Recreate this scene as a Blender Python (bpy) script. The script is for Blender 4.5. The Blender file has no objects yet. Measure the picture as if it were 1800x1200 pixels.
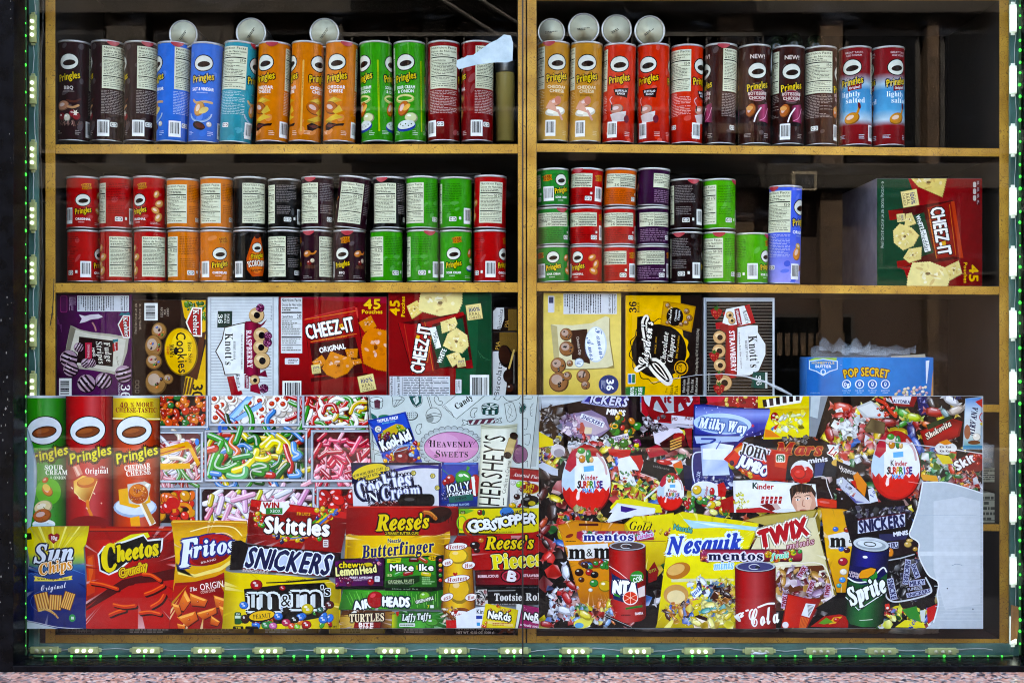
import bpy, bmesh, math, random
import numpy as np
from mathutils import Vector, Matrix, Euler
C = bpy.context.scene
COL = C.collection
R_ = math.radians
# ---------------------------------------------------------------- camera, sky, sun, exposure
S, D, ZC = 0.00136, 2.8, 1.45            # metres per photo pixel on the glass, camera distance, eye height
cam = bpy.data.objects.new('camera', bpy.data.cameras.new('camera'))
COL.objects.link(cam)
cam.location = (0, -D, ZC)
cam.rotation_euler = (R_(90), 0, 0)
cam.data.sensor_width = 36
cam.data.lens = 36 * D / (1800 * S)
cam.data.clip_start = 0.05
cam.data.clip_end = 500
C.camera = cam
world = bpy.data.worlds.new('World')
C.world = world
world.use_nodes = True
wn = world.node_tree.nodes
sky = wn.new('ShaderNodeTexSky')
sky.sky_type = 'NISHITA'
sky.sun_disc = False
sky.sun_elevation = R_(52)
sky.sun_rotation = R_(-15)
sky.air_density = 0.4
sky.dust_density = 4.0
sky.ozone_density = 0.0
world.node_tree.links.new(sky.outputs[0], wn['Background'].inputs[0])
wn['Background'].inputs[1].default_value = 0.15
sun = bpy.data.objects.new('sun', bpy.data.lights.new('sun', 'SUN'))
COL.objects.link(sun)
sun.data.energy = 2.0
sun.data.angle = R_(0.5)
sun.data.color = (1.0, 0.94, 0.84)
sun.rotation_euler = (R_(-38), 0, R_(15))
C.view_settings.view_transform = 'Standard'
C.view_settings.look = 'None'
C.view_settings.gamma = 1
C.view_settings.exposure = 5.05
C.view_settings.use_white_balance = True
C.view_settings.white_balance_temperature = 7700
C.view_settings.white_balance_tint = 8
C.render.engine = 'CYCLES'
C.cycles.max_bounces = 8
C.cycles.transparent_max_bounces = 16
C.cycles.caustics_reflective = False
C.cycles.caustics_refractive = False
C.cycles.sample_clamp_indirect = 4
C.cycles.use_denoising = True
C.cycles.denoiser = 'OPENIMAGEDENOISE'
C.cycles.denoising_input_passes = 'RGB_ALBEDO_NORMAL'
C.cycles.denoising_prefilter = 'NONE'
C.cycles.filter_width = 1.1

# ---------------------------------------------------------------- helpers
def sc_(y):
    return S * (D + y) / D
def W(px, py, y):                         # a point of the photograph at depth y behind the glass
    k = sc_(y)
    return Vector(((px - 900) * k, y, ZC + (600 - py) * k))
def lin(c):
    if isinstance(c, (tuple, list)):
        return tuple(c)
    if len(c) == 3:
        c = ''.join(q * 2 for q in c)
    o = []
    for i in (0, 2, 4):
        v = int(c[i:i + 2], 16) / 255
        o.append(v / 12.92 if v <= 0.04045 else ((v + 0.055) / 1.055) ** 2.4)
    return tuple(o)
def mix(a, b, t):
    a, b = lin(a), lin(b)
    return tuple(p + (q - p) * t for p, q in zip(a, b))
def mat(name, col=(0.5, 0.5, 0.5), rough=0.5, metal=0.0, emit=None, es=1.0, spec=0.5):
    m = bpy.data.materials.new(name)
    m.use_nodes = True
    b = m.node_tree.nodes['Principled BSDF']
    b.inputs['Base Color'].default_value = (*lin(col), 1)
    b.inputs['Roughness'].default_value = rough
    b.inputs['Metallic'].default_value = metal
    b.inputs['Specular IOR Level'].default_value = spec
    if emit:
        b.inputs['Emission Color'].default_value = (*lin(emit), 1)
        b.inputs['Emission Strength'].default_value = es
    return m
def nd(m, t, **k):
    n = m.node_tree.nodes.new(t)
    for a, v in k.items():
        setattr(n, a, v)
    return n
def lk(m, a, b):
    m.node_tree.links.new(a, b)
def noisy(m, scale, c1, c2, detail=4, lo=0.35, hi=0.65, bump=0.0, vec=(1, 1, 1), coord='Object'):
    b = m.node_tree.nodes['Principled BSDF']
    tc = nd(m, 'ShaderNodeTexCoord')
    mp = nd(m, 'ShaderNodeMapping')
    mp.inputs['Scale'].default_value = vec
    n = nd(m, 'ShaderNodeTexNoise')
    n.inputs['Scale'].default_value = scale
    n.inputs['Detail'].default_value = detail
    r = nd(m, 'ShaderNodeValToRGB')
    r.color_ramp.elements[0].position = lo
    r.color_ramp.elements[1].position = hi
    r.color_ramp.elements[0].color = (*lin(c1), 1)
    r.color_ramp.elements[1].color = (*lin(c2), 1)
    lk(m, tc.outputs[coord], mp.inputs[0]); lk(m, mp.outputs[0], n.inputs['Vector'])
    lk(m, n.outputs[0], r.inputs[0]); lk(m, r.outputs[0], b.inputs['Base Color'])
    if bump:
        bp = nd(m, 'ShaderNodeBump')
        bp.inputs['Strength'].default_value = bump
        bp.inputs['Distance'].default_value = 0.004
        lk(m, n.outputs[0], bp.inputs['Height']); lk(m, bp.outputs[0], b.inputs['Normal'])
    return m
def empty(name, loc=(0, 0, 0), label=None, cat=None, group=None):
    o = bpy.data.objects.new(name, None)
    COL.objects.link(o)
    o.location = loc
    o.empty_display_size = 0.05
    tag(o, label, cat, group)
    return o
def tag(o, label=None, cat=None, group=None, kind=None):
    if label: o['label'] = label
    if cat: o['category'] = cat
    if group: o['group'] = group
    if kind: o['kind'] = kind
    return o
def link(name, me, m=None, parent=None):
    o = bpy.data.objects.new(name, me)
    COL.objects.link(o)
    if m is not None and not me.materials:
        me.materials.append(m)
    if parent is not None:
        o.parent = parent
        o.matrix_parent_inverse = Matrix.Translation(-parent.location) if parent.rotation_euler[:] == (0, 0, 0) else parent.matrix_world.inverted()
    return o
class MB:                                  # collects shapes into ONE mesh, in world coordinates
    def __init__(s):
        s.bm = bmesh.new()
    def box(s, x0, x1, y0, y1, z0, z1, bev=0.0):
        g = bmesh.ops.create_cube(s.bm, size=1)['verts']
        for v in g:
            v.co = Vector((x0 + (v.co.x + .5) * (x1 - x0), y0 + (v.co.y + .5) * (y1 - y0), z0 + (v.co.z + .5) * (z1 - z0)))
        if bev:
            es = list({e for v in g for e in v.link_edges})
            bmesh.ops.bevel(s.bm, geom=es, offset=bev, segments=2, affect='EDGES', profile=0.5)
        return s
    def hexa(s, pts):                      # 8 points: front quad then back quad, same order
        v = [s.bm.verts.new(p) for p in pts]
        for f in ((0, 1, 2, 3), (7, 6, 5, 4), (0, 4, 5, 1), (1, 5, 6, 2), (2, 6, 7, 3), (3, 7, 4, 0)):
            s.bm.faces.new([v[i] for i in f])
        return s
    def board(s, x0, y0a, x1, y0b, h, d0, d1, bev=0.0012):   # a board seen as a strip of the photo, from depth d0 to d1
        k = sc_(d0)
        a, b = W(x0, y0a, d0), W(x1, y0b, d0)
        p = [a, b, b - Vector((0, 0, h * k)), a - Vector((0, 0, h * k))]
        dy = Vector((0, d1 - d0, 0))
        s.hexa(p + [q + dy for q in p])
        if bev:
            bmesh.ops.bevel(s.bm, geom=list(s.bm.edges), offset=bev, segments=2, affect='EDGES')
        return s
    def tube(s, pts, r, n=8, closed=False):
        pts = [Vector(p) for p in pts]
        rings = []
        for i, p in enumerate(pts):
            t = (pts[min(i + 1, len(pts) - 1)] - pts[max(i - 1, 0)]).normalized()
            u = t.cross(Vector((0, 1, 0.013)))
            if u.length < 1e-3: u = t.cross(Vector((1, 0, 0)))
            u.normalize(); w = t.cross(u)
            rr = r[i] if isinstance(r, (list, tuple)) else r
            rings.append([s.bm.verts.new(p + rr * (math.cos(2 * math.pi * j / n) * u + math.sin(2 * math.pi * j / n) * w)) for j in range(n)])
        for a, b in zip(rings, rings[1:]):
            for j in range(n):
                s.bm.faces.new((a[j], a[(j + 1) % n], b[(j + 1) % n], b[j]))
        s.bm.faces.new(rings[0][::-1]); s.bm.faces.new(rings[-1])
        return s
    def lathe(s, prof, n=36, m=None, cap=True):
        rings = []
        for r, z in prof:
            rings.append([s.bm.verts.new(Vector((r * math.sin(2 * math.pi * j / n), -r * math.cos(2 * math.pi * j / n), z))) for j in range(n)])
        for a, b in zip(rings, rings[1:]):
            for j in range(n):
                s.bm.faces.new((a[j], a[(j + 1) % n], b[(j + 1) % n], b[j]))
        if cap:
            s.bm.faces.new(rings[0][::-1]); s.bm.faces.new(rings[-1])
        if m is not None:
            s.bm.transform(m)
        return s
    def poly(s, pts, y0, y1):              # outline given as world points, extruded in depth
        a = [s.bm.verts.new((p[0], y0, p[2])) for p in pts]
        b = [s.bm.verts.new((p[0], y1, p[2])) for p in pts]
        s.bm.faces.new(a); s.bm.faces.new(b[::-1])
        for i in range(len(pts)):
            j = (i + 1) % len(pts)
            s.bm.faces.new((a[j], a[i], b[i], b[j]))
        return s
    def mesh(s, name, smooth=False):
        bmesh.ops.recalc_face_normals(s.bm, faces=s.bm.faces)
        me = bpy.data.meshes.new(name)
        s.bm.to_mesh(me); s.bm.free()
        if smooth:
            for p in me.polygons: p.use_smooth = True
        return me
    def build(s, name, m, parent=None, smooth=False):
        return link(name, s.mesh(name, smooth), m, parent)

# ---------------------------------------------------------------- printing: flat coloured shapes laid on each other
_cu = bpy.data.curves.new('glyphs', 'FONT')
_go = bpy.data.objects.new('glyphs', _cu)
_gc = {}
FB = {'S': (0x1D400, 0x1D41A, 0x1D7CE), 'I': (0x1D468, 0x1D482, 0x1D7CE), 'C': (0x1D4D0, 0x1D4EA, 0x1D7CE)}
def glyph(ch, off, f):
    k = (ch, off, f)
    if k in _gc: return _gc[k]
    c = ch
    if f in FB:
        A, a, d = FB[f]
        if 'A' <= ch <= 'Z': c = chr(A + ord(ch) - 65)
        elif 'a' <= ch <= 'z': c = chr(a + ord(ch) - 97)
        elif '0' <= ch <= '9': c = chr(d + ord(ch) - 48)
    _cu.body = c
    _cu.offset = off
    _cu.resolution_u = 2
    me = _go.to_mesh()
    v = [(p.co.x, p.co.y) for p in me.vertices]
    t = [tuple(p.vertices) for p in me.polygons]
    _go.to_mesh_clear()
    _gc[k] = (v, t)
    return _gc[k]
def adv(ch, f):
    if ch == ' ': return 0.3
    v, t = glyph(ch, 0.0, f)
    return (max(p[0] for p in v) if v else 0.3) + 0.07
LS = 0.000012                               # one layer of print
class Art:
    def __init__(s, x0, y0, x1, y1, cell=3.0):
        s.b = (x0, y0, x1, y1); s.cell = cell
        s.V = []; s.F = []; s.K = []
        s.g = np.zeros((int((y1 - y0) / cell) + 3, int((x1 - x0) / cell) + 3), np.float64)
        s.z = (0, 0, 1.0); s.tf = None
    def Z(s, ox=0, oy=0, k=1.0):
        s.z = (ox, oy, k); s.tf = None
        return s
    def T(s, cx=None, cy=0, rot=0, sx=1.0, sy=None):   # local frame, in current units
        if cx is None: s.tf = None
        else: s.tf = (cx, cy, math.cos(R_(rot)), math.sin(R_(rot)), sx, sx if sy is None else sy)
        return s
    def q(s, p):
        x, y = p
        if s.tf:
            cx, cy, c, n, sx, sy = s.tf
            x, y = x * sx, y * sy
            x, y = cx + x * c + y * n, cy - x * n + y * c
        return (s.z[0] + x / s.z[2], s.z[1] + y / s.z[2])
    def lev(s, pts, n=0.0):
        x0, y0 = s.b[0], s.b[1]
        xs = [p[0] for p in pts]; ys = [p[1] for p in pts]
        H, Wd = s.g.shape
        i0 = min(max(int((min(ys) - y0) / s.cell), 0), H - 1); i1 = min(max(int((max(ys) - y0) / s.cell), 0), H - 1)
        j0 = min(max(int((min(xs) - x0) / s.cell), 0), Wd - 1); j1 = min(max(int((max(xs) - x0) / s.cell), 0), Wd - 1)
        w = s.g[i0:i1 + 1, j0:j1 + 1]
        l = float(w.max()) + 1
        w[...] = l + n
        return l
    def raw(s, pts, faces, col, l):
        n = len(s.V)
        if isinstance(col, list): cs = [lin(c) for c in col]
        else: cs = [lin(col)] * len(pts)
        s.V += [(p[0], p[1], l) for p in pts]
        for f in faces:
            s.F.append(tuple(n + i for i in f)); s.K.append([cs[i] for i in f])
    def pp(s, col, pts):
        P = [s.q(p) for p in pts]
        s.raw(P, [tuple(range(len(P)))], col, s.lev(P))
    def p(s, col, *a):
        s.pp(col, [(a[i], a[i + 1]) for i in range(0, len(a), 2)])
    def r(s, col, x0, y0, x1, y1, rot=0):
        pts = [(x0, y0), (x1, y0), (x1, y1), (x0, y1)]
        s.pp(col, s.rt(pts, (x0 + x1) / 2, (y0 + y1) / 2, rot))
    def rr(s, col, x0, y0, x1, y1, rad, rot=0):
        pts = []
        for cx, cy, a in ((x1 - rad, y0 + rad, -90), (x1 - rad, y1 - rad, 0), (x0 + rad, y1 - rad, 90), (x0 + rad, y0 + rad, 180)):
            for j in range(5):
                t = R_(a + 22.5 * j)
                pts.append((cx + rad * math.cos(t), cy + rad * math.sin(t)))
        s.pp(col, s.rt(pts, (x0 + x1) / 2, (y0 + y1) / 2, rot))
    @staticmethod
    def rt(pts, cx, cy, rot):
        if not rot: return pts
        c, n = math.cos(R_(rot)), math.sin(R_(rot))
        return [(cx + (x - cx) * c + (y - cy) * n, cy - (x - cx) * n + (y - cy) * c) for x, y in pts]
    def e(s, col, cx, cy, rx, ry=None, rot=0, n=20):
        ry = rx if ry is None else ry
        s.pp(col, s.rt([(cx + rx * math.cos(2 * math.pi * i / n), cy + ry * math.sin(2 * math.pi * i / n)) for i in range(n)], cx, cy, rot))
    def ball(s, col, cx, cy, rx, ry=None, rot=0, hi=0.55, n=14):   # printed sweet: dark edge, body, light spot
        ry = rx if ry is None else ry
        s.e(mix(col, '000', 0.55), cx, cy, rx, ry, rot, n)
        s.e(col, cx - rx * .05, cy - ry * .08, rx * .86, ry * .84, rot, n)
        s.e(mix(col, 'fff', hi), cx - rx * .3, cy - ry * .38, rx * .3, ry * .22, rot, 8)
    def star(s, col, cx, cy, r1, r2, n, rot=0):
        s.pp(col, [(cx + (r1, r2)[i % 2] * math.cos(math.pi * i / n + R_(rot)), cy + (r1, r2)[i % 2] * math.sin(math.pi * i / n + R_(rot))) for i in range(2 * n)])
    def l(s, col, w, *a, cap=True):
        pts = [(a[i], a[i + 1]) for i in range(0, len(a), 2)]
        L, Rr = [], []
        for i, p in enumerate(pts):
            q, o = pts[min(i + 1, len(pts) - 1)], pts[max(i - 1, 0)]
            dx, dy = q[0] - o[0], q[1] - o[1]
            m = math.hypot(dx, dy) or 1
            nx, ny = -dy / m * w / 2, dx / m * w / 2
            L.append((p[0] + nx, p[1] + ny)); Rr.append((p[0] - nx, p[1] - ny))
        c1 = c2 = []
        if cap:
            def arc(p, a0): return [(p[0] + w / 2 * math.cos(a0 + t), p[1] + w / 2 * math.sin(a0 + t)) for t in (-.8, 0, .8)]
            a1 = math.atan2(pts[-1][1] - pts[-2][1], pts[-1][0] - pts[-2][0])
            a0 = math.atan2(pts[0][1] - pts[1][1], pts[0][0] - pts[1][0])
            c1 = arc(pts[-1], a1)[::-1]; c2 = arc(pts[0], a0)[::-1]
        ring = L + c1 + Rr[::-1] + c2
        n = len(pts); P = [s.q(p) for p in ring]
        f = [(i, i + 1, len(L) + len(c1) + n - 2 - i, len(L) + len(c1) + n - 1 - i) for i in range(n - 1)]
        if cap:
            f += [(n - 1,) + tuple(n + j for j in range(3)) + (n + 3,), (2 * n + 2,) + tuple(2 * n + 3 + j for j in range(3)) + (0,)]
        s.raw(P, f, col, s.lev(P))
    def sp(s, col, w, *a, n=5, cap=True):  # smooth stroke through points
        pts = [(a[i], a[i + 1]) for i in range(0, len(a), 2)]
        o = []
        for i in range(len(pts) - 1):
            p0, p1, p2, p3 = pts[max(i - 1, 0)], pts[i], pts[i + 1], pts[min(i + 2, len(pts) - 1)]
            for j in range(n):
                t = j / n
                o.append(tuple(.5 * (2 * p1[k] + (p2[k] - p0[k]) * t + (2 * p0[k] - 5 * p1[k] + 4 * p2[k] - p3[k]) * t * t + (3 * p1[k] - p0[k] - 3 * p2[k] + p3[k]) * t ** 3) for k in (0, 1)))
        o.append(pts[-1])
        s.l(col, w, *[c for p in o for c in p], cap=cap)
    def ring(s, col, cx, cy, rx, ry, w, a0=0, a1=360, rot=0, n=24):
        pts = s.rt([(cx + rx * math.cos(R_(a0 + (a1 - a0) * i / n)), cy + ry * math.sin(R_(a0 + (a1 - a0) * i / n))) for i in range(n + 1)], cx, cy, rot)
        s.l(col, w, *[c for p in pts for c in p], cap=False)
    def grad(s, stops, pts, ax=0):         # convex outline printed as a run of colours along x (0) or y (1)
        lo, hi = min(p[ax] for p in pts), max(p[ax] for p in pts)
        st = [(lo + t * (hi - lo), lin(c)) for t, c in stops]
        P0 = [s.q(p) for p in pts]; l = s.lev(P0)
        def clip(P, v, keep):
            o = []
            for i in range(len(P)):
                a, b = P[i], P[(i + 1) % len(P)]
                ia, ib = (a[ax] - v) * keep >= 0, (b[ax] - v) * keep >= 0
                if ia: o.append(a)
                if ia != ib:
                    t = (v - a[ax]) / (b[ax] - a[ax])
                    o.append((a[0] + (b[0] - a[0]) * t, a[1] + (b[1] - a[1]) * t))
            return o
        for (v0, c0), (v1, c1) in zip(st, st[1:]):
            if v1 - v0 < 1e-6: continue
            P = clip(pts, v0, 1)
            if len(P) > 2: P = clip(P, v1, -1)
            if len(P) < 3: continue
            cs = [tuple(a + (b - a) * min(max((p[ax] - v0) / (v1 - v0), 0), 1) for a, b in zip(c0, c1)) for p in P]
            s.raw([s.q(p) for p in P], [tuple(range(len(P)))], cs, l)
    def t(s, txt, x, y, h, col, w=None, rot=0, b=0.015, f='', o=(), sh=0, arc=0, al=0, jit=0, sp=0, fit=None, off=False):
        sc = h / 0.69
        a = [adv(c, f) + sp for c in txt]
        tot = sum(a) - 0.07
        xs = w / (tot * sc) if w else 1.0
        if fit and tot * sc > fit: xs = fit / (tot * sc)
        pos, cur = [], 0
        for q in a:
            pos.append(cur); cur += q
        x0 = {0: -tot / 2, -1: 0, 1: -tot}[al]
        c_, n_ = math.cos(R_(rot)), math.sin(R_(rot))
        rng = random.Random(len(txt) * 7 + int(x))
        jj = [(rng.uniform(-jit, jit), rng.uniform(-jit, jit) * 12) for _ in txt]
        fb = f in FB
        ob = 0.0                               # weight comes from copies laid a little apart
        ex = b * sc * (.4 if fb else .55) if b > .02 and b * sc / s.z[2] > .1 else 0.0
        for colr, gr in list(o) + [(col, None)]:
            fill = gr is None
            d = ex if fill else gr + ex
            if fill: cp = [(0, 0)] if d <= 0 else [(0, 0), (d, 0), (-d, 0), (0, d), (0, -d)]
            else:
                m_ = 6 if off else 8
                cp = [(d * math.cos(.3 + k * 6.2832 / m_), d * math.sin(.3 + k * 6.2832 / m_)) for k in range(m_)] + [(0, 0)]
            polys = []
            for i, ch in enumerate(txt):
                if ch == ' ': continue
                v, tr = glyph(ch, ob, f)
                P = []
                for gx, gy in v:
                    lx = (x0 + pos[i] + gx) * sc * xs; ly = (gy - 0.345) * sc
                    if jit:
                        ly += jj[i][0] * h; m = (x0 + pos[i] + .3) * sc * xs
                        ca, sa = math.cos(R_(jj[i][1])), math.sin(R_(jj[i][1]))
                        lx, ly = m + (lx - m) * ca - ly * sa, (lx - m) * sa + ly * ca
                    lx += ly * sh
                    if arc:
                        rad = (tot * sc * xs) / R_(abs(arc)) ; th = lx / rad
                        if arc > 0: lx, ly = (rad + ly) * math.sin(th), (rad + ly) * math.cos(th) - rad
                        else: lx, ly = (rad - ly) * math.sin(th), rad - (rad - ly) * math.cos(th)
                    P.append((x + lx * c_ - ly * n_, y - lx * n_ - ly * c_))
                for ddx, ddy in cp:
                    polys.append(([s.q((u + ddx, w_ + ddy)) for u, w_ in P], tr))
            if not polys: continue
            n = len(cp)
            l = s.lev([p for P, _ in polys for p in P], n * .25 + .5 if n > 1 else .7)
            for i, (P, tr) in enumerate(polys):
                s.raw(P, tr, colr, l + ((i % 3) * 0.3 if n == 1 else (i % n) * .25 + ((i // n) % 2) * .125))
    def bars(s, x0, y0, x1, y1, rot=0, seed=1, bg='e8e8e2'):       # barcode
        s.r(bg, x0, y0, x1, y1)
        rng = random.Random(seed)
        m = 0.12
        if not rot:
            x = x0 + (x1 - x0) * m; u = (x1 - x0) / 42; ya, yb = y0 + (y1 - y0) * .1, y1 - (y1 - y0) * .2
            while x < x1 - (x1 - x0) * m:
                w = u * rng.choice((1, 1, 2, 3)); s.r('16161c', x, ya, min(x + w, x1 - (x1 - x0) * .08), yb); x += w + u * rng.choice((1, 1, 2))
        else:
            y = y0 + (y1 - y0) * m; u = (y1 - y0) / 42; xa, xb = x0 + (x1 - x0) * .1, x1 - (x1 - x0) * .2
            while y < y1 - (y1 - y0) * m:
                w = u * rng.choice((1, 1, 2, 3)); s.r('16161c', xa, y, xb, min(y + w, y1 - (y1 - y0) * .08)); y += w + u * rng.choice((1, 1, 2))
    def fine(s, col, x0, y0, x1, y1, n, seed=1, fill=.55, ax=0):   # lines of print too small to read
        rng = random.Random(seed)
        for i in range(n):
            t = (i + .22) / n; u = (i + .22 + fill) / n; e = rng.choice((1, 1, 1, .8, .55))
            if ax == 0:
                x = x0
                while x < x0 + (x1 - x0) * e - (x1 - x0) * .03:
                    w = (x1 - x0) * rng.uniform(.04, .16)
                    s.r(col, x, y0 + t * (y1 - y0), min(x + w, x1), y0 + u * (y1 - y0)); x += w + (x1 - x0) * .025
            else:
                y = y0
                while y < y0 + (y1 - y0) * e - (y1 - y0) * .03:
                    w = (y1 - y0) * rng.uniform(.04, .16)
                    s.r(col, x0 + t * (x1 - x0), y, x0 + u * (x1 - x0), min(y + w, y1)); y += w + (y1 - y0) * .025
    def mesh(s, name, fn, cuts=None, clip=True, normal=None):
        me = bpy.data.meshes.new(name)
        me.from_pydata([(v[0], v[1], v[2]) for v in s.V], [], s.F)
        at = me.color_attributes.new('Col', 'FLOAT_COLOR', 'CORNER')
        at.data.foreach_set('color', np.array([(*c, 1) for k in s.K for c in k], np.float32).ravel())
        if clip or cuts:
            bm = bmesh.new(); bm.from_mesh(me); bm.normal_update()
            bmesh.ops.reverse_faces(bm, faces=[f for f in bm.faces if f.normal.z > 0])
            x0, y0, x1, y1 = s.b
            def bis(co, no, cl):
                bmesh.ops.bisect_plane(bm, geom=bm.verts[:] + bm.edges[:] + bm.faces[:], dist=1e-5, plane_co=co, plane_no=no, clear_outer=cl)
            if clip:
                bis((x1, 0, 0), (1, 0, 0), True); bis((x0, 0, 0), (-1, 0, 0), True)
                bis((0, y1, 0), (0, 1, 0), True); bis((0, y0, 0), (0, -1, 0), True)
            for c in cuts or ():
                bis((c, 0, 0), (1, 0, 0), False)
            bm.to_mesh(me); bm.free()
        co = np.empty(len(me.vertices) * 3, np.float32)
        me.vertices.foreach_get('co', co)
        co = co.reshape(-1, 3)
        me.vertices.foreach_set('co', np.asarray(fn(co[:, 0].astype(float), co[:, 1].astype(float), co[:, 2].astype(float)), np.float32).T.ravel())
        me.update()
        if normal is not None:
            for p in me.polygons: p.use_smooth = True
            n = np.empty(len(me.vertices) * 3, np.float32); me.vertices.foreach_get('co', n)
            me.normals_split_custom_set_from_vertices([tuple(v) for v in normal(n.reshape(-1, 3))])
        return me
    def flat(s, name, y, m, parent=None):  # print lying on an upright surface at depth y
        k = sc_(y)
        me = s.mesh(name, lambda X, Y, L: ((X - 900) * k, y - 0.0003 - L * LS, ZC + (600 - Y) * k))
        return link(name, me, m, parent)
def printed(name, rough, spec=0.5, var=0.10, bump=0.0):
    m = mat(name, 'fff', rough, spec=spec)
    b = m.node_tree.nodes['Principled BSDF']
    a = nd(m, 'ShaderNodeAttribute', attribute_name='Col')
    n = nd(m, 'ShaderNodeTexNoise'); n.inputs['Scale'].default_value = 60; n.inputs['Detail'].default_value = 6
    tc = nd(m, 'ShaderNodeTexCoord')
    mr = nd(m, 'ShaderNodeMapRange')
    mr.inputs['From Min'].default_value = .3; mr.inputs['From Max'].default_value = .7
    mr.inputs['To Min'].default_value = 1 - var * 1.6; mr.inputs['To Max'].default_value = 1.0
    mx = nd(m, 'ShaderNodeMix', data_type='RGBA', blend_type='MULTIPLY'); mx.inputs[0].default_value = 1
    lk(m, tc.outputs['Object'], n.inputs['Vector'])
    ga = nd(m, 'ShaderNodeGamma'); ga.inputs[1].default_value = 1.22       # dense inks
    lk(m, a.outputs['Color'], ga.inputs[0])
    lk(m, n.outputs[0], mr.inputs[0]); lk(m, ga.outputs[0], mx.inputs[6]); lk(m, mr.outputs[0], mx.inputs[7])
    lk(m, mx.outputs[2], b.inputs['Base Color'])
    if bump:
        bp = nd(m, 'ShaderNodeBump'); bp.inputs['Strength'].default_value = bump; bp.inputs['Distance'].default_value = .002
        n2 = nd(m, 'ShaderNodeTexNoise'); n2.inputs['Scale'].default_value = 9
        lk(m, tc.outputs['Object'], n2.inputs['Vector'])
        lk(m, n2.outputs[0], bp.inputs['Height']); lk(m, bp.outputs[0], b.inputs['Normal'])
    return m
# ---------------------------------------------------------------- materials of the setting
def edge_wood():
    m = mat('patterned_wood_edge', 'c4932f', 0.42)
    b = m.node_tree.nodes['Principled BSDF']
    tc = nd(m, 'ShaderNodeTexCoord')
    mp = nd(m, 'ShaderNodeMapping'); mp.inputs['Scale'].default_value = (44, 44, 44)
    lk(m, tc.outputs['Object'], mp.inputs[0])
    dn = nd(m, 'ShaderNodeTexNoise'); dn.inputs['Scale'].default_value = 1.1; dn.inputs['Detail'].default_value = 1
    lk(m, mp.outputs[0], dn.inputs['Vector'])
    mul = nd(m, 'ShaderNodeMath', operation='MULTIPLY'); mul.inputs[1].default_value = 7
    fr = nd(m, 'ShaderNodeMath', operation='PINGPONG'); fr.inputs[1].default_value = 0.5
    lt = nd(m, 'ShaderNodeMapRange'); lt.inputs['From Min'].default_value = 0.02; lt.inputs['From Max'].default_value = 0.07
    lk(m, dn.outputs[0], mul.inputs[0]); lk(m, mul.outputs[0], fr.inputs[0]); lk(m, fr.outputs[0], lt.inputs[0])
    gn = nd(m, 'ShaderNodeTexNoise'); gn.inputs['Scale'].default_value = 14; gn.inputs['Detail'].default_value = 5
    lk(m, tc.outputs['Object'], gn.inputs['Vector'])
    r = nd(m, 'ShaderNodeValToRGB')
    r.color_ramp.elements[0].position = .3; r.color_ramp.elements[1].position = .7
    r.color_ramp.elements[0].color = (*lin('a5711a'), 1); r.color_ramp.elements[1].color = (*lin('d3a03a'), 1)
    lk(m, gn.outputs[0], r.inputs[0])
    mx = nd(m, 'ShaderNodeMix', data_type='RGBA'); mx.inputs[6].default_value = (*lin('7d561c'), 1)
    lk(m, lt.outputs[0], mx.inputs[0]); lk(m, r.outputs[0], mx.inputs[7]); lk(m, mx.outputs[2], b.inputs['Base Color'])
    return m
def granite():
    m = mat('pink_granite', 'b08078', 0.28)
    b = m.node_tree.nodes['Principled BSDF']
    tc = nd(m, 'ShaderNodeTexCoord')
    v = nd(m, 'ShaderNodeTexVoronoi'); v.inputs['Scale'].default_value = 135
    w = nd(m, 'ShaderNodeSeparateColor')
    lk(m, tc.outputs['Object'], v.inputs['Vector']); lk(m, v.outputs['Color'], w.inputs[0])
    r = nd(m, 'ShaderNodeValToRGB'); cr = r.color_ramp; cr.interpolation = 'CONSTANT'
    cr.elements[0].color = (*lin('26242b'), 1); cr.elements[1].color = (*lin('8f6c62'), 1); cr.elements[1].position = .13
    for p, c in ((.36, 'a5887e'), (.55, '6e6c70'), (.7, '96705f'), (.84, 'a39890'), (.94, '3f3d43')):
        e = cr.elements.new(p); e.color = (*lin(c), 1)
    lk(m, w.outputs[0], r.inputs[0]); lk(m, r.outputs[0], b.inputs['Base Color'])
    return m
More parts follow.
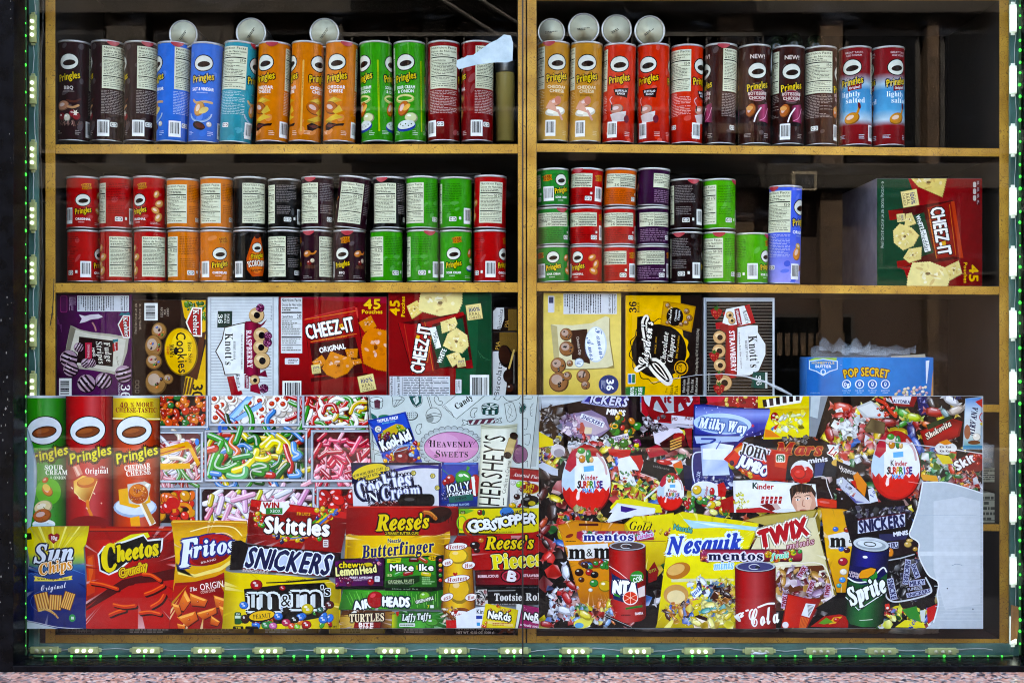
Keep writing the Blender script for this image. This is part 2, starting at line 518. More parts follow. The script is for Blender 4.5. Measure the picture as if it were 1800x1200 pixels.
def thin_glass(name, tint=(0.97, 0.985, 0.975), rough=0.0, rmul=1.0):
    m = bpy.data.materials.new(name); m.use_nodes = True
    nt = m.node_tree; nt.nodes.remove(nt.nodes['Principled BSDF'])
    t = nd(m, 'ShaderNodeBsdfTransparent'); t.inputs[0].default_value = (*tint, 1)
    g = nd(m, 'ShaderNodeBsdfGlossy'); g.inputs['Roughness'].default_value = rough
    f = nd(m, 'ShaderNodeFresnel'); f.inputs[0].default_value = 1.5
    mu = nd(m, 'ShaderNodeMath', operation='MULTIPLY'); mu.inputs[1].default_value = rmul
    x = nd(m, 'ShaderNodeMixShader')
    ge = nd(m, 'ShaderNodeNewGeometry'); iv = nd(m, 'ShaderNodeMath', operation='SUBTRACT'); iv.inputs[0].default_value = rmul
    mi = nd(m, 'ShaderNodeMath', operation='MAXIMUM'); mi.inputs[1].default_value = 0   # only the outer face of a sheet mirrors
    sb = nd(m, 'ShaderNodeMath', operation='MULTIPLY'); sb.inputs[1].default_value = rmul
    lk(m, ge.outputs['Backfacing'], sb.inputs[0]); lk(m, sb.outputs[0], iv.inputs[1]); lk(m, iv.outputs[0], mi.inputs[0]); lk(m, mi.outputs[0], mu.inputs[1])
    lk(m, f.outputs[0], mu.inputs[0]); lk(m, mu.outputs[0], x.inputs[0]); lk(m, t.outputs[0], x.inputs[1]); lk(m, g.outputs[0], x.inputs[2])
    df = nd(m, 'ShaderNodeBsdfDiffuse'); df.inputs[0].default_value = (.8, .8, .78, 1)      # dust and wiped smears on the sheet
    tc = nd(m, 'ShaderNodeTexCoord'); mp = nd(m, 'ShaderNodeMapping'); mp.inputs['Scale'].default_value = (1.6, 1, 5); mp.inputs['Rotation'].default_value = (0, .5, 0)
    dn = nd(m, 'ShaderNodeTexNoise'); dn.inputs['Scale'].default_value = 3; dn.inputs['Detail'].default_value = 8; dn.inputs['Roughness'].default_value = .7
    dr = nd(m, 'ShaderNodeMapRange'); dr.inputs['From Min'].default_value = .56; dr.inputs['From Max'].default_value = .85; dr.inputs['To Max'].default_value = .014
    dx = nd(m, 'ShaderNodeMixShader')
    lk(m, tc.outputs['Object'], mp.inputs[0]); lk(m, mp.outputs[0], dn.inputs['Vector']); lk(m, dn.outputs[0], dr.inputs[0]); lk(m, dr.outputs[0], dx.inputs[0]); lk(m, x.outputs[0], dx.inputs[1]); lk(m, df.outputs[0], dx.inputs[2])
    lk(m, dx.outputs[0], nt.nodes['Material Output'].inputs[0])
    return m
def brick(name, c1, c2, mortar, scale):
    m = mat(name, c1, 0.85)
    b = m.node_tree.nodes['Principled BSDF']
    tc = nd(m, 'ShaderNodeTexCoord'); mp = nd(m, 'ShaderNodeMapping'); mp.inputs['Rotation'].default_value = (R_(90), 0, 0)
    k = nd(m, 'ShaderNodeTexBrick'); k.inputs['Scale'].default_value = scale
    k.inputs['Color1'].default_value = (*lin(c1), 1); k.inputs['Color2'].default_value = (*lin(c2), 1); k.inputs['Mortar'].default_value = (*lin(mortar), 1)
    lk(m, tc.outputs['Object'], mp.inputs[0]); lk(m, mp.outputs[0], k.inputs[0]); lk(m, k.outputs[0], b.inputs['Base Color'])
    return m
M = {}
M['edge'] = edge_wood()
M['granite'] = granite()
M['glass'] = thin_glass('window_glass')
M['black_metal'] = noisy(mat('black_painted_metal', '0a0a0b', 0.25, spec=.08), 30, '040405', '0c0d10', bump=.05)
M['lining'] = noisy(mat('teal_lining', '3f6b63', 0.45), 12, '2f5850', '4d7a70')
M['dark_wall'] = noisy(mat('dark_wall', '0a0806', 0.9, spec=.1), 4, '070504', '0e0a07')
M['dark_board'] = noisy(mat('dark_shelf_board', '120c08', .6), 12, '0c0805', '1a110a')
M['asphalt'] = noisy(mat('asphalt', '3a3a3c', 0.9), 40, '1c1c1e', '303032', bump=.3)
M['paving'] = noisy(mat('paving', '8d8a84', 0.85), 20, '4c4a46', '66635e', bump=.2)
M['stone'] = noisy(mat('pale_brown_stone', 'a2886a', 0.85), 6, '2c2016', '3c2c1b', bump=.2)
M['dark_stone'] = noisy(mat('sooty_stone', '120e0a', 0.85), 6, '0e0b08', '18120c', bump=.2)  # the stone darkened in colour so its reflection in the glass stays dim
M['brick'] = brick('brown_brick', '21120b', '2b180e', '211a14', 4.5)
M['dark_glass'] = mat('dark_window_glass', '040506', 0.1, spec=.06)
M['iron'] = mat('dark_iron', '101010', 0.6)
M['blind'] = mat('white_blind', '6a6458', 0.8)
M['white_plastic'] = mat('led_housing', 'a3a86e', 0.4)
M['led'] = mat('led_white', 'eefff4', 0.3, emit='e4ffec', es=.06)
M['led_bright'] = mat('led_bright_white', 'eefff4', 0.3, emit='f0fffa', es=.7)
M['bright_plastic'] = mat('led_housing_lit', 'e6ece6', .4, emit='e6fff4', es=.012)  # housing whitened and set glowing to carry the glare of its LEDs
M['led_off'] = mat('led_off', 'b2b08e', 0.3)
M['bulb'] = mat('led_green', '1cff4a', 0.3, emit='17ff4c', es=.05)
for q in ('led', 'led_bright', 'bulb'): M[q].cycles.emission_sampling = 'NONE'
M['rope'] = mat('rope_light_tube', '274a2c', 0.25)
M['cable'] = mat('white_cable', 'b8beb8', 0.5)
M['black_cable'] = mat('black_cable', '0b0b0b', 0.5)
M['flake'] = mat('paint_flake', '77746e', 0.9)
M['seal'] = mat('dark_seal', '11120f', 0.5)
M['card'] = noisy(mat('brown_cardboard', '8a5f2c', 0.8), 20, '7a5226', '9a6b34')
M['film'] = noisy(mat('torn_paper', 'a9bcc2', 0.7), 26, '9fb2b9', 'b6c6cb', bump=.5)
M['tin'] = mat('tin', 'a9aaa8', 0.32, metal=.85)
M['rim'] = mat('rim_metal', 'b4b2ae', 0.4, metal=.6)
M['lid'] = mat('foil_lid', 'cfcdb0', 0.45)
M['tab'] = mat('red_seal_tab', 'a01023', 0.45)
M['carton'] = noisy(mat('grey_carton', '55505a', 0.7), 25, '4b4650', '625c66')
M['print_can'] = printed('printed_can_wrap', 0.32, .05)
M['print_box'] = printed('printed_carton', 0.4, .05)
M['print_film'] = printed('printed_window_film', 0.45, .05, var=.07)
M['clear_edge'] = mat('clear_plastic', 'f4f8fa', .08)  # translucent white that stands in for a streak of glare
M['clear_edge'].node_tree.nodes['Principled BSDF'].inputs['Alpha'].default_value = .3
M['bag_white'] = noisy(mat('white_plastic_bag', 'b9bdc0', 0.35), 18, '6d7278', 'd5d9dc', bump=.6)
M['shrink'] = mat('clear_wrap', 'dfe6ea', .12)
M['shrink'].node_tree.nodes['Principled BSDF'].inputs['Alpha'].default_value = .3

# ---------------------------------------------------------------- ground, street, far side
tag(MB().box(-200, 200, -200, 200, -0.3, -0.16).build('ground', M['asphalt']), kind='structure')
tag(MB().box(-60, 60, -9.6, -3.9, -0.156, -0.14).build('road', M['asphalt']), kind='structure')
pv = MB()
for i in range(-16, 16):
    for j in range(3):
        pv.box(i * 1.2 + .004, i * 1.2 + 1.196, -0.36 - (j + 1) * 1.16 + .004, -0.36 - j * 1.16 - .004, -.15, 0, .006)
tag(pv.build('pavement', M['paving']), kind='structure')
tag(MB().box(-60, 60, -13.2, -9.6, -.16, 0).build('far_pavement', M['paving']), kind='structure')
KF = 0.00767
fx = lambda px: (px - 900) * KF
fz = lambda py: ZC + (600 - py) * KF
bld = empty('brick_building', (0, -13.2, 0), 'brown brick building across the street, mirrored in the shop window glass', 'building')
wallb = MB().box(-16, 16, -19, -13.45, -.1, 8.4).build('wall', M['brick'], bld)
pil = [(-15.6, -15), (-12.8, -12.2), (-10.2, -9.6), (-7.4, -6.6), (-5.55, -5.0), (fx(320), fx(405)), (fx(560), fx(600)), (fx(740), fx(780)), (fx(945), fx(993)), (fx(1050), fx(1108)), (fx(1268), fx(1332)), (fx(1450), fx(1490)), (fx(1640), fx(1662)), (7.6, 8.3), (10, 10.7), (13, 13.7)]
for a, b in pil:
    MB().box(a, b, -13.5, -13.2, -.1, 8.3, .02).build('pilaster', M['stone' if a > fx(930) else 'dark_stone'], bld)
for z0, z1 in ((fz(330), fz(285)), (fz(20), fz(-30)), (7.9, 8.5)):
    MB().box(-16, 16, -13.52, -13.08, z0, z1, .02).build('string_course', M['dark_stone'], bld)
edges = [-16] + [v for ab in pil for v in ab] + [16]
for a, b in zip(edges[0::2], edges[1::2]):
    for z0, z1 in ((0.0, fz(340)), (fz(275), fz(35)), (fz(-45), 7.8)):
        if b - a < .5: continue
        if z0 == 0.0 and a > fx(1260): continue
        f = MB().box(a + .06, b - .06, -13.46, -13.34, z0 + .1, z1 - .05).build('window', M['iron'], bld)
        MB().box(a + .12, b - .12, -13.345, -13.33, z0 + .16, z1 - .11).build('pane', M['dark_glass'], f)
for x0, x1, y0, y1 in ((1365, 1515, 550, 720), (1560, 1625, 300, 470), (1700, 1800, 300, 480)):
    f = MB().box(fx(x0), fx(x1), -13.46, -13.34, fz(y1), fz(y0)).build('window', M['iron'], bld)
    MB().box(fx(x0) + .05, fx(x1) - .05, -13.345, -13.33, fz(y1) + .05, fz(y0) - .05).build('pane', M['dark_glass'], f)
    if x0 == 1365:
        bl = MB()
        for i in range(9): bl.box(fx(1376 + i * 14), fx(1385 + i * 14), -13.33, -13.322, fz(625), fz(585))
        bl.build('blind', M['stone'], f)
MB().box(fx(1393), fx(1436), -13.44, -13.0, fz(334), fz(301)).build('air_conditioner', M['blind'], bld)
MB().box(fx(1398), fx(1431), -13.01, -12.99, fz(329), fz(306)).build('air_conditioner_grille', M['iron'], bld)
fe = empty('fire_escape', (1.2, -13, 3), 'dark iron fire escape on the brown brick building across the street', 'fire escape')
pf = MB()
for z in (fz(215), fz(-60)):
    pf.box(-2.3, 3.2, -13.08, -12.2, z, z + .05)
pf.build('platform', M['iron'], fe)
rl = MB()
for z in (fz(215), fz(-60)):
    for i in range(24):
        x = -2.3 + 5.5 * i / 23
        rl.box(x, x + .022, -12.22, -12.2, z + .05, z + .95)
    rl.box(-2.3, 3.2, -12.23, -12.19, z + .95, z + 1)
rl.build('railing', M['iron'], fe)
ld = MB()
for dx in (0, .5):
    ld.tube([(-1.9 + dx, -12.4, fz(-60)), (1.4 + dx, -12.4, fz(215))], .03)
ld.build('stair', M['iron'], fe)
# ---------------------------------------------------------------- the shop front itself
XL, XR = W(42, 0, 0).x, W(1800, 0, 0).x
shop = empty('shop_front', (0, 0, 0), 'dark shop front wall around the lit display window', 'shop front')
MB().box(-7, 7, 0.02, .3, 2.55, 17).build('upper_wall', M['brick'], shop)  # out of view, raised this high to keep the street in shade
w_ = MB()
w_.box(-7, XL - .2, .02, .3, 0, 2.55); w_.box(XR + .2, 7, .02, .3, 0, 2.55)
w_.build('wall', M['brick'], shop)
bx = MB()
bx.box(-2.2, 2.2, 1.05, 1.15, 0, 2.75); bx.box(-2.2, 2.2, .3, 1.05, 2.6, 2.75); bx.box(-2.2, 2.2, .3, 1.05, .3, .45)
bx.box(-2.2, -2.1, .3, 1.05, .45, 2.6); bx.box(2.1, 2.2, .3, 1.05, .45, 2.6)
bx.build('inner_wall', M['dark_wall'], shop)
zs = W(0, 1181, -.06).z
sill = empty('granite_sill', (0, -.2, 0), 'speckled pink granite sill running below the black window frame', 'window sill')
MB().box(-7, 7, -.36, .05, zs - .09, zs, .004).build('sill_slab', M['granite'], sill)
MB().box(-7, 7, -.32, .05, 0, zs - .092).build('base_stone', M['granite'], sill)

fr = empty('window_frame', (0, 0, zs), 'black painted metal frame with teal lining around the display window', 'window frame')
zt = W(0, 1157, 0).z
MB().box(XL - .3, XL, -.06, .03, zs, 2.6, .002).build('jamb', M['black_metal'], fr)
MB().box(XR, XR + .3, -.06, .03, zs, 2.6, .002).build('jamb', M['black_metal'], fr)
MB().box(XL, XR, -.06, .03, zs, zt, .002).build('bottom_rail', M['black_metal'], fr)
MB().box(XL, XR, -.06, .03, 2.42, 2.6, .002).build('top_rail', M['black_metal'], fr)
a, b = W(46, 0, .06), W(67, 0, .06)
MB().box(a.x - .03, b.x, .06, .07, zt - .02, 2.5).build('side_lining', M['lining'], fr)
a, b = W(1776, 0, .06), W(1800, 0, .06)
MB().box(a.x, b.x + .03, .06, .07, zt - .02, 2.5).build('side_lining', M['lining'], fr)
zl0, zl1 = zt - .03, W(0, 1131, .06).z
MB().box(W(67.5, 0, .06).x, W(1775.5, 0, .06).x, .06, .07, zl0, zl1).build('bottom_lining', M['lining'], fr)
MB().box(W(917.3, 0, 0).x, W(920.2, 0, 0).x, -.001, .007, zt + .0005, 2.42).build('glazing_seal', M['seal'], fr)
rng = random.Random(5)
fl = MB()
for i in range(46):
    px, py = rng.choice([(rng.gauss(21, 2.5), rng.uniform(0, 300)), (rng.uniform(0, 21), rng.uniform(520, 1120)), (rng.uniform(0, 20), rng.uniform(690, 800))])
    p = W(px, py, -.06); n_ = rng.randint(4, 6); r0 = rng.uniform(.0004, .0016)
    if p.x > XL - .003: continue
    el = rng.uniform(1, 3.5)
    fl.poly([(p.x + r0 * rng.uniform(.5, 1.2) * math.cos(6.283 * j / n_), 0, p.z + el * r0 * rng.uniform(.5, 1.2) * math.sin(6.283 * j / n_)) for j in range(n_)], -.0604, -.0599)
fl.build('paint_flake', M['flake'], fr)

def pane(x0, x1, label):
    MB().box(x0, x1, .0005, .0065, zt + .001, 2.419).build('glass_pane', M['glass'], fr)['label'] = label
pane(XL + .001, W(917, 0, 0).x, 'clear left glass pane of the display window, left of the dark vertical seam')
pane(W(920.5, 0, 0).x, XR - .001, 'clear right glass pane of the display window, right of the dark vertical seam')

# ---------------------------------------------------------------- the two shelf units
SF, SB = 0.08, 0.42
def unit(name, xl0, xl1, xr0, xr1, label, rows, top=None):
    u = empty(name, W((xl0 + xr1) / 2, 1130, .25), label, 'shelf unit')
    for x0, x1, yb in ((xl0, xl1, rows[-1][0]), (xr0, xr1, rows[-1][1])):
        a, b = W(x0, -60, SF), W(x1, yb + 17, SF)
        p = MB().box(a.x, b.x, SF + .0022, SB, b.z, a.z).build('side_panel', M['dark_board'], u)
        MB().box(a.x, b.x, SF - .001, SF + .002, b.z, a.z, .0008).build('edge_band', M['edge'], p)
    for ya, yb, h in rows + ([(top[0], top[1], 16)] if top else []):
        p = MB().board(xl1 + .3, ya, xr0 - .3, yb, h, SF + .0022, SB, 0).build('shelf', M['dark_board'], u)
        MB().board(xl1 + .3, ya, xr0 - .3, yb, h, SF, SF + .002, .0006).build('edge_band', M['edge'], p)
    return u
unit('shelf_unit', 80, 97, 910.5, 924, 'left wooden shelf unit with patterned gold edges behind the glass', [(254, 253.5, 16.5), (497.5, 496.5, 17), (709, 708, 15), (918, 917, 14), (1115, 1116, 15)])
unit('shelf_unit', 926.5, 943, 1757, 1775, 'right wooden shelf unit with patterned gold edges behind the glass', [(252.5, 261, 14.5), (497, 503.5, 14.5), (706, 711, 13), (914, 921, 12), (1117, 1122.5, 15)], (-15, -15))

# ---------------------------------------------------------------- LED strips round the opening
def led_module(cx, cy, vert, lit, label, group, y=.052):
    c = W(cx, cy, y)
    t = empty('led_module', c, label, 'light', group)
    hl, hw = .0345, .0085
    a, b = (hw, hl) if vert else (hl, hw)
    h = MB().box(c.x - a, c.x + a, y, y + .0075, c.z - b, c.z + b, .002)
    for sgn in (-1, 1):                                   # narrower screw ears
        e0, e1 = hl * sgn, (hl + .006) * sgn
        e0, e1 = min(e0, e1), max(e0, e1)
        if vert: h.box(c.x - hw * .55, c.x + hw * .55, y + .003, y + .007, c.z + e0, c.z + e1, .001)
        else: h.box(c.x + e0, c.x + e1, y + .003, y + .007, c.z - hw * .55, c.z + hw * .55, .001)
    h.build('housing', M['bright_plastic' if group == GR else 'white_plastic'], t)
    for i in (-1, 0, 1):
        d = i * .0165
        m = Matrix.Translation((c.x + (0 if vert else d), y - .002, c.z + (d if vert else 0))) @ Matrix.Rotation(R_(-90), 4, 'X')
        MB().lathe([(.0046, -.003), (.0046, .0005), (.0036, .0016), (.0016, .0021)], 12, m).build('lens', M['led_bright' if group == GR else 'led' if lit else 'led_off'], t, True)
    return t
N = ['first', 'second', 'third', 'fourth', 'fifth', 'sixth', 'seventh', 'eighth', 'ninth', 'tenth', 'eleventh', 'twelfth', 'thirteenth', 'fourteenth', 'fifteenth', 'sixteenth', 'seventeenth']
GL, GB, GR = 'LED modules up the left channel', 'LED modules along the bottom channel', 'LED modules up the right channel'
for i, cy in enumerate((50, 158, 274, 380, 476, 585, 681)):
    led_module(57, cy, True, True, 'white LED module on the left teal channel, %s from the top' % N[i], GL)
for i, cx in enumerate((77, 148, 256, 364, 472, 580, 688, 796, 904, 1012, 1120, 1228, 1335, 1443, 1551, 1657)):
    on = i not in (0, 12, 13, 14, 15) and i != 12
    if i in (12, 13, 14, 15): on = False
    led_module(cx, 1143.5 + (cx - 900) * .0012, False, on, '%s LED module on the bottom channel, %s from the left' % ('lit' if on else 'unlit', N[i]), GB)
for i, cy in enumerate((32, 140, 246, 354, 461, 570, 678, 787, 893, 1003, 1108)):
    led_module(1782, cy, True, True, 'bright white LED module on the right teal channel, %s from the top' % N[i], GR)
def wire(name, pts, r, label, m='cable'):
    o = MB().tube(pts, r, 6).build(name, M[m])
    tag(o, label, 'wire')
def wig(seed, fixed, lo, hi, amp, vert, n=50):
    rg = random.Random(seed); o = []; ph = [rg.uniform(0, 6.28) for _ in range(3)]
    for i in range(n):
        v = lo + (hi - lo) * i / (n - 1)
        d = amp * (math.sin(v * .029 + ph[0]) + .6 * math.sin(v * .083 + ph[1]) + .3 * math.sin(v * .21 + ph[2]))
        o.append(W(fixed + d, v, .0565) if vert else W(v, fixed + d, .0565))
    return o
wire('led_wire', wig(1, 60, -40, 712, 2.2, True), .0008, 'thin white wire joining the LED modules of the left channel')
wire('led_wire', wig(2, 1141, 80, 1745, 1.8, False, 120), .0008, 'thin white wire joining the LED modules of the bottom channel')
wire('led_wire', wig(3, 1785, -40, 1130, 1.2, True), .0007, 'thin white wire joining the LED modules of the right channel')
wire('cable', [W(x, y, .064) for x, y in ((76, -30), (75, 60), (72, 95), (71, 150), (70, 260), (73, 330), (75, 480), (70, 540), (66, 590), (60, 625), (52, 650), (47, 670))], .0024, 'black cable hanging down behind the left LED channel', 'black_cable')
wire('cable', [W(x, y, .0735) for x, y in ((95, 490), (94, 520), (92, 550), (88, 572))], .0011, 'thin black wire end hanging on the left side panel of the shelves', 'black_cable')
def rope(fixed, lo, hi, step, vert, label, seed):
    rg = random.Random(seed); y = .0125
    r = empty('rope_light', W(fixed, (lo + hi) / 2, y) if vert else W((lo + hi) / 2, fixed, y), label, 'rope light')
    p = [W(fixed, v, y) if vert else W(v, fixed, y) for v in (lo, (lo + hi) / 2, hi)]
    MB().tube(p, .0032, 8).build('tube', M['rope'], r)
    n = int((hi - lo) / step); me = None
    for i in range(n):
        v = lo + step * (i + .5) + rg.uniform(-2, 2)
        q = W(fixed + rg.uniform(-.4, .4), v, y - .0028) if vert else W(v, fixed + rg.uniform(-.4, .4), y - .0028)
        if me is None:
            bm = bmesh.new(); bmesh.ops.create_icosphere(bm, subdivisions=2, radius=.0032)
            me = bpy.data.meshes.new('bulb'); bm.to_mesh(me); bm.free(); me.materials.append(M['bulb'])
        o = bpy.data.objects.new('bulb', me); COL.objects.link(o); o.parent = r
        o.location = q - r.location
        s_ = rg.uniform(.55, 1.1); o.scale = (s_, s_, s_ * (1.3 if vert else 1))
rope(44.5, -20, 1150, 24.3, True, 'green rope light running up the left edge of the window', 1)
rope(1152.5, 60, 1780, 26, False, 'green rope light lying along the bottom edge of the window', 2)
rope(1793, -20, 1150, 20, True, 'green rope light running up the right edge of the window', 3)
# ---------------------------------------------------------------- chip cans: wraps drawn once per kind, in photo pixels round the can
TALL_H, SHORT_H, SMALL_H, RAD = 175.0, 91.0, 65.5, 28.0
def emblem(a, u, v, rx, ry, rim='1c1008'):               # plain oval badge
    a.e(rim, u, v, rx, ry, 6, 24)
    a.e('d9d9cc', u, v, rx * .9, ry * .88, 6, 24)
    a.e('2b170f', u + rx * .04, v + ry * .12, rx * .62, ry * .34, 8, 18)
def brand(a, u, v, w, h):
    a.t('Pringles', u, v, h, 'd9bd1d', w=w, rot=11, b=.035, o=[('0c0905', h * .2)], sh=.12, off=True)
def chip(a, u, v, s, c='c98a3a', rot=0):
    a.e(mix(c, '000', .5), u, v, s, s * .72, rot); a.e(c, u - s * .06, v - s * .06, s * .9, s * .62, rot)
    a.e(mix(c, 'fff', .4), u - s * .2, v - s * .14, s * .5, s * .26, rot)
def nutri(a, u0, v0, u1, v1, seed, cal='150', bg='d5d6bb'):
    a.r(bg, u0, v0, u1, v1)
    w = u1 - u0; h = v1 - v0
    a.t('Nutrition Facts', u0 + w * .04, v0 + h * .045, h * .052, '0c0c0a', w=w * .9, al=-1, b=.03)
    a.t('Datos de Nutrición', u0 + w * .04, v0 + h * .125, h * .048, '0c0c0a', w=w * .92, al=-1, b=.03)
    a.fine('555548', u0 + w * .05, v0 + h * .17, u1 - w * .2, v0 + h * .24, 2, seed, .5)
    a.r('0c0c0a', u0 + w * .03, v0 + h * .255, u1 - w * .03, v0 + h * .28)
    a.t('Calories/Calorías', u0 + w * .04, v0 + h * .34, h * .045, '0c0c0a', w=w * .52, al=-1, b=.03)
    a.t(cal, u1 - w * .04, v0 + h * .335, h * .065, '0c0c0a', w=w * (.2 if len(cal) < 4 else .38), al=1, b=.03)
    a.r('0c0c0a', u0 + w * .03, v0 + h * .385, u1 - w * .03, v0 + h * .395)
    a.fine('6a6a5c', u0 + w * .05, v0 + h * .41, u1 - w * .12, v0 + h * .68, 8, seed + 3, .42)
    for t in (.47, .55, .62): a.r('77776a', u0 + w * .05, v0 + h * t, u1 - w * .05, v0 + h * t + h * .004)
    a.r('0c0c0a', u0 + w * .03, v0 + h * .7, u1 - w * .03, v0 + h * .722)
    a.fine('77776a', u0 + w * .05, v0 + h * .735, u1 - w * .1, v0 + h * .83, 3, seed + 5, .4)
    a.r('0c0c0a', u0 + w * .03, v0 + h * .85, u1 - w * .03, v0 + h * .86)
    a.fine('77776a', u0 + w * .05, v0 + h * .88, u1 - w * .06, v0 + h * .97, 2, seed + 7, .4)
def nutri_wide(a, u0, v0, u1, v1, seed):
    a.r('d5d6bb', u0, v0, u1, v1)
    w = u1 - u0; h = v1 - v0; m = u0 + w * .46
    a.t('Nutrition Facts', u0 + w * .02, v0 + h * .12, h * .13, '0c0c0a', w=w * .42, al=-1, b=.03)
    a.t('Datos de Nutrición', u0 + w * .02, v0 + h * .3, h * .11, '0c0c0a', w=w * .42, al=-1, b=.03)
    a.fine('555548', u0 + w * .02, v0 + h * .42, m - w * .03, v0 + h * .7, 3, seed)
    a.t('210', m - w * .03, v0 + h * .82, h * .17, '0c0c0a', al=1, b=.03)
    a.r('0c0c0a', m, v0 + h * .04, m + w * .008, v1 - h * .04)
    for t in (.2, .36, .52, .68, .84): a.r('3a3a34', m + w * .02, v0 + h * t, u1 - w * .02, v0 + h * t + h * .03)
    a.fine('6a6a5c', m + w * .02, v0 + h * .04, u1 - w * .03, v0 + h * .96, 8, seed + 2, .4)
def recyc(a, u, v, s):
    a.rr('dcdcd4', u - s, v - s * .62, u + s, v + s * .62, s * .2)
    a.ring('17301c', u - s * .45, v, s * .3, s * .34, s * .16, 20, 330, n=10); a.ring('17301c', u + s * .45, v, s * .3, s * .34, s * .16, 200, 500, n=10)
def tall_wrap(base, ink, flavour, food, bc='A', seed=1, dark=None, strip=None, new=False, salt=False, ic='e6e6e0'):
    a = Art(-82, 0, 94, TALL_H, 1.5)
    dark = dark or mix(base, '000', .25)
    if salt: a.grad([(0, '8c0d1c'), (.27, '8c0d1c'), (.38, 'a9c3cf'), (.44, '3d93bd'), (.64, '4fa4c9'), (.74, 'b9cdd6'), (.8, '8e0c1c'), (1, '7c0a17')], [(-82, 0), (94, 0), (94, TALL_H), (-82, TALL_H)], 1)
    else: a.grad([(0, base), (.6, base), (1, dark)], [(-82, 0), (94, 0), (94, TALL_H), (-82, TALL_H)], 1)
    rg = random.Random(seed)
    for i in range(30):
        u, v = rg.uniform(-82, 94), rg.uniform(5, 172)
        a.e(mix(base, 'fff' if i % 2 else '000', .07), u, v, rg.uniform(4, 11), rg.uniform(2, 6), rg.uniform(0, 90), 9) if not salt else None
    for u in (0, -60):
        ly = 13 if new or salt else 0
        if new:
            a.t('NEW!', u, 22, 7, ic, b=.05)
        if salt:
            a.t('GREAT TASTE,', u + 4, 12, 3.2, 'd8c4c4', b=.03); a.t('LESS SODIUM', u + 4, 17, 3, 'd8c4c4', b=.03)
            ly = 0
        emblem(a, u, 38 + ly * .7, 18, 15)
        brand(a, u, 63 + ly * .8, 39, 12)
        if salt:
            a.p('8c0d1c', u - 7, 71, u + 17, 67, u + 17, 76, u - 7, 80); a.t('Original', u + 5, 73.5, 4.5, 'eee', w=19, rot=8, f='S')
            a.t('lightly', u - 2, 85, 9, 'e6f0f2', w=33, f='S', b=.0); a.t('salted', u + 6, 96, 9, 'e6f0f2', w=34, f='S', b=.0)
        elif len(flavour) == 1:
            a.t(flavour[0], u, 83 + ly, 5.6 if len(flavour[0]) < 8 else 5.4, ic, b=.05, fit=40, f=('S' if new else ''))
            a.fine(mix(base, ic, .4), u - 10, 88 + ly, u + 10, 91 + ly, 1, seed)
        else:
            if new:
                a.e('7d1f33', u, 90, 16, 11); a.ring('c9a0a0', u, 90, 15, 10, .7)
            a.t(flavour[0], u, 81 + ly * .45, 5.2, ic, b=.05, fit=34); a.t(flavour[1], u, 88 + ly * .5, 5.2, ic, b=.05, fit=30)
            if not new: a.fine(mix(base, '000', .5), u - 12, 93, u + 12, 97, 2, seed)
        food(a, u)
        a.fine(mix(base, ic, .6), u - 25, 156, u - 12, 163, 3, seed + 4, .4)
        a.fine(mix(base, ic, .6), u + 12, 156, u + 22, 165, 3, seed + 5, .4)
    if strip:
        a.rr(strip, -31.6, 34, -28.4, 158, 1.2)
        a.t('PRINGLES', -30, 75, 2.4, mix(strip, '000', .6), rot=90, w=40)
    nutri(a, 39, 10, 93, 84, seed)
    a.fine(mix(base, ic, .5), 38, 87, 93, 128, 15, seed + 9, .4)
    u = 41.5 if bc == 'A' else 93
    if bc == 'A': a.bars(31, 139, 52, 167, 0, seed)
    else: a.bars(-82 + 2, 139, -82 + 20, 167, 0, seed)
    recyc(a, 60, 146, 6.5)
    return a
def food_bbq(a, u):
    a.sp('5d2c1f', 3.5, u - 2, 105, u + 10, 107, u + 20, 102)
    chip(a, u - 10, 114, 12, 'b98566', 8); a.sp('c99a6e', 4, u, 116, u + 8, 117, u + 17, 113)
    for x, y, c in ((-12, 133, '7d1420'), (8, 128, '8d1a2a'), (14, 132, '93202c')): a.ball(c, u + x, y, 7)
    a.ball('cfc8b4', u - 2, 135, 6, 7); a.star('e4dccb', u + 12, 126, 6, 2.5, 6)
    rg = random.Random(3)
    for i in range(26): a.l(rg.choice(('16100c', '7c5a50', 'a88378')), .9, u - 18 + i * 1.5, 148 + rg.uniform(-3, 2), u - 17 + i * 1.5 + rg.uniform(-3, 3), 141 + rg.uniform(-3, 2), cap=False)
def food_salt(a, u):
    a.sp('c9a875', 4, u - 16, 102, u - 10, 107, u + 4, 105, u + 18, 106)
    chip(a, u - 4, 118, 13, 'cf9a55', 70); a.e('d8c278', u + 4, 120, 9, 5, 30)
    a.ring('a9bfca', u - 2, 124, 20, 16, 2.5, 5, 175); a.ring('7fa5c2', u - 2, 127, 17, 12, 2, 15, 165)
    a.e('1a0f0c', u - 4, 147, 12, 7, -20); a.e('5a1e16', u - 2, 147, 9, 4, -20); a.ball('c8c4b8', u + 14, 144, 5)
def food_ched(a, u):
    a.p('c4a02f', u - 18, 105, u - 2, 98, u + 14, 104, u - 2, 109); a.p('d7b849', u - 14, 104, u - 2, 99, u + 4, 103, u - 6, 106)
    chip(a, u - 8, 117, 15, 'b9691c', -20); a.p('cfae3c', u - 4, 124, u + 8, 112, u + 14, 122, u + 2, 128)
    a.p('d2b23c', u - 20, 138, u + 2, 128, u + 16, 133, u - 6, 140); a.p('a98223', u - 20, 138, u - 6, 140, u - 4, 144, u - 20, 142)
    a.p('2c120c', u - 20, 147, u - 12, 142, u + 4, 145, u + 18, 143, u + 16, 148, u + 2, 149, u - 10, 156, u - 19, 155)
    a.p('6d3325', u - 18, 148, u - 8, 145, u + 4, 147, u - 8, 151)
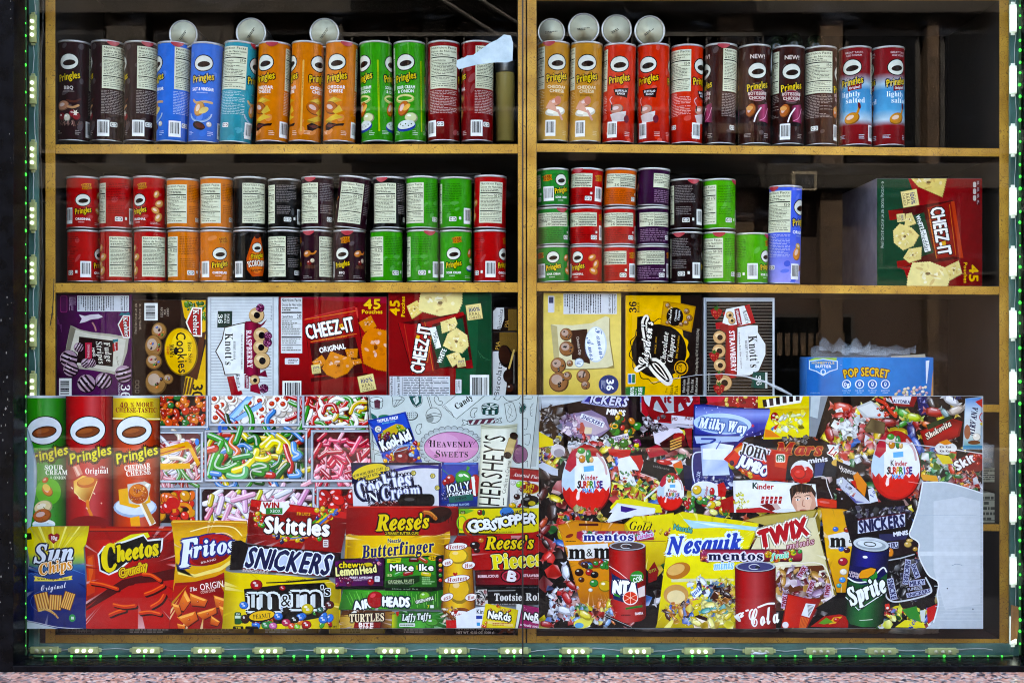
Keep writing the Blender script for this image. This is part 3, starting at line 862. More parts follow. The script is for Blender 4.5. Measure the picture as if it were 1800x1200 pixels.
def food_sour(a, u):
    a.ring('b9b96b', u - 2, 101, 16, 6, 4); a.ring('d9d79a', u - 2, 100, 15, 5, 1.5)
    chip(a, u - 4, 118, 14, 'bf6c1f', 60); a.e('dfae4f', u + 2, 116, 8, 4, 40)
    a.ball('cdd0a0', u + 10, 134, 12, 9)
    a.e('1b3f8f', u, 149, 18, 9, 8); a.e('cfd4ce', u, 146, 16.5, 7.5, 8)
    for i in range(5): a.e('4d6b39', u - 10 + i * 5, 145 + (i % 2) * 3, 1.2)
def food_ham(a, u):
    a.e('cfc9b6', u - 2, 124, 19, 8, 8); a.e('efe9da', u - 2, 122, 16, 6, 8)
    chip(a, u - 3, 108, 10, 'd49a80', 20); a.p('d8a58c', u - 20, 118, u - 12, 104, u - 2, 116, u + 2, 126)
    a.e('c8806a', u + 2, 104, 6, 7); a.r('e3dcc9', u - 6, 126, u + 6, 132); a.l('cf9f92', 4, u + 2, 122, u + 10, 137)
def food_buff(a, u):
    a.p('3a0f12', u - 10, 82, u + 18, 79, u + 15, 97, u - 6, 93); a.t('BUFFALO', u + 4, 85, 3.6, 'ddd', w=20, b=.05); a.t('RANCH', u + 4, 90, 3.4, 'ddd', w=13, b=.05)
    chip(a, u - 3, 117, 12, 'c08a78', 10); a.p('d7cfc8', u - 15, 126, u + 14, 120, u + 12, 138, u - 10, 140)
    a.e('cbbdb8', u, 131, 13, 7); a.l('2a1010', 3, u - 12, 110, u - 12, 118); a.sp('caa', 1.6, u - 12, 108, u - 16, 100, u - 12, 95)
    a.e('7b2a3a', u + 15, 134, 5, 7)
def food_chick(a, u):
    chip(a, u - 12, 116, 12, 'b5692f', 70); a.e('d6a05c', u - 14, 112, 6, 4)
    a.grad([(0, '5f1531'), (.5, 'b5456e'), (1, '4a1026')], [(u, 108), (u + 20, 104), (u + 22, 138), (u + 2, 136)], 0)
    a.sp('e9dfe0', 2.5, u - 6, 136, u - 2, 124, u + 6, 112); a.sp('e39ab5', 1.2, u + 4, 134, u + 14, 128, u + 20, 112)
    a.e('1e0b10', u + 8, 140, 12, 4)
def food_light(a, u):
    chip(a, u, 128, 14, 'c88a24', 20); a.sp('c88a24', 4, u + 8, 122, u + 12, 112, u + 12, 102); a.e('6d1420', u + 13, 106, 2.5, 6, 10)
def food_blue(a, u):
    chip(a, u - 6, 120, 14, 'd0872a', 60); chip(a, u - 4, 108, 8, 'c9a24a', -20); a.e('7c4a22', u - 4, 146, 13, 6)
def food_none(a, u):
    for i, y in enumerate((100, 114, 128, 142)): chip(a, u + 4 * (-1) ** i, y, 11, 'b98a48', 30 * i)
TALL = {
    'maroon': (('300d18', 0, ['BBQ'], food_bbq), dict(bc='A', seed=1, ic='cfc6c0')),
    'blue': (('1a74c8', 0, ['SALT & VINEGAR'], food_salt), dict(bc='A', seed=2)),
    'teal': (('1a98a4', 0, [''], food_salt), dict(bc='B', seed=3)),
    'orange': (('d17d0c', 0, ['CHEDDAR', 'CHEESE'], food_ched), dict(bc='A', seed=4, strip='d9a95a')),
    'green': (('2f9a17', 0, ['SOUR CREAM', '& ONION'], food_sour), dict(bc='A', seed=5, strip='9fb91c')),
    'red': (('8f0b12', 0, ['ORIGINAL'], food_none), dict(bc='A', seed=6, dark='6a080d')),
    'tan': (('c08a2c', 0, ['CHEDDAR', 'CHEESE'], food_ham), dict(bc='B', seed=7, dark='c9a55a', ic='e0d2b0')),
    'redorange': (('cf3408', 0, ['', ''], food_buff), dict(bc='B', seed=8, dark='a31208')),
    'brown': (('42170e', 0, ['ROTISSERIE', 'CHICKEN'], food_chick), dict(bc='B', seed=9, new=True, dark='33100f', ic='d8c9c0')),
    'redblue': (('3d93bd', 0, [''], food_light), dict(bc='A', seed=10, salt=True)),
    'bluelilac': (('4468cf', 0, ['ORIGINAL'], food_blue), dict(bc='B', seed=11, dark='a29fdc')),
}
def badge(a, u, v, s, rot=8):
    a.pp('c98a10', Art.rt([(u - s, v - s * .45), (u - s * .2, v - s * .62), (u + s, v - s * .5), (u + s * .86, v), (u + s, v + s * .5), (u, v + s * .62), (u - s * .9, v + s * .5), (u - s * .75, v)], u, v, rot))
    a.t('GRAB', u - s * .1, v - s * .22, s * .4, '8c0f10', rot=rot, b=.05); a.t('N GO', u + s * .1, v + s * .25, s * .42, '8c0f10', rot=rot, b=.05)
def short_wrap(base, flavour, food, seed, ic='e6e6e0', bottle=False):
    a = Art(-4, 0, 172, SHORT_H, 1.5)
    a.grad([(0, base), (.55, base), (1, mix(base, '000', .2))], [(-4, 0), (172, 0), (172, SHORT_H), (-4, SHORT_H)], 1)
    rg = random.Random(seed)
    for i in range(16): a.e(mix(base, 'fff' if i % 2 else '000', .06), rg.uniform(-4, 172), rg.uniform(3, 88), rg.uniform(4, 10), rg.uniform(2, 5), rg.uniform(0, 90), 9)
    nutri(a, 0, 12, 44, 82, seed, '150 270')
    a.fine(mix(base, '000', .55) if ic != 'b' else '8a8280', 47, 12, 84, 44, 11, seed + 1, .4)
    a.fine(mix(base, '000', .5) if ic != 'b' else '8a8280', 48, 50, 76, 66, 5, seed + 2, .4)
    ic = 'dcd6d0' if ic == 'b' else ic
    recyc(a, 67, 75, 6.5)
    a.rr('d8d8d0', 78, 71, 82, 76, .5)
    a.bars(87, 55, 105, 83, 0, seed)
    if bottle:
        a.pp('c2560f', [(118, 30), (122, 18), (128, 9), (134, 8), (139, 16), (142, 30), (147, 45), (148, 66), (143, 80), (122, 82), (113, 70), (112, 50)])
        a.e('e07d1c', 130, 56, 14, 20); a.e('3a1208', 132, 11, 6, 4, 30)
        emblem(a, 131, 31, 10, 9); brand(a, 132, 45, 24, 8)
        a.t("SCORCHIN'", 130, 58, 10, 'f3e6d4', w=32, rot=4, b=.03, o=[('6d1d06', 1.2)], arc=30)
        a.fine('4a1a08', 120, 68, 142, 74, 2, 3)
    else:
        badge(a, 130, 18, 9)
        emblem(a, 124, 42, 13.5, 11.5); brand(a, 124, 60, 28, 9.5)
        a.t(flavour, 124, 75, 3.8, ic, b=.06, fit=26); a.fine(mix(base, ic, .5), 116, 79, 132, 82, 1, 5)
        food(a, 158)
        a.fine(mix(base, ic, .5), 145, 80, 166, 85, 2, 6, .4)
    return a
def chips_s(c1='d39a56'):
    def f(a, u):
        for x, y, s, r in ((-2, 32, 7, 60), (4, 48, 9, 20), (-4, 60, 8, -30), (2, 72, 9, 50)): chip(a, u + x, y, s, c1, r)
    return f
def bbq_s(a, u):
    chip(a, u - 4, 42, 8, 'c27a2c', 20); a.sp('c27a2c', 3, u + 2, 42, u + 8, 42, u + 12, 38); a.ball('7d1d18', u, 58, 5); a.ball('c9b9a0', u + 6, 54, 4)
    for i in range(12): a.l('6d4a30', .8, u - 9 + i * 1.7, 68, u - 7 + i * 1.6, 62, cap=False)
def sour_s(a, u):
    chip(a, u, 40, 9, 'bf6c1f', 60); a.ball('cdd0a0', u + 5, 54, 7, 5); a.e('1b3f8f', u, 68, 10, 5); a.e('cfd4ce', u, 66, 9, 4)
SHORT = {
    'red': ('b3060f', 'ORIGINAL', chips_s(), 21), 'orange': ('d0780c', 'CHEDDAR', chips_s('c99a30'), 22), 'green': ('2f9a17', 'SOUR CREAM', sour_s, 23),
    'maroon': ('330a1e', 'BBQ', bbq_s, 24, 'b'), 'black': ('120f0e', '', chips_s('a04a18'), 25, 'b', True), 'brown': ('24090d', 'BBQ', bbq_s, 26, 'b'), 'lime': ('4aa812', 'SOUR CREAM', sour_s, 27),
}
def small_wrap(base, flavour, food, seed, ic='e6e6e0'):
    a = Art(-4, 0, 172, SMALL_H, 1.5)
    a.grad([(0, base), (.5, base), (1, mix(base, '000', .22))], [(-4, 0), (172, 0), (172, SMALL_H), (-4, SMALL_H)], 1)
    nutri_wide(a, 0, 10, 63, 34, seed)
    a.fine(mix(base, '000', .5) if ic != 'b' else '9a7a92', 2, 38, 62, 60, 7, seed + 1, .4)
    ic = 'dcd6d0' if ic == 'b' else ic
    recyc(a, 57, 53, 6); a.rr('d8d8d0', 60, 42, 64, 46, .5)
    a.bars(69, 32, 88, 57, 0, seed); badge(a, 77, 17, 9, 5)
    emblem(a, 103, 21, 12, 11); brand(a, 103, 38, 27, 9)
    a.t(flavour, 103, 51, 3.4, ic, b=.06, fit=24); a.fine(mix(base, ic, .5), 95, 55, 111, 58, 1, 5)
    food(a, 134)
    return a
def sm(f):
    def g(a, u):
        a_ = a
        for x, y, s, r in ((-3, 22, 8, 30), (5, 34, 9, 60), (0, 46, 9, -20)): chip(a_, u + x, y, s, f, r)
    return g
SMALL = {'green': ('188a35', 'SOUR CREAM', sm('cf8a4a'), 31), 'red': ('b5070e', 'ORIGINAL', sm('d2862c'), 32), 'orange': ('cf640c', 'CHEDDAR', sm('c99a30'), 33), 'purple': ('3f0b3c', 'BBQ', sm('a86a4a'), 34, 'b')}
YC = SF + .004 + RAD * sc_(.12)
KC = sc_(YC)
CUTS = {}
def wrap_mesh(art, H, seam):
    r = RAD * KC
    n = 36
    cuts = [j * 2 * math.pi * RAD / n for j in range(-40, 41) if art.b[0] < j * 2 * math.pi * RAD / n < art.b[2]]
    def fn(X, Y, L):
        a = X / RAD; st = 2 * math.pi / n
        q = (r + .00004 + L * LS) * math.cos(st / 2) / np.cos(a - (np.floor(a / st + 1e-4) + .5) * st)   # stay on the facets
        return (q * np.sin(a), -q * np.cos(a), (H - Y) * KC)
    return art.mesh('wrap', fn, cuts, True, lambda v: np.c_[v[:, 0], v[:, 1], v[:, 2] * 0] / np.maximum(np.hypot(v[:, 0], v[:, 1]), 1e-6)[:, None])
protos = {}
def make_can(kind, size):
    H = {'tall': TALL_H, 'short': SHORT_H, 'small': SMALL_H}[size]
    if size == 'tall': a = tall_wrap(*TALL[kind][0], **TALL[kind][1])
    elif size == 'short': a = short_wrap(*SHORT[kind])
    else: a = small_wrap(*SMALL[kind])
    h = H * KC; r = RAD * KC
    wm = wrap_mesh(a, H, 0)
    wm.materials.append(M['print_can'])
    body = MB().lathe([(r - .0002, .0015), (r - .0002, h - .004)], 36).mesh('tube_core', True)
    rim = MB().lathe([(r - .002, h - .0055), (r + .0007, h - .005), (r + .0012, h - .0025), (r + .0004, h - .0002), (r - .0016, h), (r - .003, h - .003), (.002, h - .0034)], 36).mesh('top_rim', True)
    base = MB().lathe([(.002, .002), (r - .003, .002), (r - .0012, 0), (r + .0009, .0005), (r + .0011, .0025), (r - .0004, .0034)], 36).mesh('bottom_rim', True)
    body.materials.append(M['carton']); rim.materials.append(M['rim']); base.materials.append(M['tin'])
    return [('wrap', wm), ('tube_core', body), ('top_rim', rim), ('bottom_rim', base)], h
_tab = None
def can(kind, size, xt, yt, xb, yb, ang, label, group, tabang=None, dy=0.0):
    global _tab
    if (kind, size) not in protos: protos[kind, size] = make_can(kind, size)
    parts, h = protos[kind, size]
    y = YC + dy
    b, t = W(xb, yb, y), W(xt, yt, y)
    d = t - b
    o = empty('chip_can', b, label, 'chip can', group)
    o.rotation_mode = 'ZYX'
    sc = d.length / h
    o.scale = (1, 1, sc)
    o.rotation_euler = (0, math.atan2(d.x, d.z), R_(ang))
    for n, me in parts:
        c = bpy.data.objects.new(n, me); COL.objects.link(c); c.parent = o
    if tabang is not None:
        r = RAD * KC
        v, f = [], []
        for i in range(7):
            aa = R_(-22 + i * 7.3); dn = .0105 * math.sin(math.pi * (i + .6) / 7.2)
            for rr, z in ((r + .0016, h - .0028), (r + .0012, h - .004 - dn)):
                v.append((rr * math.sin(aa), -rr * math.cos(aa), z))
        for i in range(6): f.append((2 * i, 2 * i + 1, 2 * i + 3, 2 * i + 2))
        if _tab is None:
            _tab = {}
        if size not in _tab:
            me = bpy.data.meshes.new('seal_tab'); me.from_pydata(v, [], f); me.materials.append(M['tab']); _tab[size] = me
            for p in me.polygons: p.use_smooth = True
        c = bpy.data.objects.new('seal_tab', _tab[size]); COL.objects.link(c); c.parent = o
        c.rotation_euler = (0, 0, R_(tabang - ang))
    return o
def face(size, a):
    a = (a + 180) % 360 - 180
    if size == 'tall':
        v = {'oval badge': a, 'second badge': (a - 123 + 180) % 360 - 180, 'nutrition panel': (a + 137 + 180) % 360 - 180}
    elif size == 'short':
        v = {'nutrition panel': (a + 45 + 180) % 360 - 180, 'barcode': (a + 197 + 180) % 360 - 180, 'oval badge': (a + 254 + 180) % 360 - 180, 'small print': (a + 130 + 180) % 360 - 180}
    else:
        v = {'nutrition panel': (a + 65 + 180) % 360 - 180, 'barcode': (a + 161 + 180) % 360 - 180, 'oval badge': (a + 212 + 180) % 360 - 180}
    return min(v, key=lambda k: abs(v[k])).replace('second badge', 'oval badge')
CN = {'redorange': 'red-orange', 'redblue': 'red and blue', 'bluelilac': 'blue and lilac', 'brown': 'dark brown', 'lime': 'lime green', 'tan': 'golden tan'}
G1 = 'tall chip cans on the top shelves'
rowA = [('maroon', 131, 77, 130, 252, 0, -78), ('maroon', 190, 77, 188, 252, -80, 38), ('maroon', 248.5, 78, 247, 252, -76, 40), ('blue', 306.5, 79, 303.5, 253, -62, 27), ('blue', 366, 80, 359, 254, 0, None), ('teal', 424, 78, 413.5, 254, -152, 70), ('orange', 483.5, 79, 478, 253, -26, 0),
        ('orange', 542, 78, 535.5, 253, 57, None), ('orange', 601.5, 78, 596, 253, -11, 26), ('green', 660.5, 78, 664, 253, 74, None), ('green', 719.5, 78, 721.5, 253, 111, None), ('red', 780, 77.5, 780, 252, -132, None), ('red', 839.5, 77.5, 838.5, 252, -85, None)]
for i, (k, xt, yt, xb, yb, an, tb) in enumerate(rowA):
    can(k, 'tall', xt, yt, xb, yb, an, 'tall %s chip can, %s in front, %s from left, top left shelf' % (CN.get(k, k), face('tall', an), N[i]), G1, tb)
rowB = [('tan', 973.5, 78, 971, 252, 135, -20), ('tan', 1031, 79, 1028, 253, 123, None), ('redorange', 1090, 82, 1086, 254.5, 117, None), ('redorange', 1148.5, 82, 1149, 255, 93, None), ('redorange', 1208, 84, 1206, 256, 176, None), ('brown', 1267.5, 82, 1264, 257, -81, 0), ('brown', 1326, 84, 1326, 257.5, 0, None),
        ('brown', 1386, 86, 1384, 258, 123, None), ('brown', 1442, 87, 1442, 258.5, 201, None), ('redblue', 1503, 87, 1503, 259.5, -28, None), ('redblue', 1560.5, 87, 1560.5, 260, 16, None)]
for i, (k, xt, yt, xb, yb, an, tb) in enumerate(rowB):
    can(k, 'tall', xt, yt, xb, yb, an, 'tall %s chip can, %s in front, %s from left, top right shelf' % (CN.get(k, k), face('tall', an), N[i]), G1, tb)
G2 = 'short chip cans stacked on the middle shelves'
up = [('red', 146.5, 125, None), ('red', 204.5, -110, None), ('red', 263, 83, None), ('orange', 322, -62, None), ('orange', 381, -62, None), ('black', 440, -16, None), ('black', 500, -115, None), ('maroon', 558.5, -80, -20), ('maroon', 620, -46, None), ('black', 684, -59, -22), ('green', 742, -80, None), ('green', 801, -145, None), ('red', 861.5, -40, None)]
lo = [('red', 148, -171, None), ('red', 205, -7, None), ('red', 265, -14, None), ('orange', 324, -98, None), ('orange', 380.5, 133, None), ('black', 439, 132, None), ('black', 500, -75, None), ('maroon', 556, 20, -20), ('maroon', 614, 86, 0), ('green', 679.5, -96, None), ('green', 743.5, -136, 30), ('green', 801, 101, None), ('red', 861, -193, None)]
ty = [313, 313, 312.5, 316.5, 314, 313.5, 317, 313, 312.5, 313.5, 312.5, 314, 311]
tl = [0, 0, 0, 0, 0, 0, 0, 0, 5, 0, 0, 0, 1]
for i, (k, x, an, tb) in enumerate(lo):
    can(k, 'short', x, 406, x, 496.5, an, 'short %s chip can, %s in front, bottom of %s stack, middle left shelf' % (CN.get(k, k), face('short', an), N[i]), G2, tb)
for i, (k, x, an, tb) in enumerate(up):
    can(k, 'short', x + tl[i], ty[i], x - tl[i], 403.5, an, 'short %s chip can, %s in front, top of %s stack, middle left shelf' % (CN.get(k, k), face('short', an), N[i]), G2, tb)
G3 = 'small chip cans in stacks of three'
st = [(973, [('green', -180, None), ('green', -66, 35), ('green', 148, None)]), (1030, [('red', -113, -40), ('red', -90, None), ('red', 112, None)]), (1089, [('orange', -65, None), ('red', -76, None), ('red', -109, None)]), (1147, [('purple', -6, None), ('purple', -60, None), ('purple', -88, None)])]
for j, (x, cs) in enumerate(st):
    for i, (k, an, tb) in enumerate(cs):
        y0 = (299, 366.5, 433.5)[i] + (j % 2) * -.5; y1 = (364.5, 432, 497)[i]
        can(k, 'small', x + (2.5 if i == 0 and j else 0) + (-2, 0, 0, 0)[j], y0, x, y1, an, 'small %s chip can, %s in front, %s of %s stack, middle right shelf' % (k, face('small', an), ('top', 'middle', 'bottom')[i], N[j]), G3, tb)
for k, x, y0, y1, an, tb, pos in (('brown', 1206, 317, 405, -146, 20, 'top of dark pair'), ('brown', 1206, 409, 498, -163, -35, 'bottom of dark pair'), ('lime', 1264, 317, 405, -110, 62, 'top of lime pair'), ('lime', 1264, 409, 498.5, -86, -10, 'bottom of lime pair'), ('lime', 1321, 411, 499.5, -204, 62, 'alone by tall blue can')):
    can(k, 'short', x, y0, x, y1, an, 'short %s chip can, %s in front, %s, middle right shelf' % (CN[k], face('short', an), pos), G2, tb)
can('bluelilac', 'tall', 1381, 329, 1377, 500, -183, 'tall blue and lilac chip can on the middle right shelf', 'tall chip cans on the middle shelf', -60)
# cans lying on the row, round foil ends to the glass
G4 = 'chip cans lying on their sides on the top row'
for i, (x, y, r, side) in enumerate([(322.5, 61, 25, 'left'), (441.5, 58.5, 26.5, 'left'), (570.5, 58.5, 26, 'left'), (969, 57, 24, 'right'), (1026, 51, 27.5, 'right'), (1084, 53, 27, 'right'), (1142, 55, 27, 'right')]):
    yf = SF + .03 + .004 * (i % 3)
    k = sc_(yf); c = W(x, y, yf); rr = r * k
    j = i if i < 3 else i - 3
    o = empty('lying_can', c, 'chip can lying on its side, pale end out, %s of %s on top %s shelf' % (N[j], 'three' if i < 3 else 'four', side), 'chip can', G4)
    m = Matrix.Translation(c) @ Matrix.Rotation(R_(-90), 4, 'X')
    MB().lathe([(rr - .0012, 0), (rr - .0012, .1)], 36, m).build('tube', M['dark_board'], o, True)
    MB().lathe([(rr * .9, -.0015), (rr * .95, -.0035), (rr, -.003), (rr + .0004, .002), (rr - .001, .004)], 40, m, cap=False).build('rim', M['tin'], o, True)
    en = MB().lathe([(rr * .9, -.0016), (rr * .86, -.0008), (rr * .5, -.0006), (.0005, -.0006)], 40, m).build('foil_end', M['lid'], o, True)
    a = Art(x - 20, y - 20, x + 20, y + 20, 2)
    rg = random.Random(i)
    a.T(x, y, 55 if i < 3 else rg.uniform(-10, 50)).fine('4e4e44', -11, -2.2, 11, 2.2, 2, i, .6)
    a.flat('stamp', yf - .0036, M['print_box'], en).location = (0, 0, 0)
# ---------------------------------------------------------------- cartons on the lower shelves
G5 = 'snack cartons on the shelf above the printed film'
def carton(name, label, x0, y0, x1, y1, depth, side, draw, group=G5, dy=.012, cat='carton'):
    y = SF + dy; k = sc_(y)
    a, b = W(x0, y0, y), W(x1, y1, y)
    o = empty(name, ((a.x + b.x) / 2, y, b.z), label, cat, group)
    MB().box(a.x, b.x, y, y + depth, b.z, a.z, .0015).build('box_body', side, o)
    art = Art(x0 + .6, y0 + .6, x1 - .6, y1 - .2, 2)
    draw(art)
    art.flat('front_print', y, M['print_box'], o)
    return o
def smat(c): return noisy(mat('carton_side', c, .5), 30, mix(c, '000', .25), c)
def cookie(a, x, y, r, c='b98a55', dots=None, seed=0, ry=None):
    ry = ry or r
    a.e(mix(c, '000', .6), x, y, r, ry); a.e(c, x - r * .05, y - r * .05, r * .9, ry * .9); a.e(mix(c, 'fff', .25), x - r * .2, y - r * .25, r * .55, ry * .5)
    rg = random.Random(seed)
    for d in dots or ():
        t, q = rg.uniform(0, 6.28), r * rg.uniform(.1, .65)
        a.ball(d, x + q * math.cos(t), y + q * math.sin(t) * ry / r, r * .17, r * .13, rg.uniform(0, 90))
def stripe_cookie(a, x, y, r, rot=30):
    a.e('1c0a16', x, y, r, r * .97); a.e('b99aa8', x - r * .04, y - r * .04, r * .92, r * .9); a.e('d9c4cc', x - r * .2, y - r * .2, r * .5, r * .45)
    for d in (-.5, -.05, .42):
        c, s_ = math.cos(R_(rot)), math.sin(R_(rot)); h = math.sqrt(max(0, .8 - d * d)) * r
        a.sp('2a1020', r * .24, x - h * c - d * r * s_, y + h * s_ - d * r * c, x - d * r * s_, y - d * r * c + r * .06, x + h * c - d * r * s_, y - h * s_ - d * r * c, cap=False)
    a.e('2a1020', x, y, r * .13)
def nutbox(a, x0, y0, x1, y1, rot, seed, cal):
    a.r('cfd2d4', x0, y0, x1, y1)
    if rot:
        a.fine('4a4c52', x0 + 4, y0 + 6, x1 - (x1 - x0) * .28, y1 - 6, 16, seed, .4, ax=1)
        for t in (.2, .38, .5): a.r('1c1c22', x0 + (x1 - x0) * t, y0 + 4, x0 + (x1 - x0) * t + 3, y1 - 4)
        a.t('Nutrition Facts', x1 - 12, (y0 + y1) / 2, 11, '101014', rot=-90 if rot > 0 else 90, w=(y1 - y0) * .9, b=.03)
        a.t('Calories %s' % cal, x1 - 46, (y0 + y1) / 2, 15, '101014', rot=-90 if rot > 0 else 90, w=(y1 - y0) * .88, b=.03)
        a.r('101014', x1 - 30, y0 + 4, x1 - 26, y1 - 4)
def cracker(a, pts, c, seed=1, hole=None):
    cx, cy = sum(p[0] for p in pts) / len(pts), sum(p[1] for p in pts) / len(pts)
    o = []
    for i in range(len(pts)):                           # pinked edge
        p, q = pts[i], pts[(i + 1) % len(pts)]
        n = max(3, int(math.hypot(q[0] - p[0], q[1] - p[1]) / 16))
        for j in range(n):
            for t, e in ((j / n, 1.0), ((j + .5) / n, .955)):
                x, y = p[0] + (q[0] - p[0]) * t, p[1] + (q[1] - p[1]) * t
                o.append((cx + (x - cx) * e, cy + (y - cy) * e))
    a.pp(mix(c, '000', .4), [(x + 3, y + 4) for x, y in o]); a.pp(c, o)
    rg = random.Random(seed); w = max(p[0] for p in pts) - min(p[0] for p in pts); h = max(p[1] for p in pts) - min(p[1] for p in pts)
    for i in range(18):
        t, q = rg.uniform(0, 6.28), rg.uniform(.05, .33)
        a.e(mix(c, 'fff' if i % 2 else 'a85a08', rg.uniform(.15, .4)), cx + q * w * math.cos(t), cy + q * h * math.sin(t), w * rg.uniform(.03, .09), h * rg.uniform(.02, .06), rg.uniform(0, 180), 9)
    a.e(mix(c, '5a1804', .75), cx, cy, w * .055, h * .055)
def real_cheese(a, x, y, s, rot):
    a.T(x, y, rot)
    a.star('c9b368', 0, 0, s * 1.0, s * 1.0, 2, 45)
    a.r('e8d694', -s * .68, -s * .68, s * .68, s * .68)
    a.t('made with', 0, -s * .5, s * .13, '3a2a10', f='C'); a.t('100%', 0, -s * .22, s * .34, '1b2f78', w=s * 1.1, b=.04)
    a.t('REAL', 0, s * .18, s * .3, '4a1d10', w=s * 1.0, b=.02); a.t('CHEESE', 0, s * .52, s * .22, '4a1d10', w=s * 1.15, b=.02)
    a.T()
# --- purple biscuit carton
def d_fudge(a):
    a.Z(0, 490, 3.75)
    a.grad([(0, '3c0b38'), (.5, '5f125a'), (1, '560f52')], [(360, 90), (880, 90), (880, 840), (360, 840)], 0)
    a.rr('8f2a6b', 398, 110, 444, 222, 12); a.rr('5a1050', 402, 114, 440, 218, 10)
    a.fine('b89ab2', 455, 120, 500, 210, 6, 4, .4, ax=1)
    nutbox(a, 510, 110, 850, 215, 1, 3, '280')
    a.pp('b9b2a0', [(465, 306), (530, 335), (610, 352), (720, 362), (850, 384), (838, 480), (812, 560), (800, 642), (720, 620), (600, 600), (500, 590), (418, 562), (440, 430)])
    a.pp('d6d0bf', [(480, 330), (600, 365), (720, 378), (830, 400), (815, 500), (785, 615), (640, 590), (450, 555), (455, 440)])
    a.p('8a8272', 465, 306, 500, 330, 440, 560, 418, 562)
    a.p('2a0d14', 522, 380, 752, 408, 742, 578, 508, 552)
    a.t('Fudge', 713, 482, 40, 'ece7da', rot=-82, f='I', w=130); a.t('Stripes', 662, 485, 40, 'ece7da', rot=-82, f='I', w=150); a.t('MINIS', 618, 482, 16, 'ece7da', rot=-82, w=60, b=.04)
    a.r('c0284a', 562, 420, 606, 532); a.t('ORIGINAL', 584, 476, 13, 'f0d8dc', rot=-90, w=90)
    a.p('b01722', 742, 430, 776, 414, 778, 470, 745, 480); a.t('Keebler', 760, 448, 9, 'eee', rot=-82, w=44, f='S')
    a.p('1a7f86', 742, 400, 780, 395, 778, 412, 746, 420)
    a.t('Tiny flavor', 776, 540, 12, '2a1014', rot=-80, w=60)
    for x, y, r, ro in ((520, 452, 34, 60), (568, 556, 34, 40), (606, 554, 30, 60)): stripe_cookie(a, x, y, r, ro)
    for x, y, r, ro in ((455, 528, 62, -20), (468, 596, 52, -25), (572, 690, 64, -50), (684, 672, 56, 55), (818, 628, 62, 15)): stripe_cookie(a, x, y, r, ro)
    a.p('e6e2dc', 776, 300, 812, 240, 858, 240, 858, 390, 812, 390); a.p('b3141e', 784, 302, 816, 248, 852, 248, 852, 382, 816, 382)
    a.t('Keebler', 832, 316, 30, 'f4f0ea', rot=-84, w=128, f='S', o=[('5a0810', 3)])
    a.pp('1d7a80', [(785, 240), (800, 222), (826, 228), (850, 220), (858, 238)])
    for i in range(6): a.l('8a4a88', 1.5, 380 + i * 5, 250 + i * 20, 380 + i * 5, 300)
    a.bars(390, 655, 472, 780, 1, 6); a.t('36', 826, 740, 58, 'f0eae4', rot=-90, w=88, f='S', b=.02); a.t('POUCHES', 786, 732, 14, 'e2d6de', rot=-90, w=92)
    a.pp('d9cfd4', [(520, 235), (560, 245), (600, 235), (650, 232), (680, 250), (650, 262), (600, 268), (560, 285), (525, 292), (540, 262)]); a.sp('c48f86', 10, 610, 290, 625, 315, 632, 340)
carton('cookie_carton', 'purple cookie carton lying on its side with striped biscuits, leftmost above the film', 97, 516.5, 231.5, 709, .26, smat('4a0d46'), d_fudge)
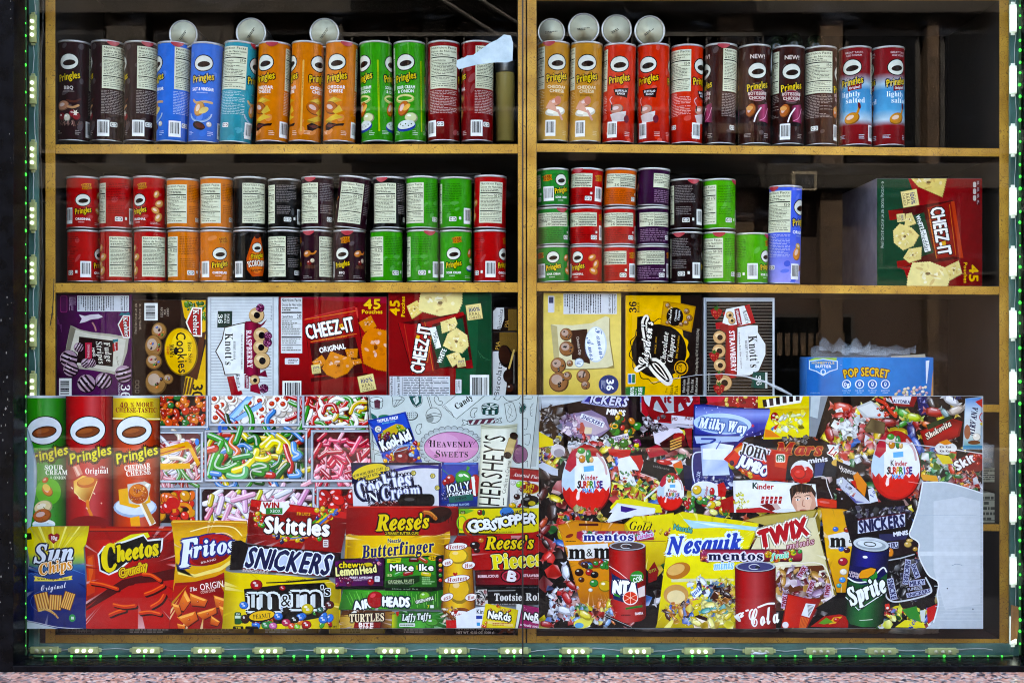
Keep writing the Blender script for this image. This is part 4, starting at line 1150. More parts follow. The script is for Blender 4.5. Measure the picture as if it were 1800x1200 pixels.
def d_cook(a):
    a.Z(0, 490, 3.75)
    a.grad([(0, '3b2317'), (.5, '2a160d'), (1, '3a2215')], [(870, 130), (1365, 130), (1365, 840), (870, 840)], 1)
    a.p('e0b414', 1195, 136, 1362, 136, 1362, 760, 1205, 760, 1225, 640, 1300, 668, 1362, 400, 1300, 380, 1215, 250)
    a.p('e8bf18', 1230, 640, 1365, 670, 1365, 840, 1200, 840)
    a.p('5a2c12', 1300, 668, 1358, 345, 1320, 360, 1280, 560, 1245, 642)
    rg = random.Random(4)
    for i in range(26): a.ball(rg.choice(('3c7a1c', '24601c', '6a9a22', '2d6f2a')), rg.uniform(1225, 1355), rg.uniform(150, 200) + (20 if i % 3 else 100) * (rg.random() if i % 4 == 0 else 0), rg.uniform(8, 15))
    for i in range(9): a.ball(rg.choice(('3c7a1c', '6a9a22')), rg.uniform(1325, 1356), rg.uniform(200, 330), 10)
    a.p('f0e9df', 1224, 286, 1268, 186, 1332, 190, 1332, 382, 1262, 378); a.p('b3141e', 1234, 288, 1274, 196, 1324, 200, 1324, 372, 1268, 368)
    a.t('Keebler', 1292, 284, 36, 'f6f2ea', rot=-90, w=164, f='S', o=[('5a0810', 3)])
    a.bars(952, 160, 1040, 274, 1, 8); a.t('GREAT', 1106, 220, 13, 'c9b9a8', rot=-90, w=56); a.t('FOR', 1086, 220, 13, 'c9b9a8', rot=-90, w=34); a.t('RECESS', 1066, 220, 13, 'c9b9a8', rot=-90, w=66)
    a.t('30 - 1.6 OZ (45g) POUCHES', 924, 250, 13, 'b7a797', rot=-90, w=170); a.t('NET WT 48 OZ (3 LB) (1.36kg)', 897, 262, 13, 'b7a797', rot=-90, w=200)
    a.e('8a6a12', 1194, 478, 112, 158, 4, 40); a.e('e3b60f', 1192, 476, 104, 150, 4, 40); a.e('f0cc2a', 1200, 440, 70, 90, 4, 28)
    a.t('Cookies', 1200, 484, 62, '23120a', rot=-86, w=268, b=.03, f=''); a.t('Bite Size', 1254, 484, 26, '23120a', rot=-86, w=140, f='S')
    a.t('made with', 1166, 440, 9, '23120a', rot=-88); a.t("M&M's", 1134, 474, 30, '23120a', rot=-88, w=82, b=.04, f='S'); a.t('MINIS', 1106, 472, 14, 'c01818', rot=-88, w=56, b=.05); a.e('23120a', 1160, 476, 14, 26)
    cd = ('2f8a2a', 'b01e18', '2a6ab8', 'd8821a', '4a2412', '4a2412')
    for x, y, r, ry, s_ in ((1050, 345, 52, 58, 1), (1014, 446, 58, 78, 2), (1016, 545, 54, 52, 3), (1030, 682, 72, 82, 4)): cookie(a, x, y, r, 'a57a44', cd, s_, ry)
    cookie(a, 1110, 660, 34, 'a57a44', cd, 9)
    for i in range(3): a.rr('8a7b6c', 892, 668 + i * 30, 918, 692 + i * 30, 4); a.rr('3a2215', 896, 672 + i * 30, 914, 688 + i * 30, 3)
    a.t('30', 1302, 738, 68, '23120a', rot=-90, w=96, b=.05); a.t('1.6 oz pouches', 1252, 720, 11, '23120a', rot=-90, w=84)
    for i in range(3): a.p('6a4426', 1225 + i * 22, 655, 1240 + i * 22, 648, 1220 + i * 20, 760, 1206 + i * 20, 760)
carton('cookie_carton', 'brown and yellow cookie carton lying on its side, candy-studded cookies printed on it', 233, 527, 362, 709, .24, smat('2d190f'), d_cook)
def d_rasp(a):
    a.Z(0, 490, 3.75)
    a.r('aeb4b4', 1360, 110, 1850, 840); a.r('d0d5d5', 1372, 122, 1850, 840)
    a.r('8f9696', 1388, 130, 1392, 840)
    for i in range(34): a.r('4c5860', 1392, 140 + i * 20, 1790, 141.6 + i * 20)
    a.r('b4baba', 1796, 122, 1806, 840)
    for t, x in (('10-2oz Bags', 1812),): a.t(t, x - 22, 225, 9, '3a4650', rot=-90, w=100)
    a.p('0f3a33', 1436, 212, 1532, 212, 1530, 322, 1432, 322); a.r('cfd6d2', 1418, 222, 1426, 316); a.t('36', 1452, 262, 28, 'e2e8e2', rot=-90, w=60, f='S'); a.t('SNACK', 1486, 262, 13, 'e2e8e2', rot=-90, w=62, f='S'); a.t('PACKS', 1506, 262, 13, 'e2e8e2', rot=-90, w=62, f='S')
    a.pp('4d3a28', [(1480, 318), (1560, 296), (1622, 284), (1622, 640), (1560, 632), (1480, 634), (1462, 560), (1418, 478), (1462, 398)])
    a.pp('e3e6e2', [(1484, 324), (1560, 303), (1616, 292), (1616, 632), (1560, 625), (1486, 627), (1468, 556), (1426, 478), (1468, 402)])
    a.t("Knott's", 1510, 462, 52, '14181c', rot=-90, w=210, f='S', b=.0); a.t('BERRY FARM', 1546, 470, 14, '14181c', rot=-90, w=120, f='S'); a.t('PREMIUM BITE SIZE COOKIES', 1594, 478, 11, '5a2a3a', rot=-90, w=230, f='S')
    a.pp('7a0f35', [(1618, 282), (1660, 276), (1720, 300), (1762, 266), (1740, 300), (1716, 320), (1716, 620), (1750, 600), (1764, 648), (1716, 640), (1660, 650), (1614, 632)])
    a.grad([(0, '6d0c2e'), (.5, 'a51a4a'), (1, '5f0a28')], [(1612, 290), (1700, 284), (1700, 630), (1606, 636)], 0)
    a.t('RASPBERRY', 1644, 462, 34, 'f0e2e4', rot=-88, w=250, f='S', b=.03)
    def rasp(x, y, r):
        rg = random.Random(int(x + y))
        a.e('5a1440', x, y, r, r)
        for i in range(16):
            t, q = rg.uniform(0, 6.28), r * rg.random() ** .5 * .85
            a.ball(rg.choice(('8a2a62', 'a8487e', '6d1a4c')), x + q * math.cos(t), y + q * math.sin(t), r * .24)
    def jam(x, y, r):
        a.e('7a5a34', x, y, r, r); a.e('d0ae7c', x - 2, y - 2, r * .93, r * .93); a.e('e4cda4', x - r * .2, y - r * .3, r * .5, r * .3); a.e('140a10', x + 2, y, r * .4, r * .42)
    for x, y, r in ((1692, 240, 52), (1724, 372, 54), (1720, 452, 52), (1728, 540, 56)): jam(x, y, r)
    for x, y, r in ((1716, 192, 28), (1766, 376, 28), (1764, 420, 30)): rasp(x, y, r)
    a.p('a30e24', 1496, 645, 1560, 635, 1600, 760, 1530, 790); a.p('e0e2de', 1540, 632, 1620, 625, 1630, 720, 1570, 740); a.t("Knott's", 1572, 672, 28, '14181c', rot=-84, w=90, f='S'); a.r('8a0f38', 1612, 630, 1640, 720); a.t('RASPBERRY', 1628, 676, 14, 'eee', rot=-86, w=80)
    jam(1680, 668, 34); a.p('9a1436', 1650, 700, 1700, 690, 1720, 760, 1650, 740); rasp(1740, 722, 30)
carton('cookie_carton', 'white striped jam cookie carton lying on its side with raspberries and red ribbon', 364.5, 521.5, 489.5, 709, .22, smat('b8bcbc'), d_rasp)
def d_cheez(a):
    a.Z(440, 490, 3.75)
    a.grad([(0, '8f0714'), (.4, 'a90a16'), (1, '7a0610')], [(180, 100), (905, 100), (905, 840), (180, 840)], 1)
    a.p('a3103a', 200, 116, 900, 116, 900, 160, 500, 142)
    nutri(a, 202, 124, 342, 490, 3, '210', 'd6d8d6')
    a.rr('d8d8d8', 228, 522, 322, 564, 6); a.fine('5a2020', 250, 530, 318, 558, 3, 2); a.bars(212, 672, 336, 790, 0, 9)
    a.pp('5c060c', [(355, 275), (560, 215), (700, 180), (720, 300), (760, 560), (775, 640), (600, 650), (400, 680), (375, 430)])
    a.pp('b01019', [(352, 268), (555, 208), (698, 184), (706, 250), (352, 300)]); a.pp('9d0c14', [(355, 295), (705, 235), (745, 520), (770, 620), (600, 628), (392, 655), (380, 430)])
    a.l('e08a2a', 4, 360, 268, 698, 210); a.l('e08a2a', 4, 400, 415, 700, 362)
    a.pp('4d0a10', [(392, 428), (692, 384), (735, 560), (745, 620), (600, 628), (420, 640)])
    a.l('d8404a', 3, 352, 268, 430, 245, 560, 215, 690, 184); a.p('d04a40', 690, 190, 704, 188, 712, 260, 706, 258)
    a.t('CHEEZ-IT', 522, 325, 92, 'f2efe9', w=318, rot=10.5, b=.05, sh=-.05, o=[('2a0406', 7)], f='')
    a.r('e2b020', 588, 298, 612, 322, 20); a.e('7a3a08', 600, 310, 4)
    a.t('baked snack crackers', 545, 390, 12, 'e8923a', w=180, rot=8.5)
    a.t('ORIGINAL', 540, 455, 34, 'f2efe9', w=174, rot=11, b=.06, jit=.1)
    O = 'd98a16'
    cracker(a, [(405, 548), (472, 500), (505, 548), (440, 590)], O, 1); cracker(a, [(622, 462), (708, 458), (704, 520), (640, 516)], O, 2)
    cracker(a, [(640, 540), (726, 524), (736, 552), (650, 572)], O, 5)
    cracker(a, [(470, 590), (530, 474), (600, 500), (665, 520), (680, 570), (640, 620), (560, 656), (500, 630)], O, 3)
    cracker(a, [(712, 288), (795, 240), (832, 312), (750, 350)], O, 4)
    cracker(a, [(740, 380), (790, 316), (860, 330), (960, 350), (960, 620), (830, 600), (745, 560), (728, 450)], 'd98212', 6)
    a.t('45', 802, 166, 62, 'f0c62a', w=108, b=.06, o=[('7a2a08', 4)]); a.t('Pouches', 802, 216, 26, 'f0c62a', w=136, b=.05)
    real_cheese(a, 768, 686, 76, 12); real_cheese(a, 434, 594, 42, 8)
carton('cracker_carton', 'red cheese cracker carton standing upright with orange crackers and pouch picture', 490.5, 521.5, 680, 709, .26, smat('8a0a14'), d_cheez)
def d_ched(a):
    a.Z(440, 490, 3.75)
    a.r('8f0912', 900, 80, 1595, 840)
    a.pp('0f5a38', [(1395, 80), (1595, 80), (1595, 840), (1350, 840), (1355, 600), (1300, 480), (1380, 230)])
    a.pp('0b4a2e', [(1500, 80), (1595, 80), (1595, 840), (1470, 840), (1500, 400)])
    a.t('45', 952, 192, 62, 'e8b91a', rot=90, w=96, b=.06); a.t('Pouches', 1006, 184, 24, 'e8b91a', rot=90, w=134, b=.05)
    cracker(a, [(1030, 180), (1100, 140), (1142, 210), (1064, 264)], 'e6cd78', 2)
    cracker(a, [(1130, 40), (1400, 40), (1398, 160), (1360, 245), (1260, 250), (1108, 210), (1106, 160)], 'ecdc9a', 3)
    real_cheese(a, 1476, 218, 72, 98 - 180 + 90)
    a.pp('5a060c', [(972, 290), (1180, 260), (1400, 218), (1420, 240), (1470, 588), (1250, 590), (1070, 640)])
    a.pp('a30d17', [(975, 285), (1060, 300), (1160, 285), (1340, 236), (1402, 216), (1410, 240), (1200, 300), (1190, 420), (1215, 600), (1075, 632)])
    a.l('e08a2a', 3, 1150, 285, 1205, 605); a.l('c84a2a', 3, 1015, 300, 1070, 628)
    a.pp('0d5034', [(1170, 330), (1360, 270), (1400, 256), (1450, 560), (1250, 585)])
    a.t('CHEEZ-IT', 1124, 462, 86, 'f2efe9', w=318, rot=80, b=.05, o=[('2a0406', 7)], f='')
    a.r('e2b020', 1092, 372, 1116, 396, 70); a.t('baked snack crackers', 1180, 452, 11, 'e8923a', w=200, rot=81)
    a.pp('e9ece6', [(1180, 322), (1222, 316), (1258, 450), (1222, 462)]); a.t('WHITE', 1262, 508, 30, 'f0f0ea', w=96, rot=68, b=.05, jit=.08); a.t('cheddar', 1218, 388, 34, '10392a', w=140, rot=78, b=.0)
    cw = 'ead893'
    cracker(a, [(1252, 285), (1350, 250), (1365, 290), (1345, 330), (1262, 358)], cw, 5); cracker(a, [(1268, 440), (1300, 360), (1360, 320), (1430, 370), (1440, 440), (1395, 490), (1320, 470)], cw, 6); cracker(a, [(1290, 505), (1370, 475), (1400, 530), (1330, 580)], cw, 7)
    real_cheese(a, 1390, 552, 40, 10)
    a.p('8f0c18', 1420, 540, 1460, 530, 1468, 588, 1424, 590)
    nutbox(a, 918, 642, 1316, 790, 0, 4, '210'); a.fine('4a4c52', 1010, 650, 1310, 780, 12, 4, .4); a.t('Nutrition Facts', 930, 720, 16, '101014', rot=90, w=150, b=.04); a.t('Calories 210', 975, 712, 17, '101014', rot=90, w=136, b=.04)
    for x in (952, 1000, 1114, 1196): a.r('101014', x, 648, x + 3, 790)
    a.rr('d8d8d8', 1352, 662, 1392, 754, 5); a.fine('2a3a30', 1358, 670, 1386, 748, 3, 3, .4, ax=1); a.bars(1448, 632, 1574, 800, 0, 12)
    for i in range(5): a.l('4f8a68', 1.2, 1500 + i * 12, 470 + i * 17, 1520 + i * 16, 520 + i * 3)
carton('cracker_carton', 'red and green cracker carton under the left middle shelf, its print turned on its side', 682, 514, 864, 709, .26, smat('0d4a30'), d_ched)
def bisc(a, dy):
    a.r('20100b', 1590, 150 + dy, 1770, 345 + dy)
    a.pp('c9c9c6', [(1600, 330 + dy), (1600, 215 + dy), (1625, 188 + dy), (1672, 186 + dy), (1674, 260 + dy), (1650, 335 + dy)])
    for i in range(16): a.r('a8843c', 1700 + i * 4, 200 + dy, 1701.6 + i * 4, 340 + dy)
    a.t('Biscolata', 1646, 266 + dy, 26, '1c0d08', rot=84, w=136, sh=.1); a.t('PIA', 1690, 296 + dy, 24, 'b58f45', rot=84, w=46)
def d_bis1(a):
    a.Z(440, 490, 3.75); bisc(a, 0)
def d_bis2(a):
    a.Z(440, 490, 3.75)
    a.r('1d0e09', 1580, 340, 1775, 840)
    for i in range(26): a.r('9c7a36', 1644 + i * 4.4, 352, 1646 + i * 4.4, 480)
    a.t('PIA', 1630, 440, 26, 'c29a4a', rot=84, w=58)
    a.pp('c9c9c6', [(1596, 478), (1660, 476), (1690, 520), (1690, 700), (1670, 840), (1596, 840)])
    a.e('160905', 1682, 510, 46, 76, 10); a.e('3a1d10', 1676, 500, 36, 62, 10); a.sp('d3b56a', 12, 1738, 470, 1722, 530, 1706, 588); a.e('2c140b', 1700, 640, 34, 44); a.ball('4a2413', 1712, 720, 26, 30); a.l('d8d0c8', 2, 1738, 500, 1738, 690)
    a.t('Biscolata', 1634, 660, 34, '1c0d08', rot=84, w=230, sh=.1)
carton('biscuit_pack', 'upper dark brown biscuit pack with cream label, right end of the lower left shelf', 866, 540, 909.5, 582, .16, smat('1d0e09'), d_bis1, None, .02)
carton('biscuit_pack', 'lower dark brown biscuit pack with chocolate biscuit picture, right end of the lower left shelf', 865.5, 582.6, 909.5, 709, .16, smat('1d0e09'), d_bis2, None, .018)
def d_amos(a):
    a.Z(880, 490, 3.75)
    a.grad([(0, 'd8c062'), (.5, 'e3cf78'), (1, 'cdb14a')], [(280, 80), (800, 80), (800, 840), (280, 840)], 1)
    a.rr('c9cdd4', 312, 112, 354, 222, 6); a.rr('3a4a6a', 318, 120, 348, 160, 3)
    a.fine('8a7a2a', 362, 116, 402, 218, 6, 4, .4, ax=1)
    nutbox(a, 414, 96, 766, 232, 1, 5, '280')
    a.pp('9a8a50', [(330, 306), (470, 312), (600, 300), (690, 250), (722, 260), (724, 400), (748, 560), (750, 588), (560, 600), (400, 600), (355, 560)])
    a.pp('d9d2ae', [(330, 300), (470, 306), (600, 292), (690, 246), (716, 254), (716, 400), (742, 570), (700, 585), (560, 592), (400, 592), (352, 540)])
    a.p('b8ad80', 330, 300, 372, 312, 392, 585, 352, 540)
    a.p('3a1a10', 462, 340, 570, 330, 590, 560, 470, 530)
    a.e('c8d4da', 628, 432, 72, 118, 0, 30); a.e('e6ecec', 626, 430, 64, 110, 0, 30)
    a.t('Famous', 660, 420, 46, '1c62a0', rot=-80, w=206, f='C', b=.02); a.t('Amos', 600, 460, 46, '1c62a0', rot=-80, w=150, f='C', b=.02); a.t('Chocolate Chip', 516, 440, 17, 'e8dcd0', rot=-82, w=120); a.t('Bite Size Cookies', 560, 480, 8, '1c4a80', rot=-82, w=66)
    a.e('9fb4c0', 518, 552, 30, 30); a.e('dfe6ea', 518, 552, 24, 24); a.fine('2a5a90', 500, 540, 536, 566, 3, 3)
    dk = ('2a130a', '36190e', '2a130a', '20100a')
    for x, y, r, s_ in ((432, 366, 42, 1), (436, 460, 50, 2), (380, 570, 52, 3), (384, 680, 66, 4), (440, 640, 30, 5), (545, 640, 46, 6), (560, 700, 30, 8), (456, 556, 22, 7)): cookie(a, x, y, r, '9a6a40', dk, s_)
    a.e('0d3c78', 712, 696, 66, 64, 0, 30); a.t('36', 722, 696, 46, 'e6ecf0', rot=-90, w=76, b=.06); a.fine('cfd8e4', 664, 668, 692, 724, 4, 3, .4, ax=1)
carton('cookie_carton', 'pale yellow cookie carton lying on its side with a blue lettered bag', 955, 514.5, 1092, 706, .24, smat('cdb45a'), d_amos)
def d_lind(a):
    a.Z(880, 490, 3.75)
    a.r('e3b40c', 815, 95, 1186, 840); a.r('241511', 1186, 95, 1335, 840)
    a.t('36', 872, 187, 46, '1a100c', rot=90, w=72, f='S', b=.04); a.t('BAGS', 908, 190, 14, '1a100c', rot=90, w=66, f='S')
    pts = [(1048 + (190 + 8 * math.sin(t * 15)) * math.cos(t), 478 + (205 + 9 * math.sin(t * 15)) * math.sin(t)) for t in [2 * math.pi * i / 120 for i in range(120)]]
    a.pp('1a100c', [(1048 + (x - 1048) * 1.035, 478 + (y - 478) * 1.03) for x, y in pts]); a.pp('e3b40c', pts)
    a.e('1d100b', 1044, 476, 182, 178, 0, 40)
    a.p('1d100b', 900, 250, 975, 240, 1000, 300, 1140, 650, 1100, 700, 1010, 610, 890, 610)
    a.sp('e9e2d4', 40, 960, 256, 945, 300, 960, 400, 985, 560, 1090, 680, 1110, 650, 1020, 540, 900, 596); a.sp('1d100b', 12, 960, 256, 948, 300, 962, 400, 990, 560, 1090, 668, 1102, 648, 1020, 548, 910, 592)
    a.t("Linden's", 952, 430, 72, 'f2ede2', rot=83, w=300, f='C', b=.03, o=[('1d100b', 6)])
    a.t('SINCE 1954', 1022, 438, 10, 'd8a518', rot=85, w=110); a.t('Chocolate', 1078, 456, 36, 'ece6da', rot=84, w=214, f='I'); a.t('Chippers', 1124, 458, 36, 'ece6da', rot=84, w=184, f='I'); a.t('Bite Size Cookies', 1166, 450, 14, 'd8a518', rot=84, w=150, f='I')
    a.pp('b8860c', [(1072, 146), (1180, 160), (1286, 182), (1258, 352), (1140, 320), (1052, 300)]); a.pp('c99a12', [(1080, 156), (1180, 168), (1276, 190), (1250, 340), (1140, 310), (1062, 290)])
    a.e('1d100b', 1148, 250, 56, 62); a.t("Linden's", 1114, 240, 24, 'f2ede2', rot=84, w=110, f='C'); a.t('Chocolate', 1154, 240, 13, 'eee', rot=84, w=76, f='I'); a.t('Chippers', 1174, 240, 13, 'eee', rot=84, w=66, f='I')
    for x, y, r in ((1226, 214, 20), (1244, 258, 22), (1222, 290, 18), (1102, 176, 18), (1100, 290, 14), (1190, 300, 16)): cookie(a, x, y, r, '9a6a2c', ('241009', '241009', '241009'), int(x))
    a.t('36-2oz bags (56g) bags  NET WT. 72 OZ (4.5 LBS) (2.04kg)', 1294, 480, 15, 'cfc4b4', rot=88, w=300)
    a.e('1d100b', 1190, 586, 50, 52); a.ring('d8a518', 1190, 586, 44, 46, 5); a.e('d8a518', 1190, 586, 30, 32); a.t('250', 1182, 586, 24, '1d100b', rot=86, w=46, f='S')
    a.t('BEST', 1160, 586, 9, 'd8a518', rot=86, w=40); a.t('QUALITY', 1228, 586, 9, 'd8a518', rot=86, w=50)
    a.rr('d6dcd8', 838, 624, 888, 692, 6); a.rr('2f7a4a', 866, 630, 886, 686, 3); a.rr('2a6ab0', 842, 630, 862, 686, 3)
    a.p('1f7a36', 815, 712, 955, 708, 940, 840, 815, 840); a.t('100%', 866, 742, 26, 'e6ece2', rot=88, w=60, b=.04); a.t('NUT &', 892, 745, 12, 'e6ece2', rot=88, w=46); a.t('FREE', 920, 745, 24, 'e6ece2', rot=88, w=60, b=.05)
    a.t('The', 1092, 735, 14, '1a100c', rot=86); a.t('Snack', 1124, 732, 24, '1a100c', rot=86, w=72, f='S'); a.t('Pack', 1156, 732, 24, '1a100c', rot=86, w=60, f='S')
    for i, t_ in enumerate(('Whole Grains', 'Artificial Flavors', 'Trans Fat', 'Extra Coconut')): a.t(t_, 1208 + i * 27, 706, 17, 'cfc8bc', rot=88, w=88 + 24 * (i % 2), f='S')
carton('cookie_carton', 'yellow and black cookie carton lying on its side with large script lettering', 1099, 518.5, 1234.5, 706, .24, smat('2a1a12'), d_lind)
def d_straw(a):
    a.Z(880, 490, 3.75)
    a.r('b3b9bd', 1330, 110, 1815, 840); a.r('191512', 1356, 150, 1792, 840)
    for i in range(30): a.r('8f8d86', 1360, 164 + i * 21, 1790, 166.4 + i * 21)
    a.r('8b9296', 1346, 130, 1352, 840); a.r('cdd3d6', 1793, 130, 1800, 840)
    def jam(x, y, r):
        a.e('6a4a2a', x, y, r, r); a.e('cfa877', x - 2, y - 2, r * .93, r * .93); a.e('e6cba0', x - r * .2, y - r * .3, r * .5, r * .3); a.e('2a0c0e', x + 2, y, r * .42, r * .42)
    def berry(x, y, r):
        a.pp('a50f1e', [(x - r, y - r * .5), (x, y - r * .9), (x + r, y - r * .5), (x + r * .7, y + r * .4), (x, y + r * 1.1), (x - r * .7, y + r * .4)])
        a.e('d0404a', x - r * .3, y - r * .2, r * .3, r * .2); a.star('2a6a26', x, y - r * .8, r * .6, r * .25, 5)
        for i in range(6): a.e('e0b060', x - r * .5 + (i % 3) * r * .45, y - r * .1 + (i // 3) * r * .5, r * .06)
    berry(1422, 226, 40)
    a.p('b00f24', 1462, 222, 1640, 168, 1680, 290, 1500, 340, 1420, 330, 1416, 290, 1490, 280); a.p('dfe2e0', 1486, 200, 1606, 176, 1650, 290, 1540, 316, 1462, 290)
    a.t("Knott's", 1620, 250, 30, '14181c', rot=-76, w=86, f='S'); a.p('a30e24', 1540, 200, 1572, 192, 1592, 300, 1560, 312); a.t('STRAWBERRY', 1566, 252, 15, 'eee', rot=-78, w=92, b=.03); jam(1510, 240, 26); jam(1524, 276, 24)
    a.pp('4a3a2a', [(1560, 316), (1640, 300), (1700, 300), (1700, 350), (1752, 430), (1752, 500), (1706, 610), (1640, 640), (1556, 640)])
    a.pp('dcdfdd', [(1562, 322), (1640, 306), (1694, 306), (1695, 352), (1745, 430), (1745, 498), (1700, 604), (1640, 634), (1558, 634)])
    a.t("Knott's", 1668, 478, 58, '14181c', rot=-86, w=210, f='S', b=.0); a.t('BERRY FARM', 1622, 470, 15, '14181c', rot=-86, w=130, f='S'); a.t('Premium Bite Size Cookies', 1580, 470, 11, '5a2a3a', rot=-86, w=240, f='S')
    a.grad([(0, '7a0818'), (.6, 'b80f24'), (1, '7a0818')], [(1486, 310), (1560, 300), (1556, 650), (1476, 660)], 0)
    a.p('8f0c1c', 1450, 300, 1500, 300, 1490, 360, 1440, 330)
    a.t('STRAWBERRY', 1530, 476, 34, 'f2e4e4', rot=-87, w=268, b=.05)
    for x, y, r in ((1444, 386, 44), (1440, 476, 46), (1446, 570, 42), (1474, 686, 54)): jam(x, y, r)
    berry(1408, 510, 36); berry(1440, 640, 30); berry(1440, 725, 40)
    a.p('14564a', 1664, 612, 1744, 616, 1740, 722, 1650, 716); a.r('cfd8d4', 1744, 616, 1758, 720); a.t('36', 1700, 668, 32, 'e2e8e2', rot=-84, w=64, f='S')
    a.fine('a8a8a0', 1366, 620, 1384, 740, 2, 4, .4, ax=1)
carton('cookie_carton', 'black striped jam cookie carton with white border and strawberries, third on the right shelf', 1237, 523, 1362, 706, .22, smat('a9afb3'), d_straw)
# --- cracker carton on the middle right shelf: front, and its plain side in view
def d_ched2(a):
    a.Z(1320, 240, 3.75)
    a.grad([(0, '8a0a14'), (.3, 'a50c18'), (1, '7d0812')], [(820, 260), (1540, 260), (1540, 1000), (820, 1000)], 0)
    a.pp('0f4a30', [(820, 260), (1030, 260), (1090, 420), (1080, 470), (985, 490), (920, 500), (965, 860), (1010, 880), (1050, 1000), (820, 1000)])
    a.t('45 - 1.5 OZ (42g) POUCHES  NET WT. 67.5 OZ (4 LB 3.5 OZ) (1.91kg)', 868, 516, 16, 'b8c8bc', rot=-90, w=440)
    cracker(a, [(1020, 240), (1300, 240), (1262, 400), (1100, 330)], 'e0c874', 3)
    real_cheese(a, 1048, 408, 76, -80)
    a.pp('5f060c', [(905, 488), (1330, 420), (1398, 800), (970, 868)]); a.pp('98140f', [(1160, 470), (1335, 424), (1400, 800), (1330, 790), (1222, 806)]); a.p('c0431a', 1318, 430, 1340, 426, 1400, 800, 1372, 800)
    a.pp('98140f', [(905, 488), (1000, 485), (1010, 545), (915, 552)]); a.pp('98140f', [(960, 822), (1090, 800), (1090, 838), (968, 868)])
    a.pp('0d4a30', [(916, 552), (1010, 540), (1140, 500), (1205, 765), (1100, 800), (960, 822)])
    a.l('d8862a', 3, 1170, 482, 1222, 800); a.l('d8862a', 3, 1308, 450, 1350, 780)
    a.t('CHEEZ-IT', 1252, 622, 86, 'f2efe9', w=318, rot=-80, b=.05, o=[('2a0406', 7)], f='')
    a.r('e2b020', 1258, 690, 1284, 716, 10); a.t('baked snack crackers', 1196, 640, 11, 'e8923a', w=190, rot=-80)
    a.pp('e9ece6', [(1114, 622), (1150, 612), (1186, 752), (1146, 764)]); a.t('WHITE', 1112, 566, 28, 'f0f0ea', w=96, rot=-70, b=.05, jit=.08); a.t('cheddar', 1148, 688, 34, '10392a', w=140, rot=-76, b=.0)
    cw = 'e4d088'
    cracker(a, [(1020, 510), (1058, 502), (1088, 572), (1010, 600)], cw, 1); cracker(a, [(935, 620), (980, 572), (1060, 600), (1108, 650), (1070, 720), (1000, 750), (940, 700)], cw, 2); cracker(a, [(1002, 800), (1040, 740), (1125, 726), (1120, 806), (1040, 832)], cw, 4)
    real_cheese(a, 988, 536, 38, -84)
    cracker(a, [(1062, 830), (1180, 822), (1250, 850), (1330, 880), (1290, 1010), (1020, 1010), (1030, 920)], 'ecdc9a', 5); cracker(a, [(1275, 862), (1368, 816), (1392, 900), (1312, 946)], cw, 6)
    a.t('45', 1468, 900, 58, 'e8b91a', rot=-90, w=108, b=.06); a.t('Pouches', 1414, 896, 22, 'e8b91a', rot=-90, w=136, b=.05)
    for i in range(3): a.rr('c9c0b8', 1464 + 0, 300 + i * 44, 1484, 336 + i * 44, 8)
    for i in range(4): a.rr('5a1018', 1486, 290 + i * 42, 1508, 326 + i * 42, 5); a.fine('c9b0b0', 1488, 294 + i * 42, 1506, 322 + i * 42, 2, i, .4, ax=1)
carton('cracker_carton', 'red and green cracker carton on the middle right shelf, its grey side showing', 1541, 313.5, 1727, 503, .3, M['carton'], d_ched2, None, .008)
# --- popcorn carton: open topped display, blue
def d_pop(a):
    a.Z(1320, 490, 3.75)
    a.grad([(0, '0f6cb0'), (.4, '1d90d0'), (1, '1478ba')], [(365, 500), (1215, 500), (1215, 840), (365, 840)], 0)
    a.pp('9fbf4a', [(380, 535), (440, 512), (570, 512), (560, 545), (390, 550)]); a.pp('c8dceb', [(382, 540), (476, 526), (572, 540), (572, 596), (520, 612), (476, 640), (430, 612), (382, 596)]); a.pp('2a86c6', [(388, 546), (476, 532), (566, 546), (566, 592), (518, 606), (476, 632), (434, 606), (388, 592)])
    a.t('HOMESTYLE', 474, 553, 15, 'e0d070', w=150, b=.05); a.t('BUTTER', 476, 577, 17, 'eef2ee', w=104, b=.06); a.e('cfe0ee', 476, 612, 18, 18); a.e('2a86c6', 476, 612, 11, 13)
    a.t('POP SECRET', 758, 612, 54, 'e6bd3c', w=300, b=.05, arc=26, o=[('6a3a10', 5)], f='')
    for i, x in enumerate((630, 716, 801, 886)):
        a.e('e2ecf2', x, 694, 30, 30, 0, 24); a.e('1a6cb0', x, 694, 23, 24, 0, 20)
        if i == 0: a.t('0g', x, 694, 26, 'eef4f8', b=.05)
        else: a.e('d2e2ee', x, 694, 9, 15); a.e('1a6cb0', x, 690, 4, 6)
        a.t(('trans fat', 'no dyes', 'no flavor', 'gluten free')[i], x, 734, 10, 'cfe0ee', w=56); a.t(('per bag', 'ever', 'added', 'snack')[i], x, 748, 9, 'cfe0ee', w=38)
    a.fine('d8e6f0', 590, 566, 600, 568, 1); a.fine('bcd4e6', 392, 748, 455, 752, 1, 3)
    rg = random.Random(3)
    for i in range(26): a.ball(rg.choice(('e8e0c8', 'c8a8b0', 'd8c89a')), rg.uniform(950, 1160), rg.uniform(712, 770), rg.uniform(8, 16), rg.uniform(7, 12), rg.uniform(0, 90))
    a.p('d8e2ea', 1152, 540, 1176, 536, 1160, 690, 1154, 690)
    a.p('b9905a', 1196, 640, 1206, 560, 1206, 840, 1180, 840)
o = carton('popcorn_carton', 'open blue popcorn carton with torn clear wrap, low on the right shelf', 1417.5, 628, 1641, 706, .07, smat('1566ad'), d_pop, None, .012)
sw = MB()
rng = random.Random(8)
